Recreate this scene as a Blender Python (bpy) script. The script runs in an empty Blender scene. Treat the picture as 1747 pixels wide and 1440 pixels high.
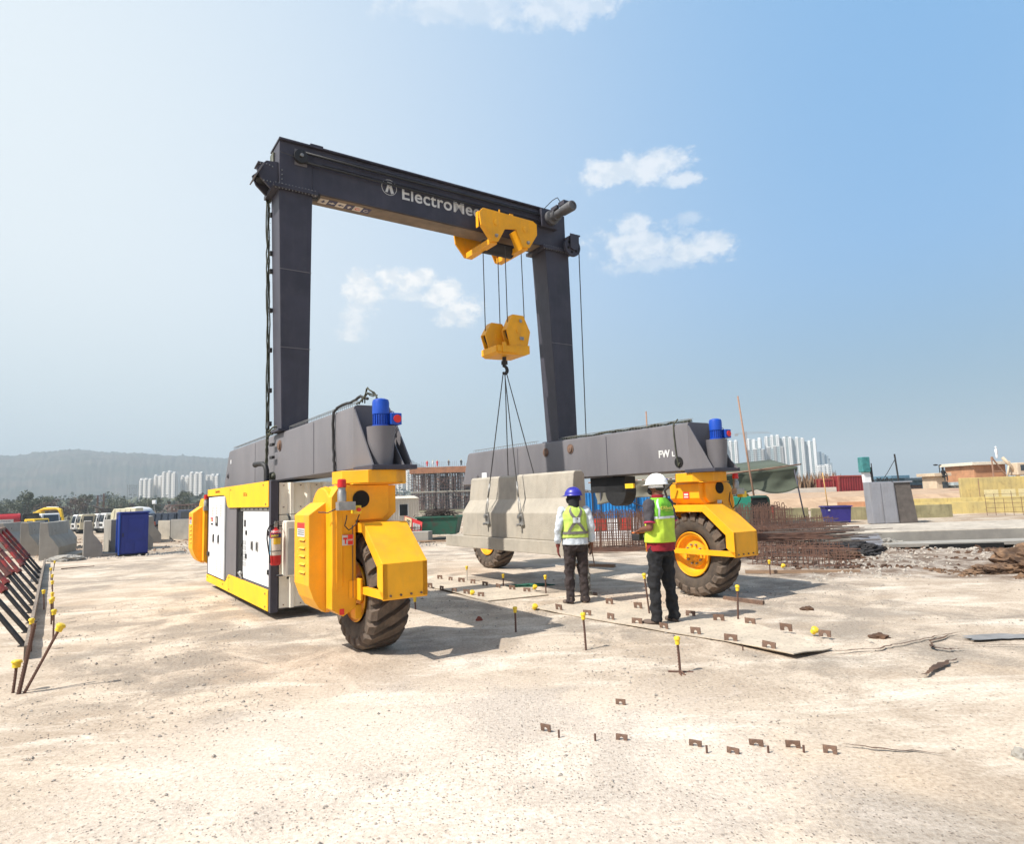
import bpy, bmesh, math, random
from mathutils import Vector, Matrix, noise
random.seed(7)
R=math.radians; PI=math.pi
SC=bpy.context.scene
# ---------------------------------------------------------------- camera
def make_camera():
    f=1117.07; pitch=math.atan(126.104/f); roll=math.atan(.034)
    c,s=math.cos(pitch),math.sin(pitch); cr,sr=math.cos(roll),math.sin(roll)
    fwd=Vector((0,c,s)); up0=Vector((0,-s,c)); r0=Vector((1,0,0))
    rx=cr*r0-sr*up0; uy=sr*r0+cr*up0
    cam=bpy.data.cameras.new('camera'); o=bpy.data.objects.new('camera',cam); SC.collection.objects.link(o)
    m=Matrix((( rx.x,uy.x,-fwd.x,0),(rx.y,uy.y,-fwd.y,0),(rx.z,uy.z,-fwd.z,1.6),(0,0,0,1)))
    o.matrix_world=m; cam.sensor_width=36; cam.sensor_fit='HORIZONTAL'; cam.lens=f/1747*36; cam.clip_start=.05; cam.clip_end=30000
    SC.camera=o
make_camera()
# ---------------------------------------------------------------- light
SUN_AZ=R(240.4); SUN_EL=R(51)          # azimuth clockwise from +Y
sd=Vector((math.sin(SUN_AZ)*math.cos(SUN_EL),math.cos(SUN_AZ)*math.cos(SUN_EL),math.sin(SUN_EL)))
sl=bpy.data.lights.new('sun','SUN'); sl.energy=4.6; sl.angle=R(.6); sl.color=(1,.955,.88)
so=bpy.data.objects.new('sun',sl); SC.collection.objects.link(so); so.rotation_euler=(-sd).to_track_quat('-Z','Y').to_euler()
SC.view_settings.view_transform='Standard'; SC.view_settings.look='None'; SC.view_settings.exposure=.62; SC.view_settings.gamma=1
W=bpy.data.worlds.new('World'); SC.world=W; W.use_nodes=True
def build_world():
    nt=W.node_tree; N=nt.nodes; L=nt.links; N.clear()
    out=N.new('ShaderNodeOutputWorld'); bg=N.new('ShaderNodeBackground'); bg.inputs[1].default_value=.1
    sky=N.new('ShaderNodeTexSky'); sky.sky_type='NISHITA'; sky.sun_disc=False; sky.sun_elevation=SUN_EL; sky.sun_rotation=SUN_AZ
    sky.air_density=1.0; sky.dust_density=2.2; sky.ozone_density=1.5; sky.altitude=50
    tc=N.new('ShaderNodeTexCoord')
    def math_(op,a,b=None,c=None):
        n=N.new('ShaderNodeMath'); n.operation=op
        for i,v in enumerate((a,b,c)):
            if v is None: continue
            if isinstance(v,(int,float)): n.inputs[i].default_value=v
            else: L.new(v,n.inputs[i])
        return n.outputs[0]
    def dot(v):
        n=N.new('ShaderNodeVectorMath'); n.operation='DOT_PRODUCT'; L.new(tc.outputs['Generated'],n.inputs[0]); n.inputs[1].default_value=v; return n.outputs['Value']
    def ss(x,a,b):
        n=N.new('ShaderNodeMapRange'); n.interpolation_type='SMOOTHSTEP'; L.new(x,n.inputs[0]); n.inputs[1].default_value=a; n.inputs[2].default_value=b; return n.outputs[0]
    def mix(f,a,b):
        n=N.new('ShaderNodeMix'); n.data_type='RGBA'; L.new(f,n.inputs[0])
        for i,v in ((6,a),(7,b)):
            if isinstance(v,tuple): n.inputs[i].default_value=v
            else: L.new(v,n.inputs[i])
        return n.outputs[2]
    sep=N.new('ShaderNodeSeparateXYZ'); L.new(tc.outputs['Generated'],sep.inputs[0])
    # the thin dusty air glows towards the sun's side (west = left)
    low=ss(sep.outputs['Z'],.34,.0); g=ss(dot((.97,-.16,.10)),-.74,.46)
    hi=mix(g,(6.3,6.8,7.0,1),(1.5,3.3,5.75,1)); lo=mix(g,(5.1,5.9,6.2,1),(1.2,2.45,3.1,1))
    air=mix(low,hi,lo); col=mix(math_('MULTIPLY',ss(sep.outputs['Y'],-.5,.3),.9),sky.outputs[0],air)
    # clouds: soft cumulus masks in fixed sky directions
    nz=N.new('ShaderNodeTexNoise'); nz.inputs['Scale'].default_value=30; nz.inputs['Detail'].default_value=11; nz.inputs['Roughness'].default_value=.66
    mp=N.new('ShaderNodeMapping'); mp.inputs['Scale'].default_value=(1,1,1.5); L.new(tc.outputs['Generated'],mp.inputs[0]); L.new(mp.outputs[0],nz.inputs['Vector'])
    total=None
    for (dx,dy,dz,wx,wz,st) in CLOUDS:
        d=Vector((dx,dy,dz)).normalized(); rt=Vector((d.y,-d.x,0)).normalized(); up=rt.cross(d)
        a=math_('DIVIDE',dot(rt),wx); b=math_('DIVIDE',math_('ABSOLUTE',dot(up)),wz)
        r2=math_('SQRT',math_('ADD',math_('MULTIPLY',a,a),math_('MULTIPLY',b,b)))
        m=math_('SUBTRACT',1.0,r2)
        m=math_('ADD',m,math_('MULTIPLY',math_('SUBTRACT',nz.outputs['Fac'],.5),2.6))
        m=math_('MULTIPLY',math_('MULTIPLY',ss(m,-.05,.62),ss(dot(d),.5,.6)),st)
        total=m if total is None else math_('MAXIMUM',total,m)
    n2=N.new('ShaderNodeTexNoise'); n2.inputs['Scale'].default_value=48; n2.inputs['Detail'].default_value=6; L.new(mp.outputs[0],n2.inputs['Vector'])
    cc=mix(ss(n2.outputs['Fac'],.38,.60),(5.7,6.1,6.5,1),(7.2,7.2,7.2,1)); col=mix(total,col,cc)
    L.new(col,bg.inputs[0]); L.new(bg.outputs[0],out.inputs[0])
CLOUDS=[(0.1859,0.8742,0.4485,0.0951,0.0256,0.7),(0.2130,0.8645,0.4554,0.0448,0.0186,0.6),(0.2490,0.8678,0.4301,0.0336,0.0140,0.6),(0.1966,0.9147,0.3530,0.0783,0.0349,0.65),(0.2724,0.9000,0.3402,0.0615,0.0233,0.7),(0.1839,0.9062,0.3808,0.0336,0.0186,0.6),(0.2174,0.9194,0.3277,0.0783,0.0163,0.4),(-0.2085,0.9275,0.3101,0.0310,0.0320,1.),(-0.1761,0.9290,0.3254,0.0400,0.0200,1.),(-0.1327,0.9376,0.3215,0.0430,0.0200,1.),(-0.0995,0.9475,0.3038,0.0380,0.0230,1.),(-0.0678,0.9579,0.2788,0.0330,0.0250,1.),(-0.0900,0.9584,0.2707,0.0246,0.0163,0.8),(-0.2258,0.9374,0.2652,0.0224,0.0303,0.7),(-0.2395,0.9401,0.2426,0.0246,0.0140,0.7),(-0.1443,0.9431,0.2995,0.0336,0.0081,0.6),(0.0834,0.7791,0.6214,0.1007,0.0256,0.5),(-0.0372,0.7771,0.6283,0.1343,0.0256,0.35),(0.2630,0.8865,0.3808,0.0246,0.0116,0.3)]
build_world()
# ---------------------------------------------------------------- materials
def lk(nt,a,b): nt.links.new(a,b)
MATS={}
def mat(name,col,rough=.6,metal=0.,var=.12,scale=6.,bump=0.,bscale=40.,col2=None,spec=.5,stretch=(1,1,1),contrast=(.35,.65),emis=None,coat=0,speck=0,dirt=0,dirtcol=(.16,.12,.08)):
    if name in MATS: return MATS[name]
    m=bpy.data.materials.new(name); m.use_nodes=True; nt=m.node_tree; N=nt.nodes; b=N['Principled BSDF']
    b.inputs['Roughness'].default_value=rough; b.inputs['Metallic'].default_value=metal; b.inputs['Specular IOR Level'].default_value=spec
    if coat: b.inputs['Coat Weight'].default_value=coat
    tc=N.new('ShaderNodeTexCoord'); mp=N.new('ShaderNodeMapping'); mp.inputs['Scale'].default_value=stretch; lk(nt,tc.outputs['Object'],mp.inputs[0])
    nz=N.new('ShaderNodeTexNoise'); nz.inputs['Scale'].default_value=scale; nz.inputs['Detail'].default_value=7; nz.inputs['Roughness'].default_value=.62; lk(nt,mp.outputs[0],nz.inputs['Vector'])
    rp=N.new('ShaderNodeValToRGB'); rp.color_ramp.elements[0].position=contrast[0]; rp.color_ramp.elements[1].position=contrast[1]
    c2=col2 or tuple(max(0,c*(1-var)) for c in col); c1=col if col2 else tuple(min(1,c*(1+var*.6)) for c in col)
    rp.color_ramp.elements[0].color=(*c2,1); rp.color_ramp.elements[1].color=(*c1,1)
    lk(nt,nz.outputs['Fac'],rp.inputs[0]); last=rp.outputs[0]
    if speck:
        vz=N.new('ShaderNodeTexNoise'); vz.inputs['Scale'].default_value=speck; vz.inputs['Detail'].default_value=3; lk(nt,tc.outputs['Object'],vz.inputs['Vector'])
        r2=N.new('ShaderNodeValToRGB'); r2.color_ramp.elements[0].position=.56; r2.color_ramp.elements[1].position=.70
        lk(nt,vz.outputs['Fac'],r2.inputs[0]); mx=N.new('ShaderNodeMix'); mx.data_type='RGBA'; lk(nt,r2.outputs[0],mx.inputs[0]); lk(nt,last,mx.inputs[6]); mx.inputs[7].default_value=(*[c*.72 for c in c2],1); last=mx.outputs[2]
    if dirt:
        m3=N.new('ShaderNodeMapping'); m3.inputs['Scale'].default_value=(7,7,.9); lk(nt,tc.outputs['Object'],m3.inputs[0])
        for (sc,lo,hi,vec,amt) in ((1.0,.50,.78,m3.outputs[0],dirt),(2.6,.56,.74,tc.outputs['Object'],dirt*.9),(38,.64,.70,tc.outputs['Object'],dirt*1.3)):
            n3=N.new('ShaderNodeTexNoise'); n3.inputs['Scale'].default_value=sc; n3.inputs['Detail'].default_value=8; n3.inputs['Roughness'].default_value=.65; lk(nt,vec,n3.inputs['Vector'])
            r3=N.new('ShaderNodeMapRange'); r3.inputs[1].default_value=lo; r3.inputs[2].default_value=hi; r3.inputs[4].default_value=amt; lk(nt,n3.outputs['Fac'],r3.inputs[0])
            x3=N.new('ShaderNodeMix'); x3.data_type='RGBA'; lk(nt,r3.outputs[0],x3.inputs[0]); lk(nt,last,x3.inputs[6]); x3.inputs[7].default_value=(*dirtcol,1); last=x3.outputs[2]
    lk(nt,last,b.inputs['Base Color'])
    rr=N.new('ShaderNodeMapRange'); rr.inputs[3].default_value=max(0,rough-.1); rr.inputs[4].default_value=min(1,rough+.12); lk(nt,nz.outputs['Fac'],rr.inputs[0]); lk(nt,rr.outputs[0],b.inputs['Roughness'])
    if bump:
        nb=N.new('ShaderNodeTexNoise'); nb.inputs['Scale'].default_value=bscale; nb.inputs['Detail'].default_value=5; lk(nt,tc.outputs['Object'],nb.inputs['Vector'])
        bp=N.new('ShaderNodeBump'); bp.inputs['Strength'].default_value=bump; bp.inputs['Distance'].default_value=.02; lk(nt,nb.outputs['Fac'],bp.inputs['Height']); lk(nt,bp.outputs[0],b.inputs['Normal'])
    if emis: b.inputs['Emission Color'].default_value=(*emis,1); b.inputs['Emission Strength'].default_value=1
    MATS[name]=m; return m
YEL=mat('yellow_paint',(.88,.40,.008),.48,var=.12,scale=2.5,bump=.05,bscale=7,spec=.4,dirt=.30,dirtcol=(.42,.24,.08))
YEL2=mat('yellow_panel_paint',(.93,.50,.008),.5,var=.08,scale=2.5,spec=.35,dirt=.18,dirtcol=(.5,.32,.10))
STEEL=mat('grey_steel_paint',(.150,.142,.150),.5,var=.14,scale=1.6,bump=.06,bscale=3,stretch=(1,1,.35),spec=.4,dirt=.26,dirtcol=(.21,.19,.185))
DKST=mat('dark_steel_paint',(.052,.050,.066),.45,var=.2,scale=2,spec=.35,bump=.05,bscale=2.5,dirt=.28,dirtcol=(.095,.088,.095))
BLK=mat('black_rubber',(.02,.02,.021),.6,var=.3,scale=20)
VOID=mat('painted_opening_shade',(.006,.006,.006),.9,var=.2)  # flat near-black: shade inside holes and gaps, put into the colour
TYRE=mat('tyre_rubber',(.040,.032,.027),.8,var=.35,scale=7,col2=(.105,.078,.055),bump=.2,bscale=60,contrast=(.3,.7))
TREAD=mat('tyre_lug_rubber',(.155,.112,.080),.85,var=.35,scale=9,col2=(.060,.046,.036),bump=.2,bscale=60,contrast=(.3,.7))
WHITE=mat('white_panel_paint',(.80,.81,.82),.4,var=.05,scale=3,dirt=.14,dirtcol=(.5,.46,.4))
CREAM=mat('cream_sheet_paint',(.80,.75,.63),.5,var=.08,scale=3,bump=.03,dirt=.22,dirtcol=(.35,.29,.22))
BLUE=mat('blue_motor_paint',(.008,.065,.42),.35,var=.15,scale=5)
RED=mat('red_paint',(.55,.012,.012),.35,var=.15,scale=5)
REDP=mat('red_disc_paint',(.75,.03,.02),.5,var=.1)
CONC=mat('concrete',(.46,.41,.335),.9,var=.2,scale=2.6,col2=(.32,.29,.24),bump=.35,bscale=45,contrast=(.3,.7),dirt=.35,dirtcol=(.24,.20,.15))
CONC2=mat('weathered_concrete',(.36,.335,.29),.9,var=.2,scale=1.6,col2=(.24,.225,.2),bump=.25,bscale=30,contrast=(.3,.7))
RUST=mat('rusty_steel',(.21,.125,.085),.85,var=.3,scale=18,col2=(.11,.07,.052),bump=.3,bscale=90)
REBAR=mat('rusty_rebar',(.17,.085,.055),.85,var=.3,scale=6,col2=(.085,.05,.04),contrast=(.3,.7))
CAPY=mat('yellow_plastic_cap',(.80,.55,.03),.4,var=.1,scale=10)
ROPE=mat('wire_rope',(.07,.065,.06),.5,metal=.4,var=.3,scale=80)
GALV=mat('galvanised_steel',(.34,.33,.31),.45,metal=.6,var=.25,scale=10)
CABLE=mat('olive_cable',(.055,.058,.035),.6,var=.3,scale=12)
SKIN=mat('brown_skin',(.17,.065,.035),.5,var=.1,scale=20)
BLKCL=mat('black_cloth',(.012,.012,.014),.9,var=.3,scale=14)
HAIR=mat('black_hair',(.008,.007,.006),.6,var=.3,scale=60)
LIME=mat('lime_vest',(.50,.68,.05),.75,var=.12,scale=12,bump=.25,bscale=16)
GREENV=mat('green_vest',(.17,.48,.025),.75,var=.12,scale=12,bump=.25,bscale=16)
REFL=mat('reflective_tape',(.62,.66,.68),.35,var=.08,scale=20)
REFLG=mat('grey_tape',(.16,.145,.13),.5,var=.1,scale=20)
TEXTW=mat('white_lettering',(.62,.62,.60),.5,var=.12,scale=10)
# ---------------------------------------------------------------- mesh helpers
class B:
    def __init__(s): s.bm=bmesh.new()
    def quad(s,*p):
        v=[s.bm.verts.new(q) for q in p]; s.bm.faces.new(v); return s
    def hexa(s,p):   # 8 points: bottom 4 ccw, top 4 ccw
        v=[s.bm.verts.new(q) for q in p]
        for f in ((3,2,1,0),(4,5,6,7),(0,1,5,4),(1,2,6,5),(2,3,7,6),(3,0,4,7)): s.bm.faces.new([v[i] for i in f])
        return s
    def box(s,x0,x1,y0,y1,z0,z1,rz=0,c=None,rx=0,ry=0):
        P=[(x0,y0,z0),(x1,y0,z0),(x1,y1,z0),(x0,y1,z0),(x0,y0,z1),(x1,y0,z1),(x1,y1,z1),(x0,y1,z1)]
        if rz or rx or ry:
            c=Vector(c) if c else Vector(((x0+x1)/2,(y0+y1)/2,(z0+z1)/2))
            M=Matrix.Rotation(rz,3,'Z')@Matrix.Rotation(ry,3,'Y')@Matrix.Rotation(rx,3,'X')
            P=[c+M@(Vector(p)-c) for p in P]
        return s.hexa(P)
    def prism(s,poly,axis,a,b):
        # poly 2d points; axis 'X': (y,z), 'Y': (x,z), 'Z': (x,y)
        def mk(p,t): return (t,p[0],p[1]) if axis=='X' else ((p[0],t,p[1]) if axis=='Y' else (p[0],p[1],t))
        va=[s.bm.verts.new(mk(p,a)) for p in poly]; vb=[s.bm.verts.new(mk(p,b)) for p in poly]
        s.bm.faces.new(va); s.bm.faces.new(vb[::-1]); n=len(poly)
        for i in range(n): s.bm.faces.new((va[i],vb[i],vb[(i+1)%n],va[(i+1)%n]))
        return s
    def cyl(s,p0,p1,r0,r1=None,n=16,caps=True):
        p0=Vector(p0);p1=Vector(p1); r1=r0 if r1 is None else r1; d=(p1-p0).normalized()
        u=d.orthogonal().normalized(); w=d.cross(u)
        A=[];Bv=[]
        for i in range(n):
            t=2*PI*i/n; q=u*math.cos(t)+w*math.sin(t)
            A.append(s.bm.verts.new(p0+q*r0)); Bv.append(s.bm.verts.new(p1+q*r1))
        for i in range(n): s.bm.faces.new((A[i],A[(i+1)%n],Bv[(i+1)%n],Bv[i]))
        if caps: s.bm.faces.new(A[::-1]); s.bm.faces.new(Bv)
        return s
    def tube(s,pts,r,n=6):
        pts=[Vector(p) for p in pts]; rings=[]; u=None
        for i,p in enumerate(pts):
            d=(pts[min(i+1,len(pts)-1)]-pts[max(i-1,0)]).normalized()
            if u is None: u=d.orthogonal().normalized()
            else: u=(u-d*u.dot(d)).normalized()
            w=d.cross(u); rr=r[i] if isinstance(r,(list,tuple)) else r
            rings.append([s.bm.verts.new(p+(u*math.cos(2*PI*k/n)+w*math.sin(2*PI*k/n))*rr) for k in range(n)])
        for a,b in zip(rings,rings[1:]):
            for k in range(n): s.bm.faces.new((a[k],a[(k+1)%n],b[(k+1)%n],b[k]))
        s.bm.faces.new(rings[0][::-1]); s.bm.faces.new(rings[-1]); return s
    def lathe(s,prof,c,axis='Z',n=32,closed=False,cap0=True):
        # prof: (radius, height)
        c=Vector(c); rings=[]
        for r,h in prof:
            ring=[]
            for i in range(n):
                t=2*PI*i/n; a,b=r*math.cos(t),r*math.sin(t)
                q=(a,b,h) if axis=='Z' else ((h,a,b) if axis=='X' else (b,h,a))
                ring.append(s.bm.verts.new(c+Vector(q)))
            rings.append(ring)
        for a,b in zip(rings,rings[1:]):
            for k in range(n): s.bm.faces.new((a[k],a[(k+1)%n],b[(k+1)%n],b[k]))
        if closed:
            a,b=rings[-1],rings[0]
            for k in range(n): s.bm.faces.new((a[k],a[(k+1)%n],b[(k+1)%n],b[k]))
        else:
            if cap0: s.bm.faces.new(rings[0][::-1])
            s.bm.faces.new(rings[-1])
        return s
    def ell(s,c,r,rot=None,n=12,m=8):
        c=Vector(c); rot=rot or Matrix.Identity(3); rings=[]
        for j in range(1,m):
            ph=PI*j/m; rings.append([s.bm.verts.new(c+rot@Vector((r[0]*math.sin(ph)*math.cos(2*PI*i/n),r[1]*math.sin(ph)*math.sin(2*PI*i/n),r[2]*math.cos(ph)))) for i in range(n)])
        t=s.bm.verts.new(c+rot@Vector((0,0,r[2]))); b=s.bm.verts.new(c-rot@Vector((0,0,r[2])))
        for a,q in zip(rings,rings[1:]):
            for k in range(n): s.bm.faces.new((a[k],q[k],q[(k+1)%n],a[(k+1)%n]))
        for k in range(n): s.bm.faces.new((t,rings[0][k],rings[0][(k+1)%n])); s.bm.faces.new((b,rings[-1][(k+1)%n],rings[-1][k]))
        return s
    def limb(s,p0,p1,r0,r1,n=12):
        s.ell(p0,(r0,)*3,n=n); s.ell(p1,(r1,)*3,n=n); return s.cyl(p0,p1,r0,r1,n)
    def xf(s,M):
        s.bm.transform(M); return s
def obj(name,b,m,parent=None,smooth=False,bevel=0,loc=None,rz=None,**tagkw):
    bm=b.bm if isinstance(b,B) else b
    bmesh.ops.recalc_face_normals(bm,faces=bm.faces[:])
    me=bpy.data.meshes.new(name); bm.to_mesh(me); bm.free()
    if isinstance(m,(list,tuple)):
        for q in m: me.materials.append(q)
    else: me.materials.append(m)
    o=bpy.data.objects.new(name,me); SC.collection.objects.link(o)
    if parent: o.parent=parent
    if loc is not None: o.location=loc
    if rz is not None: o.rotation_euler=(0,0,rz)
    if smooth:
        me.shade_smooth()
        if smooth!='full':
            try: me.set_sharp_from_angle(angle=R(38))
            except Exception: pass
    if bevel:
        md=o.modifiers.new('bevel','BEVEL'); md.width=bevel; md.segments=2; md.limit_method='ANGLE'; md.angle_limit=R(35)
        try: md.harden_normals=False
        except Exception: pass
    if tagkw: tag(o,**tagkw)
    return o
def tag(o,label=None,cat=None,group=None,kind=None):
    if label: o['label']=label
    if cat: o['category']=cat
    if group: o['group']=group
    if kind: o['kind']=kind
    return o
def empty(name,loc=(0,0,0),rz=0,label=None,cat=None,group=None):
    o=bpy.data.objects.new(name,None); SC.collection.objects.link(o); o.location=loc; o.rotation_euler=(0,0,rz); o.empty_display_size=.2
    return tag(o,label,cat,group)
def dup(o,loc=None,rz=None,label=None,scale=None):
    c=o.copy(); SC.collection.objects.link(c)
    if loc is not None: c.location=loc
    if rz is not None: c.rotation_euler=(0,0,rz)
    if scale is not None: c.scale=scale
    if label: c['label']=label
    def rec(src,dst):
        for ch in list(src.children):
            d=ch.copy(); SC.collection.objects.link(d); d.parent=dst; rec(ch,d)
    rec(o,c); return c
def text_bm(s,size,font_depth=.002,bold=0,align='LEFT',spacing=1):
    cu=bpy.data.curves.new('t','FONT'); cu.body=s; cu.size=size; cu.extrude=font_depth; cu.offset=bold; cu.align_x=align; cu.space_character=spacing
    o=bpy.data.objects.new('t',cu); SC.collection.objects.link(o)
    dg=bpy.context.evaluated_depsgraph_get(); me=bpy.data.meshes.new_from_object(o.evaluated_get(dg))
    bm=bmesh.new(); bm.from_mesh(me); bpy.data.objects.remove(o); bpy.data.curves.remove(cu); bpy.data.meshes.remove(me)
    return bm
def text_obj(name,s,size,M,m,parent,bold=0,align='LEFT',depth=.002,spacing=1,**k):
    bm=text_bm(s,size,depth,bold,align,spacing); bm.transform(M); return obj(name,bm,m,parent,**k)
# text frame looking along +Y (read from the -Y side): x->X, y->Z
def MY(x,y,z): return Matrix.Translation((x,y,z))@Matrix.Rotation(PI/2,4,'X')
# text read from the -X side: x-> -Y , y->Z
def MX(x,y,z): return Matrix.Translation((x,y,z))@Matrix.Rotation(-PI/2,4,'Z')@Matrix.Rotation(PI/2,4,'X')
CA=R(34.2085); ca,sa=math.cos(CA),math.sin(CA)
def CW(X,Y,Z=0): return Vector((X*ca-Y*sa,X*sa+Y*ca,Z))      # crane frame -> world
# ================================================================ GROUND, HILLS
def ground_material():
    m=bpy.data.materials.new('dusty_ground'); m.use_nodes=True; nt=m.node_tree; N=nt.nodes; b=N['Principled BSDF']; b.inputs['Roughness'].default_value=.95; b.inputs['Specular IOR Level'].default_value=.15
    tc=N.new('ShaderNodeTexCoord'); P=tc.outputs['Object']
    def noise_(sc,det=6,ro=.6,stretch=None,rot=0,dist=0):
        v=P
        if stretch:
            mp=N.new('ShaderNodeMapping'); mp.inputs['Scale'].default_value=stretch; mp.inputs['Rotation'].default_value=(0,0,rot); lk(nt,P,mp.inputs[0]); v=mp.outputs[0]
        n=N.new('ShaderNodeTexNoise'); n.inputs['Scale'].default_value=sc; n.inputs['Detail'].default_value=det; n.inputs['Roughness'].default_value=ro; n.inputs['Distortion'].default_value=dist; lk(nt,v,n.inputs['Vector']); return n.outputs['Fac']
    def ss(x,a,c,lo=0,hi=1):
        n=N.new('ShaderNodeMapRange'); n.interpolation_type='SMOOTHSTEP'; lk(nt,x,n.inputs[0]); n.inputs[1].default_value=a; n.inputs[2].default_value=c; n.inputs[3].default_value=lo; n.inputs[4].default_value=hi; return n.outputs[0]
    def mt(op,a,c):
        n=N.new('ShaderNodeMath'); n.operation=op
        for i,v in enumerate((a,c)):
            if isinstance(v,(int,float)): n.inputs[i].default_value=v
            else: lk(nt,v,n.inputs[i])
        return n.outputs[0]
    def mix(f,a,c):
        n=N.new('ShaderNodeMix'); n.data_type='RGBA'; lk(nt,f,n.inputs[0])
        for i,v in ((6,a),(7,c)):
            if isinstance(v,tuple): n.inputs[i].default_value=(*v,1)
            else: lk(nt,v,n.inputs[i])
        return n.outputs[2]
    big=noise_(.35,5,.6); mid=noise_(1.1,9,.68,dist=.6); streak=noise_(1.5,9,.7,(.30,1,1),R(8),.4); fine=noise_(34,6,.72); fine2=noise_(120,3,.6)
    col=mix(ss(mid,.38,.66),(.455,.37,.285),(.64,.54,.43))
    col=mix(ss(streak,.50,.66),col,(.74,.65,.54))                     # pale scraped streaks
    grav=mt('MULTIPLY',ss(big,.46,.56),ss(mid,.60,.40)); col=mix(mt('MULTIPLY',grav,.8),col,(.36,.31,.255))   # gravelly grey-brown patches
    tan=noise_(.8,6,.6,dist=.4); col=mix(mt('MULTIPLY',ss(tan,.55,.72),.40),col,(.60,.46,.32))
    sp0=N.new('ShaderNodeSeparateXYZ'); lk(nt,P,sp0.inputs[0])
    px=mt('MULTIPLY',mt('ADD',sp0.outputs['X'],.5),.42); py=mt('MULTIPLY',mt('SUBTRACT',sp0.outputs['Y'],4.0),.50)
    rr_=mt('ADD',mt('SQRT',mt('ADD',mt('MULTIPLY',px,px),mt('MULTIPLY',py,py)),0),mt('MULTIPLY',mt('SUBTRACT',mid,.5),1.6))
    col=mix(mt('MULTIPLY',ss(rr_,1.15,.55),.6),col,(.765,.668,.572))      # a patch of pale fresh dust
    # darker damp mortar-stained site east and far
    sp=N.new('ShaderNodeSeparateXYZ'); lk(nt,P,sp.inputs[0])
    wob=mt('MULTIPLY',mt('SUBTRACT',noise_(.5,6,.65),.5),7.0)
    xx=mt('ADD',sp.outputs['X'],wob); yy=mt('ADD',sp.outputs['Y'],wob)
    east=mt('MULTIPLY',ss(mt('ADD',xx,mt('MULTIPLY',yy,.02)),4.2,6.0),mt('MULTIPLY',ss(yy,10.0,12.2),ss(yy,26,20)))
    rub=ss(noise_(2.2,9,.75),.42,.60); dark=mix(rub,(.12,.075,.05),(.42,.37,.32))
    col=mix(mt('MULTIPLY',east,.8),col,dark)
    west=mt('MULTIPLY',ss(mt('SUBTRACT',mt('MULTIPLY',xx,-.83),mt('MULTIPLY',yy,.56)),.2,1.6),1.0)
    far=ss(yy,21.5,25.5); farc=mix(ss(noise_(.6,8,.7),.45,.6),(.36,.27,.19),(.56,.48,.38)); col=mix(mt('MULTIPLY',far,.85),col,farc)
    vfar=ss(sp.outputs['Y'],110,190); col=mix(vfar,col,(.16,.15,.09))
    # stones: dark and light specks
    vo=N.new('ShaderNodeTexVoronoi'); vo.inputs['Scale'].default_value=23; vo.inputs['Randomness'].default_value=1; lk(nt,P,vo.inputs['Vector'])
    pick=ss(mt('FRACT',mt('MULTIPLY',vo.outputs['Color'],7.13),0),.80,.83)
    sepc=N.new('ShaderNodeSeparateColor'); lk(nt,vo.outputs['Color'],sepc.inputs[0])
    d=mt('MULTIPLY',ss(vo.outputs['Distance'],.30,.16),ss(sepc.outputs[0],.80,.84))
    col=mix(mt('MULTIPLY',d,.5),col,(.20,.155,.125))
    vo2=N.new('ShaderNodeTexVoronoi'); vo2.inputs['Scale'].default_value=55; lk(nt,P,vo2.inputs['Vector']); sc2=N.new('ShaderNodeSeparateColor'); lk(nt,vo2.outputs['Color'],sc2.inputs[0])
    d2=mt('MULTIPLY',ss(vo2.outputs['Distance'],.42,.2),ss(sc2.outputs[0],.72,.8)); gm=mt('ADD',mt('MULTIPLY',ss(big,.40,.56),.75),.18)
    col=mix(mt('MULTIPLY',d2,gm),col,(.24,.20,.165))
    fm=N.new('ShaderNodeMix'); fm.data_type='RGBA'; fm.blend_type='MULTIPLY'; fm.inputs[0].default_value=1; lk(nt,col,fm.inputs[6]); cr=N.new('ShaderNodeValToRGB'); cr.color_ramp.elements[0].position=.3; cr.color_ramp.elements[1].position=.62; cr.color_ramp.elements[0].color=(.64,.61,.58,1); cr.color_ramp.elements[1].color=(1.0,1.0,1.0,1); lk(nt,fine,cr.inputs[0]); lk(nt,cr.outputs[0],fm.inputs[7])
    lk(nt,fm.outputs[2],b.inputs['Base Color'])
    h=mt('ADD',mt('MULTIPLY',mid,.28),mt('ADD',mt('MULTIPLY',mt('MULTIPLY',fine,mt('ADD',mt('MULTIPLY',grav,1.3),.45)),1.0),mt('ADD',mt('MULTIPLY',fine2,.22),mt('MULTIPLY',mt('ADD',d,d2),.35))))
    bp=N.new('ShaderNodeBump'); bp.inputs['Strength'].default_value=.55; bp.inputs['Distance'].default_value=.025; lk(nt,h,bp.inputs['Height']); lk(nt,bp.outputs[0],b.inputs['Normal'])
    return m
GROUND=ground_material()
def gh(x,y):
    v=Vector((x,y,0)); h=.014*noise.noise(v*.55)+.012*noise.noise(v*1.9)+.006*noise.noise(v*6)
    # soft ridge of pushed dirt between the two steel plates and the near gravel
    if y>16: h+=.10*max(0,min(1,(y-16)/8))*noise.noise(v*.4+Vector((5,5,0)))
    e=max(0,min(1,(x-4.5)/1.5))*max(0,min(1,(y-11)/2))*max(0,min(1,(24-y)/3))
    h+=e*(.10*noise.noise(v*1.1)+.05*noise.noise(v*3.3))
    h=min(h,.02) if y<16 and e==0 else h
    return h
def drop(x,y):
    t=max(0,min(1,(y-36)/64)); w=max(0,min(1,(8-x)/14)); return -1.75*t*t*(3-2*t)*w*w*(3-2*w)
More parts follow.
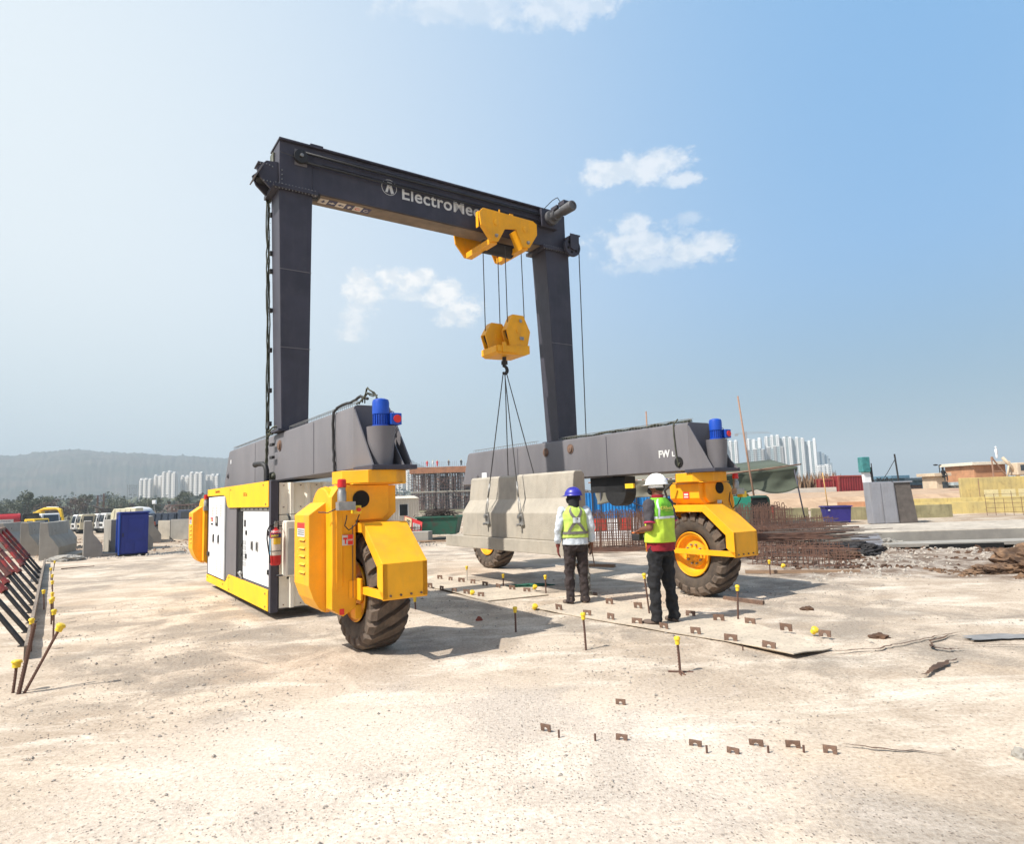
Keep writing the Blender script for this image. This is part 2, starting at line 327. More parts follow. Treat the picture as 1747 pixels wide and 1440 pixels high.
def build_ground():
    bm=bmesh.new(); n=330
    def sp(t,a,k): return a*math.sinh(k*t)/math.sinh(k)
    xs=[sp(-1+2*i/n,5200,9.6) for i in range(n+1)]; 
    m=300; ys=[-6+ (5200+6)*math.sinh(8.6*(j/m))/math.sinh(8.6) for j in range(m+1)]
    ys=[-5200,-400,-40]+ys
    V=[[bm.verts.new((x,y,(gh(x,y) if abs(x)<90 and -8<y<120 else 0)+drop(x,y))) for x in xs] for y in ys]
    for j in range(len(ys)-1):
        for i in range(n): bm.faces.new((V[j][i],V[j][i+1],V[j+1][i+1],V[j+1][i]))
    o=obj('ground',bm,GROUND,smooth='full'); tag(o,kind='structure'); return o
build_ground()
FOREST=mat('hill_forest',(.040,.048,.030),.95,var=.3,scale=.014,col2=(.085,.070,.050),bump=.3,bscale=.05,contrast=(.4,.6))
def hills():
    # wooded ridge behind the towers: heights by bearing
    bm=bmesh.new(); nb=1100; nd=26
    keys=[(-75,60),(-60,95),(-52,118),(-44,150),(-38,172),(-33.6,200),(-31,190),(-27.2,176),(-24.3,170),(-18,160),(-12,160),(-9.5,157),(-7.7,120),(-6.2,62),(-5,25),(0,15),(4,8),(30,6),(50,4)]
    def H(a):
        for (a0,h0),(a1,h1) in zip(keys,keys[1:]):
            if a0<=a<=a1:
                t=(a-a0)/(a1-a0); t=t*t*(3-2*t); return h0+(h1-h0)*t
        return keys[0][1] if a<keys[0][0] else keys[-1][1]
    V=[]
    for j in range(nd+1):
        d=1500+1300*j/nd; t=j/nd; prof=math.sin(min(1,t*1.18)*PI/2)**1.3 if t<.85 else math.sin(PI/2)*(1-(t-.85)*1.2)
        row=[]
        for i in range(nb+1):
            a=-75+125*i/nb; x=d*math.sin(R(a)); y=d*math.cos(R(a)); h=H(a)*prof
            q=Vector((x,y,0)); h+=h*.22*noise.noise(q*.0035)*(1-t)+ (5.5*noise.noise(q*.03)+4*noise.noise(q*.09)+4.5*random.random()**2)*(min(1,h/40))
            row.append(bm.verts.new((x,y,max(-2,h))))
        V.append(row)
    for j in range(nd):
        for i in range(nb): bm.faces.new((V[j][i],V[j][i+1],V[j+1][i+1],V[j+1][i]))
    tag(obj('hills',bm,FOREST,smooth='full'),kind='structure')
hills()
def haze():
    b=B().box(-5600,5600,-5600,5600,-5,268); m=bpy.data.materials.new('haze'); m.use_nodes=True; N=m.node_tree.nodes; N.clear()
    o=N.new('ShaderNodeOutputMaterial'); v=N.new('ShaderNodeVolumePrincipled'); v.inputs['Density'].default_value=HAZE; v.inputs['Color'].default_value=(.69,.80,.87,1); v.inputs['Anisotropy'].default_value=.0
    m.node_tree.links.new(v.outputs[0],o.inputs['Volume']); ob=obj('haze',b,m); tag(ob,kind='stuff')
HAZE=.00044
haze()
# ================================================================ GANTRY CRANE (crane frame: X across, Y along the side beams)
crane=empty('gantry_crane',(0,0,0),CA,'tall rubber tyred gantry crane with dark grey frame and yellow wheel housings','gantry crane')
def rrect(x0,x1,y0,y1,r,n=5):
    p=[]
    for cx,cy,a0 in ((x1-r,y0+r,-90),(x1-r,y1-r,0),(x0+r,y1-r,90),(x0+r,y0+r,180)):
        for i in range(n+1): t=R(a0+90*i/n); p.append((cx+r*math.cos(t),cy+r*math.sin(t)))
    return p
def taper_box(b,lo,hi,z0,z1):   # lo/hi = (x0,x1,y0,y1)
    b.hexa([(lo[0],lo[2],z0),(lo[1],lo[2],z0),(lo[1],lo[3],z0),(lo[0],lo[3],z0),(hi[0],hi[2],z1),(hi[1],hi[2],z1),(hi[1],hi[3],z1),(hi[0],hi[3],z1)]); return b
def side_beam(x0,x1,yb0,yt0,yt1,yb1,z0,z1):
    b=B(); r=.05
    ym=yt0+.02
    # section swept with rounded top edges
    sec=[(x0,z0+.02),(x0+.02,z0),(x1-.02,z0),(x1,z0+.02),(x1,z1-r),(x1-r*.3,z1-r*.3),(x1-r,z1),(x0+r,z1),(x0+r*.3,z1-r*.3),(x0,z1-r)]
    def yend(z): return yt1+(yb1-yt1)*(z1-z)/(z1-z0)
    A=[b.bm.verts.new((x,ym,z)) for x,z in sec]; C=[b.bm.verts.new((x,yend(z),z)) for x,z in sec]
    b.bm.faces.new(A); b.bm.faces.new(C[::-1]); n=len(sec)
    for i in range(n): b.bm.faces.new((A[i],C[i],C[(i+1)%n],A[(i+1)%n]))
    for xa,xb in ((x0-.002,x0+.014),(x1-.014,x1+.002)):      # slanted web plates framing the motor bay
        b.prism([(ym+.004,z0+.03),(yb0,z0+.03),(yt0,z1-r),(ym+.004,z1-r)],'X',xa,xb)
    o=obj('side_beam',b,STEEL,crane,smooth=True)
    obj('base_plate',B().box(x0-.03,x1+.03,yb0-.06,yb0+.50,z0-.022,z0+.028),DKST,o,bevel=.004)
    return o
def rungs(o,x,ys,z0,name='cable_tray'):
    b=B()
    b.tube([(x,ys[0],z0+.055),(x,ys[-1],z0+.055)],.0035,4); b.tube([(x+.06,ys[0],z0+.055),(x+.06,ys[-1],z0+.055)],.0035,4)
    n=int(abs(ys[-1]-ys[0])/.07)
    for i in range(n+1):
        y=ys[0]+(ys[-1]-ys[0])*i/n; b.tube([(x,y,z0),(x,y,z0+.055),(x+.06,y,z0+.055)],.003,4)
    return obj(name,b,GALV,o)
nb_=side_beam(2.68,3.14,6.60,7.14,14.1,14.62,1.95,2.70)
fb_=side_beam(7.80,8.32,6.30,6.70,13.35,13.65,1.88,2.63)
rungs(nb_,2.74,(7.2,10.0),2.70); rungs(nb_,2.74,(10.8,14.0),2.70); rungs(fb_,7.86,(6.7,9.9),2.63); rungs(fb_,7.86,(10.7,13.2),2.63)
for (o,x,y,z,r) in ((nb_,2.68,10.30,2.49,.085),(fb_,7.8,10.32,2.43,.085),(fb_,7.8,9.55,2.44,.09),(fb_,7.8,13.0,2.05,.085),(nb_,2.68,14.2,2.2,.06)):
    obj('round_cap',B().lathe([(r,0),(r,-.012),(r*.75,-.012),(r*.7,-.03),(.012,-.034)],(x,y,z),'X',24),RUST if z>2.4 else STEEL,o,smooth=True)
obj('access_hole',B().cyl((7.796,6.93,2.03),(7.79,6.93,2.03),.083,n=28),VOID,fb_)
text_obj('lettering','FW',.155,MX(7.795,7.34,2.125),TEXTW,fb_,bold=.006,label='white letters FWL')
text_obj('lettering','L',.105,MX(7.795,7.06,2.128),TEXTW,fb_,bold=.005)
obj('white_plate',B().box(7.79,7.8,12.55,12.75,2.0,2.14),WHITE,fb_)
obj('white_plate',B().box(2.672,2.68,13.9,13.96,2.42,2.5),WHITE,nb_)
# cable runs along the beams
def wob(pts,a=.01,sub=4):
    out=[]
    for p,q in zip(pts,pts[1:]):
        p=Vector(p);q=Vector(q)
        for i in range(sub): out.append(p.lerp(q,i/sub)+Vector((random.uniform(-a,a),random.uniform(-a,a),random.uniform(-a,a))))
    out.append(Vector(pts[-1])); return out
obj('power_cable',B().tube(wob([(2.79,7.0,2.75),(2.76,7.15,2.80),(2.74,7.4,2.76),(2.73,7.62,2.77),(2.69,7.74,2.74),(2.655,7.78,2.68),(2.655,7.80,2.4),(2.655,7.76,2.1),(2.66,7.74,1.96),(2.70,7.72,1.86)],.004),.017,7),BLK,nb_,smooth='full')
b=B()
for k in range(4): b.tube(wob([(2.72+.03*k,7.16,2.72),(2.78,7.0,2.80+.03*k),(2.86,6.92,2.78),(2.85,6.86,2.68-.02*k)],.012,3),.008,5)
obj('motor_wiring',b,CABLE,nb_,smooth='full')
b=B()
for k in range(5): b.tube(wob([(7.88+.018*k,6.75,2.66),(7.9+.015*k,8,2.665),(7.9+.02*k,9.2,2.66),(7.93,9.95,2.67)],.016,7),.010,5)
b.tube(wob([(7.86,6.95,2.70),(7.79,6.99,2.62),(7.785,6.98,2.35),(7.785,6.95,2.08),(7.783,6.93,1.95),(7.78,6.90,2.02)],.005,3),.011,5)
obj('cable_loom',b,CABLE,fb_,smooth='full')
b=B()
for k in range(4): b.tube(wob([(2.58,10.64,2.66+.02*k),(2.62,10.5,2.72+.02*k),(2.72,10.35,2.74+.015*k),(2.82+.03*k,10.2,2.72)],.02,3),.014,5)
for k in range(5): b.ell((2.66,10.6+.04*k,2.03+.02*(k%2)),(.05,.06,.05),n=8,m=6)
obj('cable_loom',b,CABLE,nb_,smooth='full')
# exhaust stack of the power cabin beside the beam
obj('exhaust_pipe',B().tube([(2.56,10.62,1.92),(2.56,10.62,2.12),(2.55,10.64,2.19),(2.53,10.75,2.235),(2.50,10.9,2.24),(2.48,11.02,2.235)],[.04,.04,.04,.038,.038,.046],12),BLK,nb_,smooth=True)
# columns
cn=obj('column',taper_box(B(),(2.66,3.07,10.16,10.60),(2.60,3.13,10.15,10.62),2.71,6.555),DKST,crane,bevel=.008)
cf=obj('column',taper_box(B(),(8.03,8.49,10.16,10.58),(7.86,8.46,10.15,10.62),2.64,6.555),DKST,crane,bevel=.008)
for o,x0,x1,z in ((cn,2.60,3.13,2.702),(cf,7.97,8.55,2.632)): obj('foot_flange',B().box(x0,x1,10.1,10.65,z,z+.03),DKST,o)
def bolts(pts,axis,r=.011,l=.012):
    b=B()
    for p in pts:
        p=Vector(p); a={'X':Vector((1,0,0)),'Y':Vector((0,1,0)),'Z':Vector((0,0,1))}[axis]*l; b.cyl(p-a,p+a,r,n=6)
    return b
for o,x0,x1,z in ((cn,2.50,3.2,6.555),(cf,7.76,8.56,6.555)):
    obj('head_flange',B().box(x0,x1,10.08,10.69,z,z+.03).box(x0,x1,10.08,10.69,z+.034,z+.062),DKST,o)
    obj('flange_bolts',bolts([(x0+.04+(x1-x0-.08)*i/12,10.1,z+.03) for i in range(13)],'Z',.010,.045),GALV,o)
obj('flange_bolts',bolts([(7.99+.52*i/11,10.12,2.65) for i in range(12)],'Z',.012,.03),GALV,cf)
b=B()
for k in range(3): b.tube(wob([(2.575-.02*k,10.66,6.55),(2.59-.02*k,10.67,5.4),(2.60-.02*k,10.66,4.2),(2.60-.02*k,10.66,2.8),(2.585-.01*k,10.66,2.5),(2.58-.02*k,10.66,2.0)],.008,9),.011,5)
for i in range(30): b.box(2.555,2.60,10.655,10.665,2.8+i*.125,2.804+i*.125)
obj('cable_loom',b,CABLE,cn,smooth='full')
b=B()
for z in (6.25,5.6,5.3,4.65,4.0,3.35,2.82): b.box(2.575,2.62,10.56,10.62,z,z+.07)
obj('cable_clamp',b,BLK,cn,bevel=.004)
obj('cable_clamp',B().box(2.60,2.64,10.45,10.62,2.3,2.34).box(2.60,2.64,10.45,10.62,2.5,2.54),BLK,cn)
b=B()
for k in range(2): b.tube(wob([(8.50+.03*k,10.5,6.5),(8.55,10.45,6.3),(8.49,10.3,6.15)],.01,3),.008,5)
b.tube(wob([(3.10,10.17,5.7),(3.085,10.17,4.6)],.006,14),.009,5)
obj('cable_loom',b,CABLE,cf,smooth='full')
for o,b in ((cn,B().box(2.615,3.115,10.1475,10.1495,5.25,5.262).box(2.63,3.10,10.151,10.1535,4.0,4.012)),(cf,B().box(7.93,8.47,10.149,10.1515,4.62,4.632)),(nb_,B().box(2.6765,2.6785,8.62,8.632,1.98,2.66).box(2.6765,2.6785,11.9,11.912,1.98,2.66)),(fb_,B().box(7.7965,7.7985,8.55,8.562,1.91,2.58).box(7.7965,7.7985,11.3,11.312,1.91,2.58))): obj('weld_seam',b,STEEL if o in (cn,cf) else DKST,o)
# ---- top beam
tb=obj('top_beam',B().box(2.605,8.40,10.155,10.60,6.622,7.37),DKST,crane,bevel=.006)
obj('top_flange',B().box(2.59,8.0,10.10,10.66,7.374,7.40),DKST,tb)
obj('soffit',B().box(3.16,7.85,10.19,10.57,6.612,6.619),mat('brown_soffit',(.20,.15,.105),.7,var=.3,scale=3),tb)  # underside panel, browner and paler than the beam
obj('splice_plate',B().box(3.13,3.145,10.146,10.153,6.63,7.36).box(3.09,3.30,10.12,10.62,7.402,7.44),DKST,tb)
obj('flange_bolts',bolts([(2.645,10.15,6.65+.075*i) for i in range(4)],'Y',.01,.01),GALV,tb)
for z,r,y in ((7.235,.021,10.10),(7.075,.021,10.10)): obj('travel_chain',B().tube([(2.95,y,z),(4.5,y,z-.005),(6.2,y,z),(8.0,y,z-.01)],r,8),BLK,tb,smooth='full')
obj('drive_rail',B().box(3.3,8.0,10.125,10.153,7.28,7.31).box(3.3,8.0,10.135,10.153,7.13,7.15),DKST,tb)
obj('steel_cord',B().tube([(2.60,10.08,7.14),(3.2,10.09,7.075),(5.0,10.09,7.035),(8.0,10.09,7.0)],.005,5),ROPE,tb)
obj('chain_pulley',B().lathe([(.045,.0),(.11,.0),(.115,-.015),(.095,-.02),(.095,-.045),(.115,-.05),(.11,-.065),(.03,-.068),(.03,-.09)],(2.93,10.14,7.155),'Y',24),BLK,tb,smooth=True)
obj('pulley_hub',B().lathe([(.028,0),(.028,-.02),(.004,-.024)],(2.93,10.05,7.155),'Y',12),GALV,tb,smooth=True)
obj('pulley_plate',B().box(2.84,3.04,10.14,10.153,7.02,7.29),STEEL,tb)
# emblem and lettering on the beam's face
def ring(b,cx,cz,r0,r1,y,n=40,t=.003):
    for i in range(n):
        a,c=2*PI*i/n,2*PI*(i+1)/n
        b.prism([(cx+r0*math.cos(a),cz+r0*math.sin(a)),(cx+r1*math.cos(a),cz+r1*math.sin(a)),(cx+r1*math.cos(c),cz+r1*math.sin(c)),(cx+r0*math.cos(c),cz+r0*math.sin(c))],'Y',y,y-t)
b=B(); ring(b,4.475,7.035,.135,.143,10.1535)
def em(p): return [(4.475+x,7.035+z) for x,z in p]
b.prism(em([(-.075,-.095),(-.03,-.095),(.005,.035),(-.03,.055)]),'Y',10.1535,10.149)
b.prism(em([(.035,-.115),(.085,-.095),(.045,.045),(-.005,.01)]),'Y',10.1535,10.149)
b.prism(em([(-.05,.065),(.02,.03),(.075,.055),(.035,.105),(-.02,.12),(-.035,.10)]),'Y',10.1535,10.149)
obj('emblem',b,TEXTW,tb)
text_obj('lettering','ElectroMech',.335,MY(4.70,10.153,6.885),TEXTW,tb,bold=.005,spacing=1.05,label='white company name along the beam')
# direction label strip under the beam
DEC1=mat('cream_decal',(.62,.55,.47),.6,var=.08); DEC2=mat('navy_decal',(.03,.03,.09),.5,var=.1)
for i in range(6):
    x=3.30+i*.15; z=6.609; m=DEC1 if i%2==0 else DEC2; y0,y1=10.27,10.45
    o=obj('direction_decal',B().box(x,x+.147,y0,y1,z-.003,z),m,tb)
    b=B(); s=.05; cx,cy=x+.073,(y0+y1)/2
    arrows={0:(0,1),1:(1,0),2:(-1,0),3:(0,-1)}
    if i<4:
        dx,dy=arrows[i]; px,py=-dy,dx
        b.prism([(cx+dx*s,cy+dy*s),(cx+px*s*.8,cy+py*s*.8),(cx-px*s*.8,cy-py*s*.8)],'Z',z-.006,z-.0035); b.prism([(cx+px*.015,cy+py*.015),(cx-px*.015,cy-py*.015),(cx-px*.015-dx*s,cy-py*.015-dy*s),(cx+px*.015-dx*s,cy+py*.015-dy*s)],'Z',z-.006,z-.0035)
    else:
        for k in range(9):
            a,c=k*.6,k*.6+.45; b.prism([(cx+.03*math.cos(a),cy+.03*math.sin(a)),(cx+.045*math.cos(a),cy+.045*math.sin(a)),(cx+.045*math.cos(c),cy+.045*math.sin(c)),(cx+.03*math.cos(c),cy+.03*math.sin(c))],'Z',z-.006,z-.0035)
    obj('decal_arrow',b,(DEC2 if i%2==0 else DEC1) if i!=4 else REDP,o)
# left rope-anchor bracket
b=B(); b.prism([(2.60,6.63),(2.60,7.02),(2.42,7.0),(2.27,6.84),(2.33,6.70),(2.48,6.56)],'Y',10.2,10.24)
b.prism([(2.60,6.63),(2.60,7.02),(2.42,7.0),(2.27,6.84),(2.33,6.70),(2.48,6.56)],'Y',10.5,10.54)
b.box(2.30,2.60,10.24,10.5,6.96,6.98)
a=obj('rope_bracket',b,DKST,tb,bevel=.003)
obj('bracket_plate',B().box(2.29,2.31,10.12,10.50,6.66,6.92,ry=R(28)),STEEL,a,bevel=.002)
obj('bracket_pulley',B().lathe([(.03,.0),(.15,.0),(.155,.02),(.135,.03),(.135,.05),(.155,.06),(.15,.08),(.03,.08)],(2.45,10.36,6.72),'Z',26),BLK,a,smooth=True)
obj('flange_bolts',bolts([(2.33+.045*i,10.195,6.93-.012*i*(i-3)*.3) for i in range(5)]+[(2.38+.05*i,10.195,6.66) for i in range(3)],'Y',.009,.01),GALV,a)
obj('cable_bundle',B().tube(wob([(2.58,10.62,6.5),(2.55,10.6,6.7),(2.60,10.62,6.85),(2.57,10.63,7.1),(2.60,10.62,7.34)],.008,4),.012,6).box(2.575,2.605,10.45,10.62,6.65,7.3),CABLE,tb,smooth='full')
obj('end_limit_switch',B().box(3.13,3.24,10.2,10.28,6.54,6.61).ell((3.22,10.18,6.60),(.05,.03,.05)),BLK,tb,smooth=True)
# travel gear motor at the right end
g=obj('gear_motor_mount',B().box(7.72,8.12,10.04,10.15,6.98,7.36),DKST,tb,bevel=.004)
GM=mat('gear_motor_paint',(.09,.09,.095),.5,var=.2)
obj('gear_motor',B().lathe([(.13,0),(.15,-.02),(.15,-.10),(.10,-.12),(.10,-.20),(.12,-.21),(.12,-.24),(.085,-.25),(.085,-.42),(.10,-.43),(.105,-.70),(.095,-.73),(.06,-.74),(.058,-.725),(.01,-.725)],(7.93,10.04,7.17),'Y',26),GM,g,smooth=True)
obj('terminal_box',B().box(7.86,8.02,9.50,9.68,7.26,7.35).box(7.84,7.90,9.7,9.9,7.24,7.32),DKST,g,bevel=.006)
obj('gear_motor_wiring',B().tube(wob([(7.86,9.6,7.34),(7.8,9.62,7.42),(7.74,9.7,7.38),(7.72,9.95,7.3)],.008,3),.008,5),BLK,g,smooth='full')
# festoon sheave at the far corner
s_=obj('corner_sheave',B().lathe([(.05,.0),(.20,.0),(.205,-.012),(.185,-.02),(.185,-.04),(.205,-.048),(.20,-.06),(.17,-.062),(.165,-.05),(.07,-.05),(.07,-.07),(.01,-.07)],(8.44,10.03,6.66),'Y',36),DKST,tb,smooth=True)
obj('sheave_holes',bolts([(8.44+.12*math.cos(t),9.982,6.66+.12*math.sin(t)) for t in (.3,1.35,2.4,3.45,4.5,5.55)],'Y',.03,.004),VOID,s_)
obj('sheave_bracket',B().prism([(8.36,6.92),(8.62,6.92),(8.62,6.89),(8.585,6.88),(8.575,6.66),(8.53,6.60),(8.44,6.58),(8.36,6.62)],'Y',9.955,9.935).box(8.36,8.58,9.955,10.15,6.86,6.88),DKST,s_)
obj('tension_rope',B().tube([(8.64,10.02,6.66),(8.60,10.02,2.66)],.011,6),ROPE,tb)
# ---- trolley
tr=empty('trolley',(0,0,0)); tr.parent=crane
front=[(6.13,6.86),(6.22,6.95),(7.36,6.93),(7.45,6.88),(7.45,6.66),(7.26,6.37),(7.10,6.35),(6.95,6.68),(6.70,6.64),(6.54,6.36),(6.38,6.33),(6.17,6.58)]
tp=obj('trolley_plate',B().prism(front,'Y',9.86,9.90),YEL,tr,bevel=.006)
back=obj('trolley_plate',B().prism(front,'Y',10.84,10.88),YEL,tr,bevel=.006)
for x0,x1,z in ((6.39,6.53,6.335),(7.10,7.24,6.35)):
    obj('cross_channel',B().box(x0,x1,9.90,10.84,z-.02,z+.015).box(x0,x0+.014,9.90,10.84,z+.016,z+.09).box(x1-.014,x1,9.90,10.84,z+.016,z+.09),YEL,tr,bevel=.003)
obj('edge_stiffener',B().box(6.125,6.14,9.901,9.98,6.58,6.88),YEL,tp)
obj('edge_stiffener',B().prism([(6.15,6.60),(6.165,6.585),(6.39,6.33),(6.375,6.32)],'Y',9.80,9.90),YEL,tp)
obj('edge_stiffener',B().prism([(6.95,6.67),(6.965,6.66),(7.115,6.35),(7.10,6.34)],'Y',9.90,10.1),YEL,tp)
obj('rope_drum',B().cyl((6.5,10.35,6.42),(7.15,10.35,6.42),.13,n=20),BLK,tr,smooth=True)
for x,z in ((6.50,6.72),(7.17,6.72)): obj('round_cover',B().lathe([(.062,0),(.062,-.01),(.05,-.014),(.002,-.014)],(x,9.86,z),'Y',24),YEL,tp,smooth=True)
for x,z in ((6.49,6.46),(7.22,6.46)): obj('axle_bolt',B().lathe([(.035,0),(.035,-.012),(.022,-.014),(.022,-.04),(.012,-.042),(.010,-.06)],(x,9.86,z),'Y',10),GALV,tp,smooth=True)
obj('stop_lug',B().box(6.58,6.60,9.87,9.89,6.95,7.0).box(6.82,6.9,9.87,9.89,6.94,6.97),YEL,tp)
# ---- hook block, ropes and hook
HX,HY=6.84,10.25
hb=empty('hook_block',(0,0,0)); hb.parent=crane
def hexp(cx,cz,w,h): return [(cx-w*.45,cz+h),(cx+w*.45,cz+h),(cx+w,cz),(cx+w*.72,cz-h),(cx-w*.72,cz-h),(cx-w,cz)]
for cx,cz,y0,y1,w,h in ((7.05,4.74,10.04,10.22,.275,.31),(6.73,4.66,10.30,10.48,.27,.25)):
    for y in (y0,y1-.03): obj('sheave_plate',B().prism(hexp(cx,cz,w,h),'Y',y,y+.03),YEL,hb,bevel=.004)
    obj('sheave_shroud',B().prism([(cx-w,cz),(cx-w*.45,cz+h),(cx+w*.45,cz+h),(cx+w*.4,cz+h-.03),(cx-w*.4,cz+h-.03),(cx-w+.04,cz)],'Y',y0+.031,y1-.031),YEL,hb)
    obj('sheave',B().lathe([(.02,0),(.215,0),(.215,.03),(.19,.045),(.19,.06),(.215,.075),(.215,.10),(.02,.10)],(cx,y0+.04,cz-.01),'Y',28),BLK,hb,smooth=True)
    obj('pin_cover',B().lathe([(.055,0),(.055,-.012),(.002,-.014)],(cx,y0,cz-.0),'Y',20),YEL,hb,smooth=True)
obj('rating_plate',B().box(7.06,7.15,10.012,10.018,4.56,4.62),GALV,hb); obj('round_badge',B().cyl((7.09,10.019,4.93),(7.09,10.012,4.93),.032,n=18),GALV,hb)
obj('cross_beam',B().prism([(6.50,4.40),(7.27,4.46),(7.27,4.30),(7.17,4.26),(6.58,4.24),(6.50,4.28)],'Y',10.0,10.53),YEL,hb,bevel=.006)
obj('cross_beam_lip',B().box(6.52,6.98,9.975,9.999,4.28,4.40).box(6.62,6.70,9.95,9.974,4.27,4.46),YEL,hb,bevel=.003)
hk=[]
for i in range(19):
    t=R(118-i*14.5); hk.append((HX+.055*math.cos(t)+.0,HY,3.995+.070*math.sin(t)))
obj('hook',B().cyl((HX,HY,4.26),(HX,HY,4.16),.04).cyl((HX,HY,4.17),(HX,HY,4.10),.062,n=12).tube([(HX,HY,4.13),(HX-.01,HY,4.09)]+hk,[.03,.03]+[.022+.012*math.sin(PI*i/18) for i in range(18)]+[.012],10),BLK,hb,smooth=True)
for (xt,yt,xb,yb) in ((6.52,10.39,6.52,10.39),(6.86,10.39,6.86,10.39),(6.86,10.13,6.86,10.13),(7.24,10.13,7.26,10.13)):
    obj('hoist_rope',B().tube([(xt,yt,6.42),(xb,yb,4.72)],.0095,6),ROPE,hb)
# ---- wheel assemblies
def tyre_bm(cx,cy,cz,R0=.645,w=.185):
    b=B()
    prof=[(.33,-w*.78),(.36,-w*.95),(.42,-w*1.06),(.49,-w*1.1),(.545,-w*1.04),(.573,-w*.9),(.581,-w*.5),(.583,0),(.581,w*.5),(.573,w*.9),(.545,w*1.04),(.49,w*1.1),(.42,w*1.06),(.36,w*.95),(.33,w*.78)]
    b.lathe(prof,(cx,cy,cz),'X',64,closed=True); return b
def lugs_bm(cx,cy,cz,w=.185,n=21):
    b=B()
    def pt(u,r,a): return (cx+u,cy+r*math.cos(a),cz+r*math.sin(a))
    for side in (-1,1):
        for k in range(n):
            a0=2*PI*k/n; st=[(-.04,.567,.632,.015*side),(.45,.567,.632,-.06*side),(.88,.562,.627,-.13*side),(1.09,.53,.58,-.165*side),(1.11,.48,.515,-.18*side)]
            hw=.108
            rings=[]
            for uf,ri,ro,da in st:
                u=side*w*uf; a=a0+da*1.3; h=hw if uf<1 else hw*.92
                rings.append([b.bm.verts.new(pt(u+ (0 if uf<1.05 else -side*.012),ri,a-h)),b.bm.verts.new(pt(u+(0 if uf<1.05 else side*.012),ro,a-h*.85)),b.bm.verts.new(pt(u+(0 if uf<1.05 else side*.012),ro,a+h*.85)),b.bm.verts.new(pt(u+(0 if uf<1.05 else -side*.012),ri,a+h))])
            for A,C in zip(rings,rings[1:]):
                for i in range(4): b.bm.faces.new((A[i],A[(i+1)%4],C[(i+1)%4],C[i]))
            b.bm.faces.new(rings[0][::-1]); b.bm.faces.new(rings[-1])
    return b
def assembly(cx,cy,side,zt,yaw=0,motor=True,front=True,wo=0.,gw=None,wdy=0.):
    """side=-1: gear case on the -X side; parts in crane frame, v = toward -Y"""
    f=1 if front else -1
    def U(u): return cx+side*u
    def V(v): return cy-f*v
    def bx(b,u0,u1,v0,v1,z0,z1): return b.box(min(U(u0),U(u1)),max(U(u0),U(u1)),min(V(v0),V(v1)),max(V(v0),V(v1)),z0,z1)
    # rim
    ins=-side; wx=cx+side*wo
    prof=[(.325,0),(.335,.012),(.325,.024),(.285,.03),(.27,.06),(.255,.10),(.235,.115),(.20,.12),(.19,.085),(.10,.08),(.095,.05),(.075,.045),(.07,.02),(.005,.018)]
    # inner face rim looks toward the crane's inside
    wh=obj('wheel',B().lathe([(r,ins*(.20-h)) for r,h in prof],(wx,cy+wdy,.63),'X',40,cap0=False),YEL,crane,smooth=True)
    obj('rim_outer',B().lathe([(r,-ins*(.20-h)) for r,h in prof],(wx,cy+wdy,.63),'X',40,cap0=False),YEL,wh,smooth=True)
    obj('tyre',tyre_bm(wx,cy+wdy,.63),TYRE,wh,smooth='full'); obj('tyre_lugs',lugs_bm(wx,cy+wdy,.63),TREAD,wh)
    for k in range(10):
        t=2*PI*k/10; x=wx+ins*.118
        obj('wheel_nut',B().cyl((x,cy+wdy+.145*math.cos(t),.63+.145*math.sin(t)),(x+ins*.035,cy+wdy+.145*math.cos(t),.63+.145*math.sin(t)),.016,n=6),GALV,wh)
    # turntable
    zc=zt-.085; ux=.12
    oc=[(.16,.37),(.37,.16),(.37,-.16),(.16,-.37),(-.16,-.37),(-.37,-.16),(-.37,.16),(-.16,.37)]
    tt=obj('turntable',B().prism([(U(ux+p[0]),V(p[1])) for p in oc],'Z',zt-.16,zt-.024),YEL,crane,bevel=.004)
    bx(b:=B(),ux-.30,ux+.30,-.30,.30,zt-.175,zt-.162); obj('turntable_lip',b,YEL,tt)
    # fork: head and leg
    b=B(); hz0=1.42; hz1=zt-.18
    poly=[(-.02,hz1),(-.02,hz0+.06),(.05,hz0-.02),(.36,hz0-.02),(.36,.50),(.50,.42),(.62,.50),(.62,hz1-.12),(.55,hz1-.02),(.50,hz1)]
    b.prism([(U(u),z) for u,z in poly],'Y',min(V(.205),V(-.2)),max(V(.205),V(-.2)))
    fk=obj('wheel_fork',b,YEL,crane,bevel=.006)
    obj('fork_seam',B().cyl((U(.40),V(.2205),.6),(U(.40),V(.2205),1.35),.004,n=6),DKST,fk)
    if not motor or True:
        pass
    obj('inspection_hole',B().cyl((U(.30),V(.206),1.62),(U(.30),V(.217),1.62),.092,n=28),VOID,fk)
    # inner deep box of the fork, slanting in below
    b=B(); y0,y1=sorted((V(.16),V(-.42)))
    b.prism([(U(-.12),hz1-.005),(U(-.12),hz0+.05),(U(.0),hz0-.06),(U(.3),hz0-.06),(U(.3),hz1-.005)],'Y',y0,y1)
    obj('fork_box',b,YEL,fk,bevel=.004)
    # gear case: rounded chain case on the outer side
    b=B(); rr=.36; st=[]
    for i in range(13): t=PI*i/12; st.append((-.14+rr*math.cos(t),1.40+rr*math.sin(t)))
    for i in range(13): t=PI+PI*i/12; st.append((-.14+rr*math.cos(t),.80+rr*math.sin(t)))
    b.prism([(V(v),z) for v,z in st],'X',*sorted((U(.622),U(.50))))
    gc=obj('gear_case',b,YEL,crane,bevel=.012)
    st2=[(v*1.0-.0,z) for v,z in st]
    obj('case_flange',B().prism([(V(-.14+(v+.14)*1.03),1.1+(z-1.1)*1.015) for v,z in st],'X',*sorted((U(.565),U(.575)))),YEL,gc)
    # louvred cover box with chamfered ends
    uo=.80; ui=.62; v0,v1=.02,-.50
    b=B()
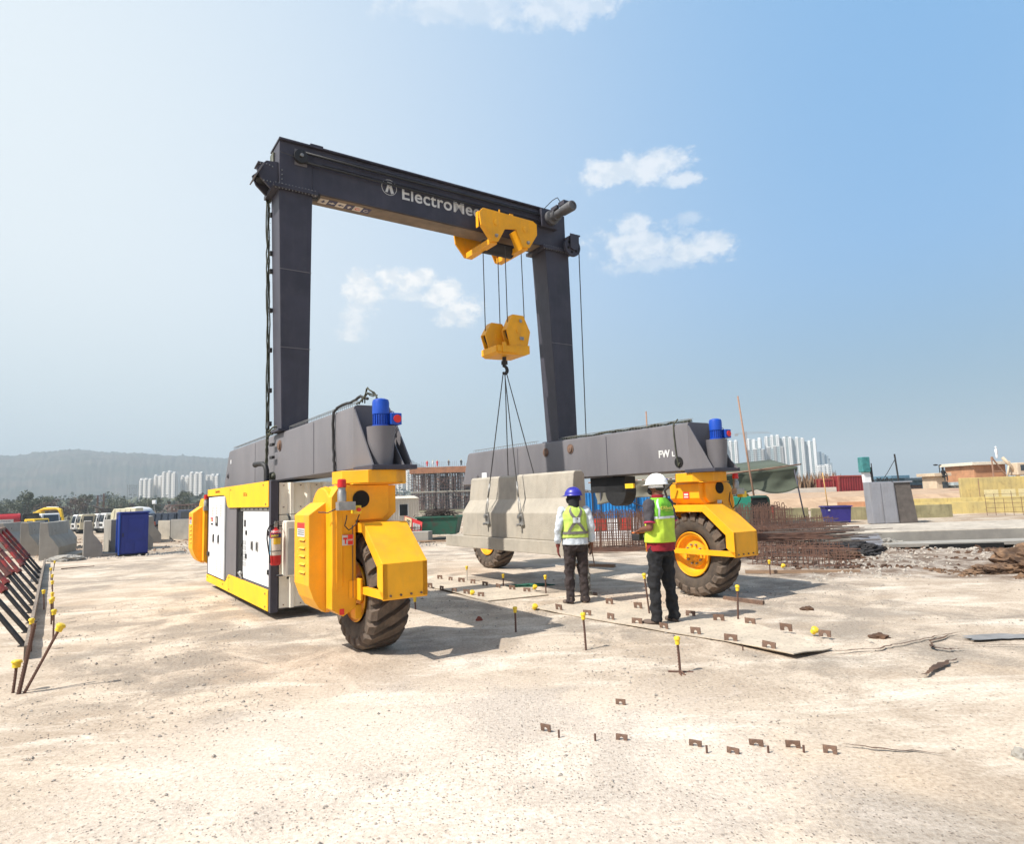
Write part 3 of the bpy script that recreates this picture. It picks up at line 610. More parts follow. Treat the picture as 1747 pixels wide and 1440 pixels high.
    sec=[(ui,1.60),(uo,1.47),(uo,.74),(uo-.05,.60),(uo-.11,.50),(ui,.45)]
    b.prism([(U(u),z) for u,z in sec],'Y',*sorted((V(v0),V(v1))))
    cv=obj('louvred_cover',b,YEL,gc,bevel=.006)
    b=B()
    for i in range(5):
        z=1.20-.085*i; b.prism([(U(uo),z),(U(uo+.016),z),(U(uo),z+.022)],'Y',*sorted((V(v0-.12),V(v0-.32))))
    obj('louvres',b,YEL,cv)
    b=B()
    for i in range(5):
        z=1.196-.085*i; bx(b,uo-.001,uo+.010,v0-.13,v0-.31,z-.004,z)
    obj('louvre_gap',b,VOID,cv)
    # mudguard: bent plates round the tyre with an open side frame
    gp=[(.86,.64),(.86,.98),(.38,1.37),(-.38,1.37),(-.86,.98),(-.86,.64)]
    ga,gb=gw or (-.28,.24)
    b=B(); t=.012
    def plate(p,q,w0=ga,w1=gb):
        b.hexa([(U(w0),V(p[0]),p[1]),(U(w1),V(p[0]),p[1]),(U(w1),V(q[0]),q[1]),(U(w0),V(q[0]),q[1]),
                (U(w0),V(p[0]*.985),p[1]-t),(U(w1),V(p[0]*.985),p[1]-t),(U(w1),V(q[0]*.985),q[1]-t),(U(w0),V(q[0]*.985),q[1]-t)])
    for p,q in zip(gp,gp[1:]): plate(p,q)
    mg=obj('mudguard',b,YEL,crane)
    for w in ((ga-.004,ga+.05),(gb-.05,gb+.004)):
        b=B(); inner=[(.72,.76),(.72,.94),(.33,1.27),(-.33,1.27),(-.72,.94),(-.72,.76)]
        for k in range(5):
            p,q=gp[k],gp[k+1]; pi,qi=inner[k],inner[k+1]
            if w[1]>gb and k==4: continue
            x0,x1=sorted((U(w[0]),U(w[1])))
            b.prism([(V(p[0]),p[1]+.001),(V(q[0]),q[1]+.001),(V(qi[0]),qi[1]),(V(pi[0]),pi[1])],'X',x0,x1)
        if w[1]<gb: bx(b,w[0],w[1],-.86,.86,.64,.715)
        else: bx(b,w[0],w[1],.30,.86,.64,.715)
        obj('guard_frame',b,YEL,mg,bevel=.003)
    for i in range(4): obj('guard_bolt',bolts([(U(ga+.07+.11*i),V(.862),.67)],'Y',.012,.012),RUST,mg)
    obj('guard_bracket',bx(bx(bx(B(),gb+.005,gb+.03,.16,.34,.58,.80),gb+.031,.44,.207,.222,.60,.78),.30,.37,.08,.204,.38,.52),YEL,mg,bevel=.004)
    # axle hub to fork
    obj('axle_hub',B().lathe([(.15,0),(.15,side*.10),(.11,side*.12),(.11,side*.2)],(U(.13),cy+wdy,.63),'X',24),YEL,wh,smooth=True)
    if motor:
        mx,my=(cx-.04,cy-.15) if side<0 else (cx+.04,cy-.42)
        zb=zt+.02; zm=zt+.46
        sh=obj('motor_pedestal',B().cyl((mx,my,zb),(mx,my,zm),.128,.158,n=28),STEEL,crane,smooth=True)
        obj('pedestal_gusset',B().prism([(my-.22,zb),(my+.2,zb),(my+.2,zm),],'X',mx+.17,mx+.18),STEEL,sh)
        mo=obj('steering_motor',B().lathe([(.10,0),(.10,.015),(.078,.02),(.078,.135),(.094,.14),(.094,.27),(.086,.30),(.05,.315),(.005,.318)],(mx,my,zm+.002),'Z',28),BLUE,sh,smooth=True)
        b=B()
        for k in range(20):
            t=2*PI*k/20; b.box(mx-.005,mx+.005,my-.09,my-.07,zm+.025,zm+.135,rz=t,c=(mx,my,zm+.08))
        obj('cooling_fins',b,BLUE,sh)
        tbx=obj('terminal_box',B().box(mx+.07,mx+.20,my-.12,my+.02,zm+.02,zm+.15),BLUE,sh,bevel=.008)
        obj('terminal_cover',B().lathe([(.045,0),(.045,-.008),(.002,-.01)],(mx+.145,my-.121,zm+.085),'Y',20),REDP,sh,smooth=True)
        obj('lifting_eye',B().tube([(mx+.12+.025*math.cos(t),my-.03,zm+.155+.022*math.sin(t)) for t in [PI*i/6 for i in range(7)]],.005,5),BLUE,sh)
    return fk,gc,cv
def beacon(x,y,z,par,sidebox=1):
    o=obj('beacon_light',B().lathe([(.045,0),(.045,.10),(.038,.11),(.038,.14),(.046,.145)],(x,y,z),'Z',18),GALV,par,smooth=True)
    obj('beacon_bracket',B().box(x-.05,x+.13,y-.05,y+.05,z-.09,z-.002),GALV,o,bevel=.004)
    obj('beacon_lens',B().lathe([(.046,0),(.044,.075),(.03,.085),(.002,.086)],(x,y,z+.147),'Z',18),RED,o,smooth=True)
    return o
fk,gc,cv=assembly(2.90,6.95,-1,1.95,wo=.08,gw=(-.14,.335),wdy=.10)
beacon(2.34,6.60,1.60,fk)
obj('stop_button_box',B().box(2.47,2.55,6.60,6.70,1.47,1.555),CAPY,fk,bevel=.006)
obj('stop_button',B().cyl((2.515,6.6,1.512),(2.515,6.57,1.512),.02,n=12),REDP,fk)
obj('beacon_wiring',B().tube(wob([(2.16,6.80,1.50),(2.22,6.7,1.49),(2.30,6.64,1.53),(2.33,6.6,1.54)],.004,3),.006,5).tube(wob([(2.40,6.62,1.46),(2.40,6.68,1.35),(2.44,6.68,1.30),(2.52,6.68,1.36),(2.55,6.66,1.46)],.003,3),.006,5),BLK,fk,smooth='full')
st=obj('stop_sign',B().box(2.385,2.505,6.722,6.727,1.145,1.255),TEXTW,fk,label='white and red stop button sign')
obj('sign_panel',B().box(2.445,2.499,6.719,6.7215,1.15,1.25),REDP,fk)
text_obj('sign_lettering','STOP',.020,MY(2.4475,6.718,1.192),TEXTW,fk,bold=.001)
obj('sign_symbol',B().box(2.395,2.44,6.719,6.7215,1.205,1.225).box(2.412,2.426,6.719,6.7215,1.16,1.225).box(2.39,2.50,6.719,6.7212,1.249,1.254),REDP,fk)
def warn(X,Y0,Y1,z,par):
    o=obj('warning_label',B().box(X-.003,X,Y0,Y1,z-.09,z+.06),TEXTW,par,label='white warning label with red heading')
    obj('label_heading',B().box(X-.005,X-.0032,Y0,Y1,z,z+.06),REDP,par)
    b=B()
    for i in range(3): b.box(X-.005,X-.0032,Y0+.02,Y1-.02,z-.025-.022*i,z-.017-.022*i)
    obj('label_writing',b,DKST,par)
warn(2.90-.80,7.07,7.33,1.33,cv)
obj('serial_plate',B().box(2.36,2.41,6.74,6.745,.44,.50),REDP,fk)
fk2,gc2,cv2=assembly(8.05,6.85,1,1.88)
beacon(8.46,6.42,1.60,fk2)
obj('stop_button_box',B().box(8.58,8.68,6.40,6.50,1.46,1.555),CAPY,fk2,bevel=.006)
obj('beacon_wiring',B().tube(wob([(8.42,6.5,1.55),(8.38,6.5,1.42),(8.42,6.5,1.28),(8.52,6.45,1.36),(8.60,6.45,1.46)],.006,3),.008,5),BLK,fk2,smooth='full')
obj('warning_label',B().box(7.925,7.929,6.88,7.0,1.46,1.57),REDP,fk2); obj('label_writing',B().box(7.922,7.9245,6.90,6.98,1.48,1.50).box(7.922,7.9245,6.90,6.98,1.515,1.545),TEXTW,fk2)
obj('small_sign',B().box(8.25,8.35,6.615,6.62,1.38,1.43),TEXTW,fk2)
obj('hose',B().tube(wob([(7.82,7.12,1.72),(7.76,7.22,1.6),(7.78,7.20,1.45),(7.86,7.1,1.38)],.004,3),.018,7),BLK,fk2,smooth='full')
fk3,gc3,cv3=assembly(2.95,14.95,-1,1.95,motor=False,wo=.12); warn(2.95-.80,15.07,15.35,1.33,cv3)
beacon(2.36,14.7,1.60,fk3)
fk4,gc4,cv4=assembly(8.05,12.75,1,1.88,motor=False)
# dark hydraulic tank hanging under the far beam
obj('hose_reel',B().cyl((7.95,8.55,1.62),(8.2,8.55,1.62),.26,n=26).box(7.95,8.2,8.3,9.2,1.6,1.87),BLK,fb_,smooth=True)
obj('reel_tag',B().box(7.90,7.94,8.05,8.25,1.66,1.74),CAPY,fb_)
# ---- power cabin slung on the near beam
X0=2.38
DOORW=WHITE
pc=obj('power_cabin',B().box(X0+.05,3.30,9.66,14.55,.13,1.90),mat('cabin_inner_grey',(.13,.13,.135),.6),crane)
obj('cabin_corner_post',B().box(X0-.004,X0+.10,9.60,9.70,.10,1.93),DKST,pc,bevel=.004)
obj('cabin_corner_post',B().box(X0,X0+.06,14.5,14.58,.12,1.90),DKST,pc)
top=[(14.6,1.93),(14.6,1.80),(12.95,1.79),(12.75,1.75),(12.62,1.60),(12.50,1.56),(9.705,1.56),(9.705,1.93)]
obj('upper_fascia',B().prism(top,'X',X0-.012,X0+.012),YEL2,pc,bevel=.003)
bot=[(14.6,.11),(9.705,.11),(9.705,.40),(12.25,.40),(12.45,.40),(12.62,.30),(12.75,.245),(14.6,.245)]
obj('lower_fascia',B().prism(bot,'X',X0-.012,X0+.012),YEL2,pc,bevel=.003)
obj('fascia_joint',B().box(X0-.0135,X0-.0122,12.42,12.425,.12,.38).box(X0-.0135,X0-.0122,12.42,12.425,1.60,1.92),RUST,pc)
ORT=mat('orange_lettering',(.35,.10,.01),.6)
text_obj('lettering','Control Panel',.075,MX(X0-.0135,13.75,1.845),ORT,pc); text_obj('lettering','DG Set',.085,MX(X0-.0135,11.3,1.74),ORT,pc)
obj('fascia_bolts',bolts([(X0-.014,y,z) for y,z in ((12.3,1.87),(10.0,1.88),(12.35,.36),(12.35,.16),(9.85,.34),(9.85,.16),(14.45,.2),(12.9,.2),(12.6,.34),(9.85,1.6))],'X',.014,.006),RUST,pc)
pd=obj('control_panel_door',B().box(X0-.006,X0+.03,12.92,14.46,.27,1.77),WHITE,pc,bevel=.008)
obj('panel_edge',B().box(X0+.001,X0+.05,12.83,12.915,.26,1.78),mat('panel_edge_grey',(.30,.31,.31),.5),pc)
LOUV=mat('vent_cream',(.50,.49,.43),.6); 
for (y,z) in ((13.95,1.50),(13.55,1.50),(13.15,1.50),(13.45,.48),(13.10,.48)):
    b=B()
    for i in range(7): b.box(X0-.012,X0-.0062,y,y+.14,z-.09+i*.03,z-.075+i*.03)
    obj('door_vent',b,LOUV,pd)
obj('display_screen',B().box(X0-.014,X0-.0062,13.48,13.72,1.22,1.40),BLK,pd,bevel=.002); obj('display_glass',B().box(X0-.016,X0-.0142,13.52,13.68,1.28,1.38),mat('display_glass',(.35,.38,.36),.2),pd)
for y,z,m in ((14.15,1.36,RED),(14.0,1.36,RED),(14.15,1.32,CAPY),(14.0,1.32,REDP),(14.12,1.25,BLK),(13.99,1.25,BLK)): obj('push_button',B().cyl((X0-.006,y,z),(X0-.024,y,z),.016,n=10),m,pd)
for y in (13.85,13.35): obj('door_handle',B().box(X0-.016,X0-.0062,y,y+.10,.92,1.06).prism([(y+.02,.88),(y+.1,.92),(y+.1,1.02),(y+.06,1.06)],'X',X0-.022,X0-.0165),BLK,pd,bevel=.003)
obj('door_hinge',B().box(X0-.03,X0-.0062,14.3,14.5,.62,.70),BLK,pd,bevel=.003)
obj('cabin_pillar',B().box(X0+.015,X0+.045,11.95,12.82,.30,1.78),STEEL,pc)
obj('cabin_recess',B().box(X0+.046,X0+.049,11.55,11.949,.34,1.58),VOID,pc)
gd=obj('generator_door',B().box(X0+.03,X0+.07,9.80,11.50,.42,1.50),WHITE,pc,bevel=.01)
obj('door_rail',B().box(X0+.02,X0+.07,9.75,11.65,1.503,1.555),GALV,pc)
obj('rail_bolts',bolts([(X0+.015,9.85+.28*i,1.53) for i in range(7)],'X',.012,.01),BLK,pc)
obj('sill',B().box(X0+.012,X0+.07,9.72,11.9,.36,.415),DKST,pc)
b=B(); 
for (y0,y1,z0,z1) in ((10.05,10.055,.50,1.42),(11.2,11.205,.5,1.42),(10.62,10.625,.5,1.40)): b.box(X0+.028,X0+.0295,y0,y1,z0,z1)
for (y0,y1,z) in ((10.05,10.60,1.40),(10.65,11.2,1.40),(10.1,11.2,.55)): b.box(X0+.028,X0+.0295,y0,y1,z,z+.005)
obj('door_seam',b,mat('seam_grey',(.35,.36,.37),.6),gd)
for y,z in ((11.22,1.12),(11.22,.75),(9.82,.60),(9.82,1.15)): obj('door_hinge',B().box(X0+.012,X0+.0295,y,y+.05,z,z+.07),BLK,gd,bevel=.002)
for y in (10.78,10.45):
    hh=obj('door_latch',B().box(X0+.014,X0+.0295,y,y+.12,.90,1.04),GALV,gd,bevel=.004); obj('latch_grip',B().box(X0+.010,X0+.0135,y+.03,y+.09,.92,1.02),BLK,gd)
obj('gauge',B().box(X0+.02,X0+.0295,11.30,11.40,1.25,1.36),BLK,gd,bevel=.003)
b=B()
for i in range(5): b.box(X0+.024,X0+.0295,11.28,11.46,.62+.085*i,.69+.085*i)
obj('door_vent',b,mat('vent_grey',(.45,.46,.46),.6),gd)
obj('valve',B().tube([(X0+.02,11.62,.45),(X0-.02,11.6,.50),(X0-.03,11.5,.51),(X0-.02,11.42,.46),(X0+.0,11.42,.40)],.014,6).ell((X0-.01,11.5,.50),(.03,.05,.04)),GALV,pc,smooth=True)
obj('hose_cluster',B().tube(wob([(X0+.06,11.60,.45),(X0+.05,11.62,.8),(X0+.055,11.6,1.2),(X0+.06,11.63,1.5)],.02,6),.02,6),BLK,pc,smooth='full')
# corrugated end wall facing the front wheel
def corr(x0,x1,z0,z1,y):
    p=[]; x=x0; w=.235
    b=B(); 
    while x<x1-.02:
        for dx,dy in ((0,0),(.115,0),(.14,-.07),(.185,-.07),(.21,0)):
            if x+dx<=x1: p.append((x+dx,y+dy))
        x+=w
    p.append((x1,y)); q=[(a,c+.012) for a,c in p][::-1]
    b.prism(p+q,'Z',z0,z1); return b
for z0,z1 in ((1.45,1.90),(.15,1.44)): obj('end_sheet',corr(2.50,3.30,z0,z1,9.635 if z0>1 else 9.625),CREAM,pc)
obj('sheet_screws',bolts([(x,9.62,z) for x in (2.56,2.80,3.03) for z in (1.86,1.55,.72,.19)],'Y',.008,.012),RUST,pc)
obj('isolator_box',B().box(2.52,2.90,9.36,9.56,.60,1.36),CREAM,pc,bevel=.015); obj('isolator_door',B().box(2.55,2.87,9.347,9.36,.62,1.26),mat('grey_box_door',(.42,.41,.37),.5),pc,bevel=.006)
obj('hose_conduit',B().tube(wob([(2.60,9.55,1.46),(2.62,9.52,1.3),(2.60,9.55,1.0),(2.62,9.55,.7),(2.60,9.56,.55)],.012,4),.016,6).box(2.44,2.62,9.50,9.53,.60,.62),BLK,pc,smooth='full')
obj('hanging_cord',B().tube([(2.42,12.0,.12),(2.40,11.98,-.0)],.005,5),BLK,pc)
# ---- fire extinguisher hung on the cabin corner
fe=empty('fire_extinguisher',CW(2.40,9.42,.68),CA,'red powder fire extinguisher with black hose hung on the crane cabin corner','fire extinguisher')
body=obj('cylinder',B().lathe([(.02,0),(.06,.005),(.072,.03),(.072,.42),(.065,.455),(.04,.485),(.02,.50),(.02,.53)],(0,0,0.08),'Z',32),RED,fe,smooth=True)
LB=[('label_navy',(.012,.016,.10),.38,.435,-2.9,-.4),('label_cream',(.62,.52,.42),.14,.375,-2.9,-.4),('label_blue',(.13,.45,.68),.14,.375,-3.4,-2.9),('label_yellow',(.70,.42,.02),.29,.375,-2.2,-.8),('label_gold',(.70,.5,.02),.20,.40,-.4,-.05)]
for k,(n,c,z0,z1,a0,a1) in enumerate(LB):
    b=B(); r=.0735+.0008*k; N_=10
    for i in range(N_):
        t0=a0+(a1-a0)*i/N_; t1=a0+(a1-a0)*(i+1)/N_; b.quad((r*math.cos(t0),r*math.sin(t0),z0+.08),(r*math.cos(t1),r*math.sin(t1),z0+.08),(r*math.cos(t1),r*math.sin(t1),z1+.08),(r*math.cos(t0),r*math.sin(t0),z1+.08))
    obj('label',b,mat(n,c,.4),body)
def wraptext(s,size,z,r,a0,m,par,bold=0):
    bm=text_bm(s,size,.0005,bold)
    for v in bm.verts:
        t=a0+v.co.x/r; v.co=Vector(((r+v.co.z)*math.cos(t),(r+v.co.z)*math.sin(t),z+v.co.y))
    return obj('lettering',bm,m,par)
wraptext('POWDER',.040,.528,.0722,-2.75,TEXTW,body,.0012); wraptext('SAFEX',.038,.474,.0775,-2.7,CAPY,body,.001)
b=B()
for i in range(10): b.box(-.0,.0005,-.08,-.0795,.24+.012*i,.243+.012*i)
obj('strap',B().lathe([(.077,0),(.079,0),(.079,.008),(.077,.008)],(0,0,.275),'Z',28,closed=True),ROPE,fe)
obj('valve_head',B().box(-.02,.02,-.02,.02,.60,.66).box(-.015,.10,-.012,.012,.665,.68).box(-.015,.09,-.012,.012,.64,.65),GALV,fe,bevel=.003)
obj('hose',B().tube([(-.02,0,.64),(-.08,-.01,.63),(-.115,-.02,.56),(-.12,-.02,.45),(-.105,-.03,.32),(-.09,-.04,.22),(-.085,-.045,.12)],.010,7),BLK,fe,smooth='full')
obj('hook_bar',B().tube([(.0,.02,.66),(.02,.12,.69),(.06,.2,.68)],.006,5).box(-.05,.2,.15,.16,.60,.615),BLK,fe)
# ================================================================ BARRIER ON THE HOOK
def jersey(prof,y0,y1,base=None,ends=True):
    b=B(); b.prism(prof,'Y',y0,y1)
    return b
hbz=.64
bar=empty('concrete_barrier',CW(6.86,9.9,hbz),CA,'pale concrete crash barrier hanging from the crane hook with shadows across its face','concrete barrier')
prof=[(-.36,.22),(-.36,.66),(-.19,.90),(-.14,1.30),(-.11,1.335),(.03,1.335),(.09,1.27),(.09,.22)]
obj('barrier_body',B().prism(prof,'Y',-1.72,1.52),CONC,bar,bevel=.012)
obj('form_joint',B().box(-.362,-.3605,-.52,-.515,.23,.65).box(-.362,-.3605,.93,.935,.23,.65),CONC2,bar)
obj('barrier_foot',B().box(-.43,.092,-1.74,2.10,.0,.217),CONC,bar,bevel=.010)
for y in (.55,-.55):
    for sx in (-1,1):
        obj('lifting_lug',B().box(-.4,-.362,y-.06,y+.06,.44,.66,rx=R(-12)).cyl((-.37,y,.60),(-.45,y,.60),.035,n=10).cyl((-.37,y-.0,.47),(-.47,y+.02,.46),.022,n=8) if sx<0 else B().box(.092,.12,y-.06,y+.06,.44,.66),GALV if sx<0 else RUST,bar,bevel=.003)
# slings
sg=empty('wire_sling',CW(HX,HY,3.98),CA,'four leg wire rope sling from the hook down to the hanging barrier','sling')
for y,sx in ((.55,-1),(-.55,-1),(.55,1),(-.55,1)):
    p1=Vector((6.86+(-.40 if sx<0 else .11)-HX,9.9+y-HY,hbz+.68-3.98)); p0=Vector((sx*.02,y*.04,-.03))
    obj('sling_leg',B().tube([p0,p0.lerp(p1,.5),p0.lerp(p1,.80)],.010,6),ROPE,sg); q=p0.lerp(p1,.80)
    obj('rope_thimble',B().tube([q,q.lerp(p1,.5)],.017,6).tube([q.lerp(p1,.5),q.lerp(p1,.75)+Vector((0,.03,0)),p1+Vector((0,.02,-.02)),p1+Vector((0,-.02,-.02)),q.lerp(p1,.75)+Vector((0,-.03,0)),q.lerp(p1,.5)],.010,6),GALV,sg,smooth='full')
# ================================================================ THINGS ON THE GROUND
SHEET=mat('dusty_steel_sheet',(.56,.47,.36),.85,var=.2,scale=2.2,col2=(.40,.34,.265),bump=.15,bscale=40,contrast=(.35,.65),speck=30)
def sheet(name,pts,label,warp=.02,t=.012):
    bm=bmesh.new(); cx=sum(p[0] for p in pts)/len(pts); cy=sum(p[1] for p in pts)/len(pts)
    # finely divided outline so the rim can lift a little off the ground
    out=[]
    for p,q in zip(pts,pts[1:]+pts[:1]):
        n=max(2,int(math.hypot(q[0]-p[0],q[1]-p[1])/.12))
        for i in range(n): out.append((p[0]+(q[0]-p[0])*i/n,p[1]+(q[1]-p[1])*i/n))
    rings=[]
    for k,sx in enumerate((1,.8,.5,.2)):
        rings.append([(cx+(x-cx)*sx-cx,cy+(y-cy)*sx-cy, .024+(warp*max(0,noise.noise(Vector((x*1.3,y*1.3,3))))*1.6 if k==0 else 0)) for x,y in out])
    V=[[bm.verts.new(p) for p in r] for r in rings]; n=len(out)
    for a,b in zip(V,V[1:]):
        for i in range(n): bm.faces.new((a[i],a[(i+1)%n],b[(i+1)%n],b[i]))
    bm.faces.new(V[-1])
    geo=bmesh.ops.extrude_face_region(bm,geom=bm.faces[:]); vs=[g for g in geo['geom'] if isinstance(g,bmesh.types.BMVert)]
    bmesh.ops.translate(bm,verts=vs,vec=(0,0,-t))
    return obj(name,bm,SHEET,loc=(cx,cy,0),label=label,cat='steel sheet',group='thin sheets under the anchor plates')
sheet('ground_sheet',[(-1.88,12.56),(-.46,10.22),(.49,10.65),(-1.61,13.84)],'thin dusty sheet lying left of the blue helmeted man, farther one')
sheet('ground_sheet',[(.17,9.47),(1.62,7.65),(2.16,7.06),(2.55,6.32),(3.04,6.59),(2.62,8.24),(1.13,10.22)],'thin dusty sheet under the feet of the man in the white helmet',.03,t=.010)
# anchor plates with an arched notch
def anchor_mesh():
    b=B(); w=.075; h=.082; p=[(-w,0),(-.035,0),(-.035,.022)]
    for i in range(7): t=PI-PI*i/6; p.append((.026*math.cos(t),.024+.024*math.sin(t)))
    p+=[(.03,.0),(w,0),(w,h),(-w,h)]
    p[2]=(-.026,.0); p=[(-w,0),(-.026,0)]+p[3:]
    b.prism(p,'Y',-.005,.005); return b
AP=None
ORD=['first','second','third','fourth','fifth','sixth','seventh','eighth','ninth']
rows=[('far row on the sheet left of the blue helmeted man',[(-1.52,13.13),(-1.29,12.87),(-1.05,12.55),(-.82,12.27),(-.58,11.95),(-.34,11.62),(-.09,11.33),(.15,11.03)]),
 ('near row on the sheet left of the blue helmeted man',[(-1.56,11.94),(-1.32,11.61),(-1.07,11.25),(-.84,11.01),(-.59,10.68)]),
 ('far row behind the man in the white helmet',[(1.30,9.55),(1.63,9.13),(2.16,8.46),(2.41,8.11),(2.68,7.81),(2.94,7.43),(3.20,7.08)]),
 ('near row in front of the man in the white helmet',[(.56,9.22),(.89,8.74),(1.15,8.42),(1.42,8.10),(1.67,7.76),(1.94,7.42),(2.20,7.04),(2.45,6.66)]),
 ('gravel patch in the right foreground',[(.16,4.67),(.64,4.45),(.75,5.17),(1.08,4.31),(1.27,4.17),(1.45,4.27),(1.66,4.23),(1.84,4.13)]),
 ('rubble edge below the rebar cages',[(5.37,13.33),(5.63,13.04)])]
for rn,pts in rows:
    for i,(x,y) in enumerate(pts):
        lab='rusty notched anchor plate, %s from left, %s'%(ORD[i],rn)
        lab=' '.join(lab.split()[:16])
        rz=R(-54)+random.uniform(-.25,.25)+(R(26) if 'fore' in rn else R(10))
        if AP is None: AP=obj('anchor_plate',anchor_mesh(),RUST,loc=(x,y,.022),rz=rz,bevel=.001); tag(AP,lab,'anchor plate','rusty anchor plates standing in rows'); c=AP
        else: c=dup(AP,(x,y,.0 if ('fore' in rn or 'rubble' in rn) else .022),rz,lab)
        c.scale=(random.uniform(.78,.98) if 'fore' not in rn else random.uniform(.5,.6),1,random.uniform(.78,1.0) if 'fore' not in rn else random.uniform(.45,.6)); c.rotation_euler[0]=random.uniform(-.16,.16); c.rotation_euler[1]=random.uniform(-.06,.06)
AP2=None
for i,(x,y,w) in enumerate([(.24,4.55,'second from left of the foreground row'),(.47,4.46,'left of the plates in the foreground middle'),(1.12,4.20,'below the fourth foreground anchor plate'),(1.48,4.16,'between two right foreground anchor plates'),(1.69,4.15,'rightmost of the foreground row'),(2.21,6.71,'by the near edge of the sheet')]):
    lab='short rusty rebar stub, '+w
    if AP2 is None:
        AP2=obj('rebar_stub',B().cyl((0,0,-.01),(0,0,.045),.007,n=7),REBAR,loc=(x,y,0)); tag(AP2,lab,'rebar stub','short rebar stubs in the ground')
    else: dup(AP2,(x,y,0),random.uniform(0,3),lab)
# capped rods
def cap_bm(z=0,r=.03):
    return B().lathe([(r*.74,0),(r*.78,.04),(r*1.0,.042),(r*1.0,.056),(r*.75,.068),(.002,.072)],(0,0,z),'Z',14)
def rod(x,y,h,label,tx=0,ty=0,r=.011,capr=.028,cap=True,rot=0):
    e=empty('capped_rod' if cap else 'bare_rod',(x,y,-.02),rot,label,'rebar rod','rebar rods standing in the ground')
    e.rotation_euler=(ty,tx,rot)
    b=B(); b.tube([(0,0,0),(.002,0,h*.5),(0,0,h)],r,7)
    for i in range(int(h/.025)): b.cyl((0,0,.02+i*.025),(0,0,.026+i*.025),r*1.15,n=7,caps=False)
    obj('rod',b,REBAR,e); 
    if cap: obj('cap',cap_bm(h-.03,capr),CAPY,e,smooth=True)
    return e
RODS=[(.68,6.94,.36,'rod with yellow cap standing left of the cross tied rod',-.04,0),(-.04,7.99,.27,'yellow capped rod standing in the shadow right of the near wheel',0,0),
(2.63,8.09,.42,'tall yellow capped rod beside the rusty square bar',.05,0),(.46,10.98,.27,'yellow capped rod at the right end of the far sheet',0,0),(-.25,11.77,.22,'yellow capped rod behind the far row of anchor plates',0,0),
(-1.50,9.80,.16,'short yellow capped rod just right of the near wheel guard',-.05,0),(1.70,8.73,.52,'yellow capped rod just left of the white helmeted man',-.08,0),(4.67,12.35,.24,'yellow capped rod right of the right front wheel',0,0)]
for x,y,h,l,tx,ty in RODS: rod(x,y,h,l,tx,ty)
e=rod(-.96,12.74,.28,'rod with a dusty white cap behind the far sheet',0,0); e.children[1].data.materials[0]=mat('dusty_white_cap',(.55,.5,.42),.7)
e=rod(1.40,5.96,.30,'yellow capped rod with crossed rebar tied at its foot',-.03,0)
e2=obj('rebar_cross',B().tube([(-.10,-.02,.0),(.10,.05,.02)],.010,6).tube([(-.09,.06,.03),(.12,.02,.02)],.010,6).tube([(.0,0,.03),(-.01,-.12,.0)],.009,6).tube([(.0,0,.05),(.03,-.06,.02)],.008,6),REBAR,e)
for x,y,l in ((.22,9.35,'yellow cap near the corner of the long sheet'),(-.75,10.9,'yellow cap low beside the near left row of plates'),(.28,11.3,'yellow cap behind the last plate of the far left row'),(5.2,13.1,'yellow cap lying by the rubble edge'),(3.15,7.25,'yellow cap behind the right end of the plate row')):
    o=obj('rod_cap',cap_bm(0,.04),CAPY,loc=(x,y,.035),smooth=True); o.rotation_euler=(.7,.4,0); tag(o,l,'rod cap','loose yellow rod caps')
# west edge: form plank with rods and steel props
plk=obj('form_plank',B().box(-.02,.02,0,16.2,0,.17).xf(Matrix.Rotation(.575*1.0593,4,'Z')),mat('grey_form_wood',(.27,.22,.17),.85,var=.3,scale=3,col2=(.14,.11,.09),stretch=(6,1,1),bump=.3),loc=(-5.40,7.38,-.02)); tag(plk,'long grey formwork plank on edge holding the row of red props','plank')
WR=[(-4.55,6.08,.26,'thick rod with big yellow cap at the left frame edge',0,.044,True,.012),(-4.47,6.04,.62,'bare leaning rod between the two nearest capped rods at left',.10,0,False,.017),(-4.44,6.06,.62,'long rod leaning right with a yellow cap, nearest the lower left',.42,.04,True,.012)]
for x,y,h,l,tx,cr,cap,r in WR: rod(x,y,h,l,tx,-.12,r,cr or .035,cap)
wl=['nearest','second','third','fourth','fifth','sixth','seventh','eighth','ninth','farthest']
for i,(x,y) in enumerate([(-5.60,7.76),(-5.85,8.48),(-6.66,9.60),(-6.84,9.89),(-7.34,10.56),(-7.80,11.05),(-8.70,12.53),(-9.70,13.94),(-10.95,15.69),(-12.50,17.98)]):
    rod(x-.02,y,.36-.012*i,'yellow capped rod along the form plank, %s from the camera'%wl[i],random.uniform(-.10,.14),-.05,.010,random.uniform(.027,.033))
PROPS=[(-5.91,8.13),(-6.53,9.02),(-7.02,9.76),(-7.76,10.76),(-8.35,11.62),(-8.89,12.39),(-9.62,13.46),(-10.60,14.85),(-11.51,16.13),(-12.48,17.50),(-13.30,18.65)]
PRED=mat('red_prop_paint',(.32,.022,.020),.5,var=.4,scale=7,col2=(.09,.030,.025),contrast=(.42,.6)); PRST=mat('rusty_prop_paint',(.15,.06,.045),.75,var=.4,scale=6,col2=(.10,.03,.028)); PBLK=mat('prop_inner_tube',(.035,.033,.033),.45,metal=.5,var=.3)
pw=['nearest','second','third','fourth','fifth','sixth','seventh','eighth','ninth','tenth','farthest']
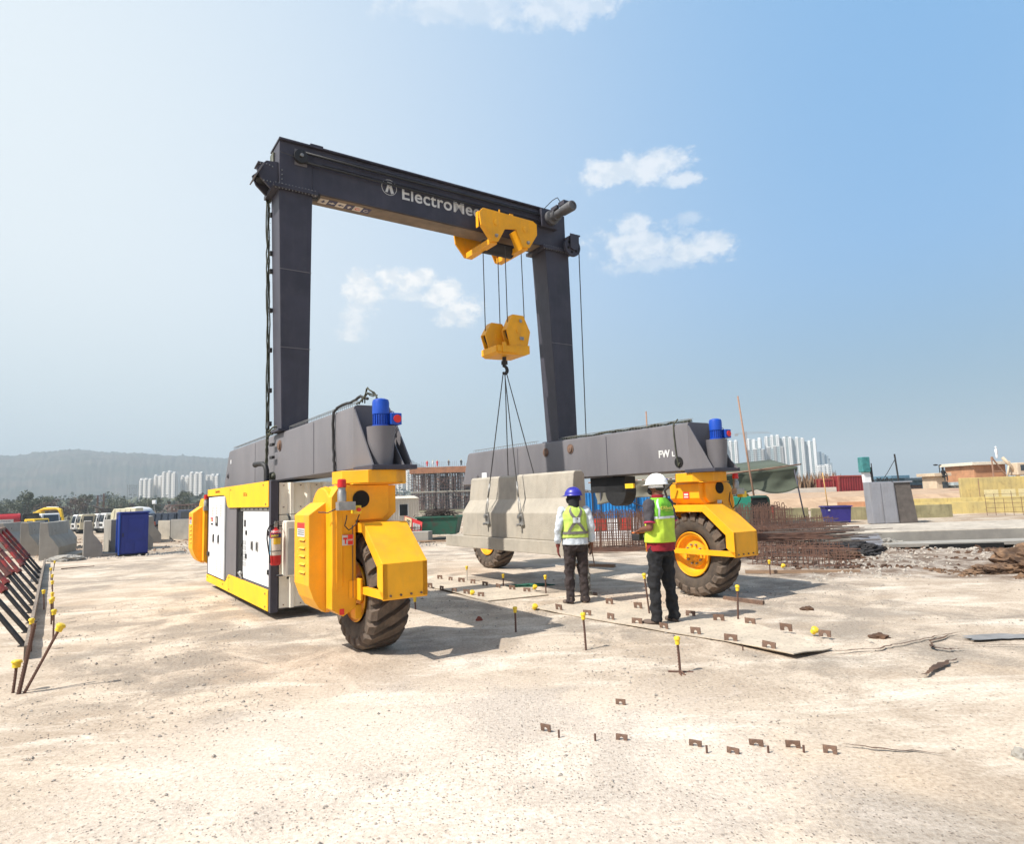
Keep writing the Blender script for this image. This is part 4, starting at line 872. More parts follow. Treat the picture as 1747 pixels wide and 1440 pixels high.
for i,(x,y) in enumerate(PROPS):
    lab='%s of the leaning red steel props along the plank'%pw[i]; e=empty('steel_prop',(x-.06,y,0),0,lab.replace('red','rusty brown') if i in (1,4) else lab,'steel prop','steel props leaning to the left')
    d=Vector((-1.05,.0+random.uniform(-.06,.06),1.15)).normalized(); L=1.56 if i>5 else (1.9 if i>1 else 2.2); k=random.uniform(.36,.42)
    m=PRST if i in (1,4) else PRED
    obj('inner_tube',B().cyl(d*.0,d*L*k,.030,n=14).box(-.05,.05,-.05,.05,-.0,.012),PBLK,e,smooth=True)
    o=obj('outer_tube',B().cyl(d*L*k*.9,d*L,.039,n=16),m,e,smooth=True)
    obj('collar',B().cyl(d*L*k*.88,d*(L*k*.88+.05),.054,n=16),m,e,smooth=True); obj('band',B().cyl(d*(L*.72),d*(L*.72+.02),.046,n=14),m,e,smooth=True)
    obj('prop_nut',B().cyl(d*L*.80+Vector((0,-.05,0)),d*L*.80+Vector((0,-.075,0)),.014,n=6),RUST,e)
top=obj('formwork_waler',B().box(-.06,.06,0,4.8,-.09,.09).xf(Matrix.Rotation(.609,4,'Z')),RUST,loc=(-11.85,14.9,1.12)); tag(top,'rusty steel beam holding the upper ends of the far props','steel beam')
fp=obj('steel_shutter',B().box(-.6,.6,-.04,.04,0,1.35).box(-.6,-.55,-.10,-.041,0,1.35).box(.55,.6,-.10,-.041,0,1.35).box(-.54,.54,-.10,-.041,.6,.66),RUST,loc=(-18.6,22.6,0),rz=.5,bevel=.004); tag(fp,'rusty brown steel formwork panel at the far left edge','formwork panel')
# rusty square bar, timbers and scraps
def bar_obj(name,p,q,w,h,m,label,cat):
    p=Vector((*p,0));q=Vector((*q,0)); L=(q-p).length; o=obj(name,B().box(0,L,-w/2,w/2,0,h),m,loc=p,rz=math.atan2(q.y-p.y,q.x-p.x),bevel=.003); tag(o,label,cat); return o
bar_obj('square_tube',(2.98,9.72),(3.36,9.20),.05,.055,RUST,'rusty square steel tube lying right of the white helmeted man','steel tube')
WOOD=mat('weathered_timber',(.30,.20,.13),.85,var=.3,scale=3,stretch=(1,8,8),bump=.3)
bar_obj('timber_batten',(4.3,12.6),(6.2,12.1),.09,.06,WOOD,'long timber batten right of the right front wheel','timber batten')
bar_obj('timber_batten',(-3.9,25.0),(-1.9,24.6),.08,.05,WOOD,'timber batten on the ground below the green skip','timber batten')
bar_obj('timber_batten',(1.1,14.9),(2.1,14.3),.10,.07,WOOD,'timber batten between the standing men and the rebar','timber batten')
bar_obj('scrap_bar',(-12.6,18.4),(-12.0,18.9),.03,.03,RUST,'short scrap bar near the far end of the plank','steel bar')
GREENN=mat('green_net',(.02,.11,.07),.8,var=.3,scale=20)
def crumple(name,x,y,rx,ry,h,m,label,cat,n=120,seed=1,freq=4):
    bm=bmesh.new(); bmesh.ops.create_icosphere(bm,subdivisions=5 if max(rx,ry)>.3 else 3,radius=1)
    for v in bm.verts:
        q=v.co.copy(); k=1+.42*noise.noise(q*freq*.5+Vector((seed,0,0)))+.20*noise.noise(q*freq*1.4+Vector((seed,4,0)))+.13*noise.noise(q*freq*3.3+Vector((seed,9,0)))+.08*noise.noise(q*freq*8+Vector((seed,2,0))); v.co=Vector((q.x*rx*k,q.y*ry*k,max(-.01,q.z*h*k)))
    o=obj(name,bm,m,loc=(x,y,0)); tag(o,label,cat); return o
crumple('net_scrap',.18,11.9,.42,.10,.035,GREENN,'crumpled green netting lying behind the far sheet','netting',seed=3)
crumple('net_scrap',3.95,13.6,.20,.10,.05,GREENN,'small scrap of green netting right of the right wheel','netting',seed=8)
SOIL=mat('dark_brown_soil',(.115,.062,.035),.95,var=.4,scale=5,col2=(.05,.028,.018),bump=.8,bscale=14,contrast=(.35,.62))
STONE=mat('pale_stone',(.40,.36,.31),.9,var=.25,scale=6,bump=.3,bscale=20)
GRAVEL=mat('gravel_stones',(.38,.34,.29),.9,var=.3,scale=2.5,col2=(.22,.19,.16),contrast=(.35,.65))
crumple('clay_lump',-.52,8.8,.045,.03,.05,mat('red_clay',(.25,.07,.045),.9),'small red lump in the shadow near the wheel','brick lump',seed=2,freq=2)
for i,(x,y,s) in enumerate(((3.75,8.75,.085),(3.75,7.05,.10),(4.95,6.2,.10),(-4.9,5.9,.16))):
    crumple('soil_clod',x,y,s,s*.7,s*.5,SOIL,['brown soil clod beyond the rusty tube at right','brown soil clod right of the plate row','brown soil clod near the right frame edge','dark soil heap at the lower left frame edge'][i],'soil clod',seed=i)
crumple('rubble_sack',-14.7,21.5,.55,.35,.17,CONC2,'flat grey mound of hardened cement before the left barriers','cement mound',seed=5,freq=1.5)
# stone scatter: uncountable gravel over the near ground
def gravel():
    bm=bmesh.new(); rnd=random.Random(3)
    base=[(1,0,0),(-1,0,0),(0,1,0),(0,-1,0),(0,0,1),(0,0,-1)]; F=[(0,2,4),(2,1,4),(1,3,4),(3,0,4),(2,0,5),(1,2,5),(3,1,5),(0,3,5)]
    n=0
    while n<9000:
        d=2.2+11*rnd.random()**1.4; a=rnd.uniform(-.80,.72); x=d*math.sin(a); y=d*math.cos(a)
        dens=noise.noise(Vector((x*.45,y*.45,9)))+.55*noise.noise(Vector((x*1.6,y*1.6,2)))
        if x<-3.2 and y<5: dens-=.1
        if rnd.random()>max(.10,min(1,.32+1.3*dens)): continue
        if (2.6-.8<x<0 and False): continue
        s=rnd.uniform(.0022,.0075)*(1.0+1.1*(rnd.random()<.05))*(.6+d*.11)
        rz=rnd.random()*6.28; c,sn=math.cos(rz),math.sin(rz); z=gh(x,y)
        V=[]
        for p in base:
            q=[p[k]*s*rnd.uniform(.6,1.4) for k in range(3)]; q[2]*=.6
            V.append(bm.verts.new((x+q[0]*c-q[1]*sn,y+q[0]*sn+q[1]*c,z+q[2]+s*.2)))
        for f in F: bm.faces.new([V[i] for i in f])
        n+=1
    tag(obj('loose_gravel',bm,GRAVEL),kind='stuff')
gravel()
def rubble(name,x0,x1,y0,y1,n,s0,s1,m,z=0,dens=1.,seed=1):
    bm=bmesh.new(); rnd=random.Random(seed)
    for _ in range(n):
        x=rnd.uniform(x0,x1); y=rnd.uniform(y0,y1)
        if noise.noise(Vector((x*.8,y*.8,seed)))<-.05*dens: continue
        s=rnd.uniform(s0,s1)*.62*(1+.8*(rnd.random()<.05)); h=gh(x,y)+drop(x,y)+z; rz_=rnd.random()*6.28; Mz=Matrix.Rotation(rz_,3,'Z')
        V=[bm.verts.new(Vector((x,y,h+s*.3))+Mz@Vector((rnd.uniform(.6,1.2)*s*a,rnd.uniform(.5,1.2)*s*b,rnd.uniform(.5,1)*s*.7*c))) for a,b,c in ((1,1,-1),(-1,1,-1),(-1,-1,-1),(1,-1,-1),(.6,.3,1),(-.5,.6,1.1),(-.3,-.6,.8),(.5,-.2,1))]
        for f in ((3,2,1,0),(4,5,6,7),(0,1,5,4),(1,2,6,5),(2,3,7,6),(3,0,4,7)): bm.faces.new([V[i] for i in f])
    tag(obj(name,bm,m),kind='stuff')
rubble('rubble',5.0,12.5,10.9,17.5,2600,.015,.055,STONE,seed=4); rubble('dark_rubble',5.2,12.5,12.3,18.5,1400,.02,.08,SOIL,seed=7)
rubble('rubble',-19,-6,21.5,27,1800,.02,.07,STONE,seed=9); rubble('dark_rubble',-26,-12,24,40,1200,.03,.10,mat('brown_rubble',(.26,.17,.12),.9),seed=12)
rubble('rubble',-6,4,22,30,1500,.02,.08,STONE,seed=14)
# cracks and hollows at right (thin dark soil lines just above the ground)
def ribbon(name,pts,w,m,z=.024):
    bm=bmesh.new(); A=[];C=[]
    P2=[]
    for p,q in zip(pts,pts[1:]):
        for i in range(6): t=i/6; P2.append((p[0]+(q[0]-p[0])*t+random.uniform(-.012,.012),p[1]+(q[1]-p[1])*t+random.uniform(-.02,.02)))
    for i,(x,y) in enumerate(P2):
        ww=w*(.3+.9*abs(noise.noise(Vector((x*3,y*3,1)))))*math.sin(PI*(i+1)/(len(P2)+1))
        A.append(bm.verts.new((x,y-ww,z))); C.append(bm.verts.new((x,y+ww,z)))
    for i in range(len(A)-1): bm.faces.new((A[i],A[i+1],C[i+1],C[i]))
    tag(obj(name,bm,m),kind='structure')
ribbon('ground_crack',[(2.95,6.45),(3.46,6.53),(3.76,6.68),(4.28,6.95),(4.75,7.15)],.03,SOIL)
ribbon('ground_crack',[(4.50,7.02),(4.10,6.74),(3.95,6.50),(4.05,6.40),(4.22,6.40)],.055,SOIL)
ribbon('ground_crack',[(4.22,6.62),(4.6,6.50),(4.95,6.42)],.02,SOIL)
ribbon('ground_crack',[(3.30,5.60),(3.50,5.78),(3.72,5.95),(3.92,6.08)],.09,SOIL)
ribbon('ground_crack',[(1.95,4.22),(2.25,4.08),(2.5,4.0)],.014,SOIL)
bm=bmesh.new(); P_=[]
for i in range(28):
    t=2*PI*i/28; k=1+.5*noise.noise(Vector((math.cos(t)*2.2,math.sin(t)*2.2,5))); P_.append(bm.verts.new((4.85+.36*math.cos(t)*k,6.82+.12*math.sin(t)*k,.026)))
bm.faces.new(P_); tag(obj('cement_patch',bm,mat('smooth_cement',(.22,.215,.21),.8,var=.25,scale=6)),kind='structure')
o=crumple('concrete_lump',2.88,3.98,.05,.045,.05,CONC2,'concrete lump with a dark notch at the right frame edge','concrete lump',seed=6,freq=2)
# ================================================================ PEOPLE
CT=bpy.data.textures.new('cloth_folds','CLOUDS'); CT.noise_scale=.09; CT.noise_depth=2
CT2=bpy.data.textures.new('cloth_creases','CLOUDS'); CT2.noise_scale=.16; CT2.noise_depth=1
def loft(b,rings,n=28):
    """rings: (cx,cy,z,rx,ry,[rot])"""
    R_=[]
    for (cx,cy,z,rx,ry) in rings:
        r=[]
        for i in range(n):
            t=2*PI*i/n; c,s=math.cos(t),math.sin(t); r.append(b.bm.verts.new((cx+rx*math.copysign(abs(c)**.82,c),cy+ry*math.copysign(abs(s)**.82,s),z)))
        R_.append(r)
    for a,q in zip(R_,R_[1:]):
        for k in range(n): b.bm.faces.new((a[k],a[(k+1)%n],q[(k+1)%n],q[k]))
    b.bm.faces.new(R_[0][::-1]); b.bm.faces.new(R_[-1]); return b
def organic(name,b,m,par,vox=.012,folds=0,it=4,tex=None):
    o=obj(name,b,m,par,smooth='full')
    r=o.modifiers.new('remesh','REMESH'); r.mode='VOXEL'; r.voxel_size=vox; r.use_smooth_shade=True
    s=o.modifiers.new('smooth','SMOOTH'); s.iterations=it; s.factor=.6
    if folds:
        d=o.modifiers.new('folds','DISPLACE'); d.texture=tex or CT; d.strength=folds; d.mid_level=.5; d.texture_coords='LOCAL'
    return o
def hand(b,w,d,up,side,curl=.5,s=1.):
    """w wrist, d finger direction, up = back-of-hand normal, side=+1/-1 where the thumb leaves"""
    w=Vector(w); d=Vector(d).normalized(); up=Vector(up); up=(up-d*up.dot(d)).normalized(); lt=up.cross(d)*side
    pc_=w+d*.05*s
    for k in range(-1,2): b.limb(w+lt*.014*k*s,w+d*.085*s+lt*.024*k*s,.016*s,.014*s,8)
    for k,L in enumerate((.072,.082,.076,.060)):
        o0=w+d*.088*s+lt*(.034-.0225*k)*s; a=curl*.8; d1=(d*math.cos(a)-up*math.sin(a)); d2=(d*math.cos(a*2.2)-up*math.sin(a*2.2)); d3=(d*math.cos(a*3)-up*math.sin(a*3))
        p1=o0+d1*L*.45*s; p2=p1+d2*L*.32*s; p3=p2+d3*L*.23*s
        b.limb(o0,p1,.0095*s,.009*s,7); b.limb(p1,p2,.009*s,.0083*s,7); b.limb(p2,p3,.0083*s,.007*s,7)
    t0=w+d*.03*s+lt*.028*s; t1=t0+(d*.7+lt*.75-up*.25).normalized()*.04*s; t2=t1+(d*.95+lt*.15-up*.35).normalized()*.032*s
    b.limb(t0,t1,.014*s,.011*s,8); b.limb(t1,t2,.011*s,.009*s,8)
def person(label,loc,rz,H=1.72,arms=None,headturn=0,lean=0,skin=SKIN,trouser=None,shirt=None,shoe=None,sleeve='short',stance=.10,footyaw=(.15,-.2),feet=((0,0),(0,0))):
    p=empty('person',loc,rz,label,'person'); k=H/1.72
    S=lambda *v: Vector(v)*k
    hipz,knz,anz=.90,.49,.085
    b=B()
    # skin body: one continuous surface
    loft(b,[(0,0,.84*k,.14*k,.095*k),(0,0,.94*k,.155*k,.105*k),(0,0,1.06*k,.135*k,.09*k),(0,0,1.22*k,.155*k,.10*k),(0,0,1.36*k,.165*k,.10*k),(0,0,1.43*k,.13*k,.085*k),(0,.0,1.47*k,.06*k,.06*k)])
    hc=S(0,.015,1.605); HM=Matrix.Rotation(headturn,3,'Z')
    b.cyl(S(0,-.01,1.42),S(0,.005,1.56),.062*k,.055*k,n=16)
    b.ell(hc,(.074*k,.093*k,.105*k),HM,n=20,m=14); b.ell(hc+HM@S(0,.035,-.055),(.052*k,.055*k,.05*k),HM,n=16,m=10)
    b.limb(hc+HM@S(0,.085,.0),hc+HM@S(0,.108,-.028),.010*k,.015*k,8)
    b.limb(hc+HM@S(-.018,.088,-.058),hc+HM@S(.018,.088,-.058),.009*k,.009*k,8)
    for sx in (-1,1): b.ell(hc+HM@S(.074*sx,-.005,-.012),(.010*k,.020*k,.032*k),HM,n=10,m=8)
    legs=[]
    for sx,(fx,fy) in zip((-1,1),feet):
        hip=S(.088*sx,0,hipz); kn=S(.105*sx+fx*.5,.02+fy*.5,knz); an=S((.09+stance*.4)*sx+fx,-.01+fy,anz); legs.append((hip,kn,an))
        b.limb(hip,kn,.078*k,.052*k,14); b.limb(kn,an,.055*k,.036*k,14)
    sh=[S(-.185,0,1.40),S(.185,0,1.40)]
    for a,s0 in zip(arms,sh):
        el,wr=S(*a['elbow']),S(*a['wrist']); b.limb(s0,el,.050*k,.040*k,12); b.limb(el,wr,.041*k,.027*k,12)
        hand(b,wr,a['dir'],a['up'],a.get('thumb',1),a.get('curl',.4),k)
    body=organic('body',b,skin,p,.0075,it=2)
    for sx in (-1,1):
        obj('eye',B().ell(hc+HM@S(.030*sx,.082,.008),(.012*k,.010*k,.009*k)),BLK,p,smooth=True)
    # trousers
    b=B(); loft(b,[(0,0,.80*k,.155*k,.125*k),(0,0,.93*k,.172*k,.128*k),(0,0,1.02*k,.160*k,.118*k)])
    for hip,kn,an in legs: b.limb(hip,kn,.098*k,.076*k,16); b.limb(kn,an+Vector((0,0,.0)),.074*k,.062*k,16); b.cyl(an+Vector((0,0,.03)),an+Vector((0,0,-.03)),.064*k,.074*k,16)
    organic('trousers',b,trouser,p,.011,.056,3)
    # shoes
    for i,(hip,kn,an) in enumerate(legs):
        M=Matrix.Rotation(footyaw[i],3,'Z'); c=Vector((an.x,an.y,0))
        b=B(); b.ell(c+M@Vector((0,.0,.055)),(.044*k,.06*k,.05),M,n=14,m=10); b.ell(c+M@Vector((0,.09*k,.04)),(.046*k,.095*k,.036),M,n=16,m=10); b.cyl(c+Vector((0,-.005,.05)),c+Vector((0,-.01,.13)),.045,.05,14)
        so_=organic('shoe',b,shoe,p,.010,.006,2)
        b=B(); pr=[]
        for t in range(20):
            a=2*PI*t/20; q=M@Vector((.052*k*math.cos(a),.055*k+.135*k*math.sin(a),0)); pr.append((c.x+q.x,c.y+q.y))
        b.prism(pr,'Z',.0,.024); obj('sole',b,BLK,so_,bevel=.004)
    # shirt
    b=B(); loft(b,[(0,0,.90*k,.178*k,.130*k),(0,0,1.02*k,.170*k,.120*k),(0,0,1.15*k,.168*k,.115*k),(0,0,1.30*k,.182*k,.118*k),(0,0,1.39*k,.176*k,.108*k),(0,0,1.45*k,.10*k,.08*k)])
    for a,s0 in zip(arms,sh):
        el,wr=S(*a['elbow']),S(*a['wrist']); f=.78
        if sleeve=='short': b.limb(s0,s0.lerp(el,.35),.072*k,.068*k,14); b.cyl(s0.lerp(el,.3),s0.lerp(el,f),.066*k,.062*k,14)
        else: b.limb(s0,el,.072*k,.058*k,14); b.cyl(el,el.lerp(wr,.84),.058*k,.046*k,14)
    shirt_o=organic('shirt',b,shirt,p,.011,.042,3)
    if sleeve=='short':
        for a,s0 in zip(arms,sh):
            el=S(*a['elbow']); obj('sleeve_cuff',B().cyl(s0.lerp(el,.745),s0.lerp(el,.80),.0665*k,.066*k,18),mat('pink_cuff',(.50,.03,.10),.8),shirt_o,smooth=True)
    p['k']=k; return p,hc,HM,k,shirt_o
def vest_surface(k,rx=.192,ry=.136,z0=1.0,z1=1.46,seed=0):
    Z=[(.92,.205,.150),(1.00,.203,.148),(1.12,.194,.140),(1.28,.199,.140),(1.36,.194,.130),(1.41,.165,.118),(1.455,.105,.095),(1.475,.078,.080)]
    def rr(z):
        if z<=Z[0][0]: return Z[0][1:]
        for (a,r0,q0),(c,r1,q1) in zip(Z,Z[1:]):
            if a<=z<=c: t=(z-a)/(c-a); return r0+(r1-r0)*t,q0+(q1-q0)*t
        return Z[-1][1:]
    def f(t,z,off=0.):
        rx_,ry_=rr(z); c,s=math.cos(t),math.sin(t)
        x=rx_*math.copysign(abs(c)**.80,c); y=ry_*math.copysign(abs(s)**.80,s); n=Vector((c/rx_,s/ry_,0)).normalized()
        w=.014*noise.noise(Vector((x*9,y*9+seed,z*4)))+.009*noise.noise(Vector((x*22,y*22,z*7+seed)))+.004*noise.noise(Vector((x*40,y*40,z*14+seed)))
        return (Vector((x,y,z))+n*(w+off))*k
    return f
def vest(p,k,f,z0,split,mlo,mhi,trim=None):
    bm=bmesh.new(); n=72; zs=[z0+(1.475-z0)*j/44 for j in range(45)]
    V=[[bm.verts.new(f(2*PI*i/n,z)) for i in range(n)] for z in zs]
    for j in range(44):
        for i in range(n):
            fc=bm.faces.new((V[j][i],V[j][(i+1)%n],V[j+1][(i+1)%n],V[j+1][i])); fc.material_index=1 if zs[j]>split else 0
    inner=[bm.verts.new(f(2*PI*i/n,z0+.02,-.02)) for i in range(n)]
    for i in range(n): bm.faces.new((V[0][i],inner[i],inner[(i+1)%n],V[0][(i+1)%n]))
    bmesh.ops.recalc_face_normals(bm,faces=bm.faces[:])
    me=bpy.data.meshes.new('vest'); bm.to_mesh(me); bm.free(); me.materials.append(mlo); me.materials.append(mhi); me.shade_smooth()
    o=bpy.data.objects.new('vest',me); SC.collection.objects.link(o); o.parent=p; return o
def strip(name,f,path,w,m,par,off=.004):
    """path: list of (theta,z); width measured on the surface"""
    bm=bmesh.new(); A=[];C=[]; P2=[]
    for a,c in zip(path,path[1:]):
        for i in range(10): t=i/10; P2.append((a[0]+(c[0]-a[0])*t,a[1]+(c[1]-a[1])*t))
    P2.append(path[-1]); L=[]
    for i,(t,z) in enumerate(P2):
        t2,z2=P2[min(i+1,len(P2)-1)]; t1,z1=P2[max(i-1,0)]
        dx=(t2-t1)*.17; dz=z2-z1; l=math.hypot(dx,dz) or 1; nx,nz=-dz/l*w/2,dx/l*w/2
        A.append(bm.verts.new(f(t+nx/.17,z+nz,off))); C.append(bm.verts.new(f(t-nx/.17,z-nz,off)))
    for i in range(len(A)-1): bm.faces.new((A[i],A[i+1],C[i+1],C[i]))
    return obj(name,bm,m,par,smooth='full')
def surf_text(s,size,t0,z0,f,m,par,r=.17,bold=0):
    bm=text_bm(s,size,.0004,bold)
    for v in bm.verts: v.co=f(t0+v.co.x/r,z0+v.co.y,.005+v.co.z)
    return obj('vest_lettering',bm,m,par)
def helmet(p,hc,HM,k,m,brim=1.,label=None):
    b=B(); c=hc+HM@Vector((0,-.004,.035))*k; rings=[]; n=32
    M4=lambda v: c+HM@(Vector(v)*k)
    for j in range(9):
        ph=PI/2*j/9; r=math.cos(ph); h=math.sin(ph); rings.append([b.bm.verts.new(M4((.112*r*math.cos(2*PI*i/n),.138*r*math.sin(2*PI*i/n),.118*h))) for i in range(n)])
    t=b.bm.verts.new(M4((0,0,.118)))
    for a,q in zip(rings,rings[1:]):
        for i in range(n): b.bm.faces.new((a[i],a[(i+1)%n],q[(i+1)%n],q[i]))
    for i in range(n): b.bm.faces.new((rings[-1][i],rings[-1][(i+1)%n],t))
    # brim, longer at the peak
    out=[]; out2=[]
    for i in range(n):
        a=2*PI*i/n; pk=max(0,math.sin(a))**3; e=.016+.045*pk*brim
        out.append(b.bm.verts.new(M4(((.112+e)*math.cos(a),(.138+e)*math.sin(a),-.010-.012*pk)))); out2.append(b.bm.verts.new(M4((.108*math.cos(a),.134*math.sin(a),-.012))))
    for i in range(n):
        b.bm.faces.new((rings[0][i],out[i],out[(i+1)%n],rings[0][(i+1)%n])); b.bm.faces.new((out[i],out2[i],out2[(i+1)%n],out[(i+1)%n]))
    h=obj('helmet',b,m,p,smooth='full')
    for x in (-.03,0,.03):
        obj('helmet_ridge',B().tube([M4((x,.12*math.cos(q),.121*math.sin(q)*(.985 if x else 1)+.0)) for q in [PI*(.12+.76*i/14) for i in range(15)]],.005*k,6),m,h,smooth='full')
    return h,M4
WHITEP=mat('white_helmet_plastic',(.82,.82,.80),.38,var=.06,spec=.5); BLUEP=mat('blue_helmet_plastic',(.03,.028,.33),.36,var=.08)
GSH=mat('charcoal_shirt',(.055,.050,.058),.85,var=.15,scale=20,bump=.2,bscale=14); REDC=mat('dark_red_cloth',(.25,.008,.018),.85,var=.2,scale=14)
SHOE=mat('dusty_brown_shoe',(.13,.095,.075),.85,var=.3,scale=18); LBL=mat('pale_blue_shirt',(.58,.63,.68),.8,var=.08,scale=14,bump=.2,bscale=12); BRN=mat('dark_brown_trouser',(.038,.027,.026),.9,var=.25,scale=9)
CAMO=mat('camouflage_cloth',(.36,.35,.31),.85,var=.3,scale=16,col2=(.13,.13,.11),contrast=(.47,.53)); GLOVE=mat('red_brown_glove',(.20,.045,.035),.8,var=.2,scale=20)
# --- man with the white helmet and the remote control
L1=dict(elbow=(-.235,-.03,1.13),wrist=(-.10,.20,1.10),dir=(.25,.85,-.25),up=(-.35,.1,.9),thumb=-1,curl=.55)
R1=dict(elbow=(.235,-.03,1.13),wrist=(.09,.20,1.08),dir=(-.25,.85,-.25),up=(.35,.1,.9),thumb=1,curl=.55)
m1,hc,HM,k,sh1=person('man in white helmet and yellow green vest holding a remote control, seen from behind',(1.76,8.10,0),R(42),1.77,[L1,R1],R(8),0,SKIN,BLKCL,GSH,SHOE,'short',.06,(.25,-.35),((-.02,.03),(.02,-.03)))
f1=vest_surface(k,seed=2); v1=vest(m1,k,f1,.955,1.235,LIME,GREENV)
B_=-PI/2
strip('reflective_strip',f1,[(B_-1.25,1.245),(B_+1.25,1.245)],.028,REFL,v1)
strip('reflective_strip',f1,[(B_-.78,1.245),(B_-.72,1.34),(B_-.95,1.43),(B_-1.0,1.46)],.028,REFL,v1); strip('reflective_strip',f1,[(B_+.78,1.245),(B_+.80,1.34),(B_+.95,1.43),(B_+1.0,1.46)],.028,REFL,v1)
surf_text('GRbridge',.058,B_-.62,1.335,f1,mat('yellow_lettering',(.75,.72,.12),.7),v1,bold=.0012); strip('lettering_underline',f1,[(B_-.25,1.32),(B_+.35,1.32)],.004,mat('yellow_lettering',(.75,.72,.12)),v1)
# red shirt tail below the vest, collar
b=B(); loft(b,[(0,0,.855*k,.187*k,.142*k),(0,0,.90*k,.186*k,.140*k),(0,0,.99*k,.182*k,.135*k)],36); organic('shirt_tail',b,REDC,m1,.010,.012,2)
b=B(); b.lathe([(.066*k,1.445*k),(.078*k,1.45*k),(.076*k,1.505*k),(.066*k,1.51*k)],(0,0,0),'Z',24,closed=True); cl=obj('collar',b,REDC,sh1,smooth=True); obj('collar_tag',B().box(.0,.04,-.083,-.078,1.455*k,1.495*k,rz=R(0)),TEXTW,cl)
b=B(); b.ell(hc+HM@Vector((0,-.012,.012))*k,(.080*k,.100*k,.090*k),HM,n=24,m=16)
hr=obj('hair',b,HAIR,m1,smooth='full')
for v in hr.data.vertices:
    q=HM.inverted()@(v.co-hc)
    if q.y>.03*k: v.co=hc+HM@Vector((q.x*.9,.03*k,q.z))
    if (HM.inverted()@(v.co-hc)).z<-.055*k: v.co.z=hc.z-.055*k
h1,M4=helmet(m1,hc,HM,k,WHITEP)
obj('helmet_harness',B().lathe([(.098*k,-.045*k),(.102*k,-.045*k),(.102*k,-.012*k),(.098*k,-.012*k)],hc+Vector((0,-.006,.035)),'Z',28,closed=True),WHITEP,h1,smooth=True)
lg=B(); 
for q in range(1): lg.ell(M4((.045,-.118,.050)),(.020,.006,.009),HM,n=14,m=8)
obj('helmet_badge',lg,BLUEP,h1,smooth=True)
obj('face_mask',B().ell(hc+HM@Vector((0,.058,-.050))*k,(.058*k,.060*k,.050*k),HM,n=18,m=12),BLKCL,m1,smooth='full')
obj('glasses_arm',B().tube([hc+HM@Vector((-.078,.09,.012))*k,hc+HM@Vector((-.080,.02,.014))*k,hc+HM@Vector((-.077,-.02,.002))*k],.003,5),BLK,m1)
rcp=Vector((0,.285,1.02))*1.03; rot=Matrix.Rotation(R(42),3,'Z'); w_=Vector((1.76,8.10,0))+rot@rcp
rc=empty('remote_control',w_,R(42),'black and orange crane remote held in both hands of the white helmeted man','remote control')
obj('housing',B().box(-.11,.11,-.06,.06,-.055,.03),BLK,rc,bevel=.012); obj('orange_band',B().box(-.105,.105,-.058,.058,.031,.048),mat('orange_plastic',(.62,.17,.04),.5),rc,bevel=.004)
for x in (-.05,.05): obj('joystick',B().cyl((x,0,.048),(x,0,.085),.008,.012,10),BLK,rc,smooth=True)
obj('display_label',B().box(-.03,.03,-.0625,-.0605,-.02,.015),TEXTW,rc)
# --- man with the blue helmet
L2=dict(elbow=(-.262,-.02,1.13),wrist=(-.262,.035,.88),dir=(.02,.15,-1),up=(-1,0,0),thumb=-1,curl=.28)
R2=dict(elbow=(.258,-.02,1.13),wrist=(.262,.03,.88),dir=(0,.2,-1),up=(1,.1,0),thumb=1,curl=.30)
m2,hc,HM,k,sh2=person('man in blue helmet and lime vest with grey crossed straps, seen from behind',(.865,9.72,0),R(8),1.66,[L2,R2],R(58),0,SKIN,BRN,LBL,SHOE,'long',.05,(.45,-.25),((-.0,.0),(0,.0)))
f2=vest_surface(k,seed=7); LIME2=mat('pale_lime_vest',(.50,.66,.12),.75,var=.12,scale=12,bump=.25,bscale=16); v2=vest(m2,k,f2,1.0,2.,LIME2,LIME2)
strip('grey_strap',f2,[(B_-.62,1.46),(B_-.10,1.30),(B_+.10,1.22),(B_+.70,1.06)],.036,REFLG,v2,.005); strip('grey_strap',f2,[(B_+.62,1.46),(B_+.10,1.30),(B_-.10,1.22),(B_-.70,1.06)],.036,REFLG,v2,.007)
strip('grey_strap',f2,[(B_-1.35,1.075),(B_+1.35,1.075)],.040,REFLG,v2,.0085); strip('strap_patch',f2,[(B_-.20,1.262),(B_+.20,1.262)],.078,REFL,v2,.011)
b=B(); loft(b,[(0,0,.895*k,.20*k,.148*k),(0,0,.95*k,.196*k,.145*k),(0,0,1.04*k,.19*k,.138*k)],36); organic('shirt_tail',b,LBL,m2,.010,.02,2)
b=B(); b.lathe([(.066*k,1.44*k),(.084*k,1.445*k),(.078*k,1.50*k),(.066*k,1.505*k)],(0,0,0),'Z',24,closed=True); obj('collar',b,LBL,sh2,smooth=True)
b=B(); b.ell(hc+HM@Vector((0,-.008,0))*k,(.084*k,.104*k,.112*k),HM,n=24,m=16); b.ell(hc+HM@Vector((0,.06,-.05))*k,(.058*k,.055*k,.05*k),HM,n=16,m=10); b.cyl(hc+Vector((0,-.02,-.04)),hc+Vector((0,-.03,-.155)),.078*k,.085*k,18)
organic('head_scarf',b,BLKCL,m2,.009,.008,3)
h2,_=helmet(m2,hc,HM,k,BLUEP)
for a,sx in ((L2,-1),(R2,1)):
    b=B(); hand(b,Vector(a['wrist'])*k,a['dir'],a['up'],a['thumb'],a['curl'],k*1.12); b.limb(Vector(a['wrist'])*k,Vector(a['wrist'])*k+Vector((0,-.005,.05)),.033,.036,10)
    if sx<0: organic('glove',b,GLOVE,m2,.007,0,1)
rr=obj('marking_stick',B().cyl((0,0,.0),(.04,.03,-.30),.008,n=8),RUST,loc=CW(0,0,0)+Vector((1.105,9.80,.82)),label='thin rusty stick in the right hand of the blue helmeted man',cat='stick')
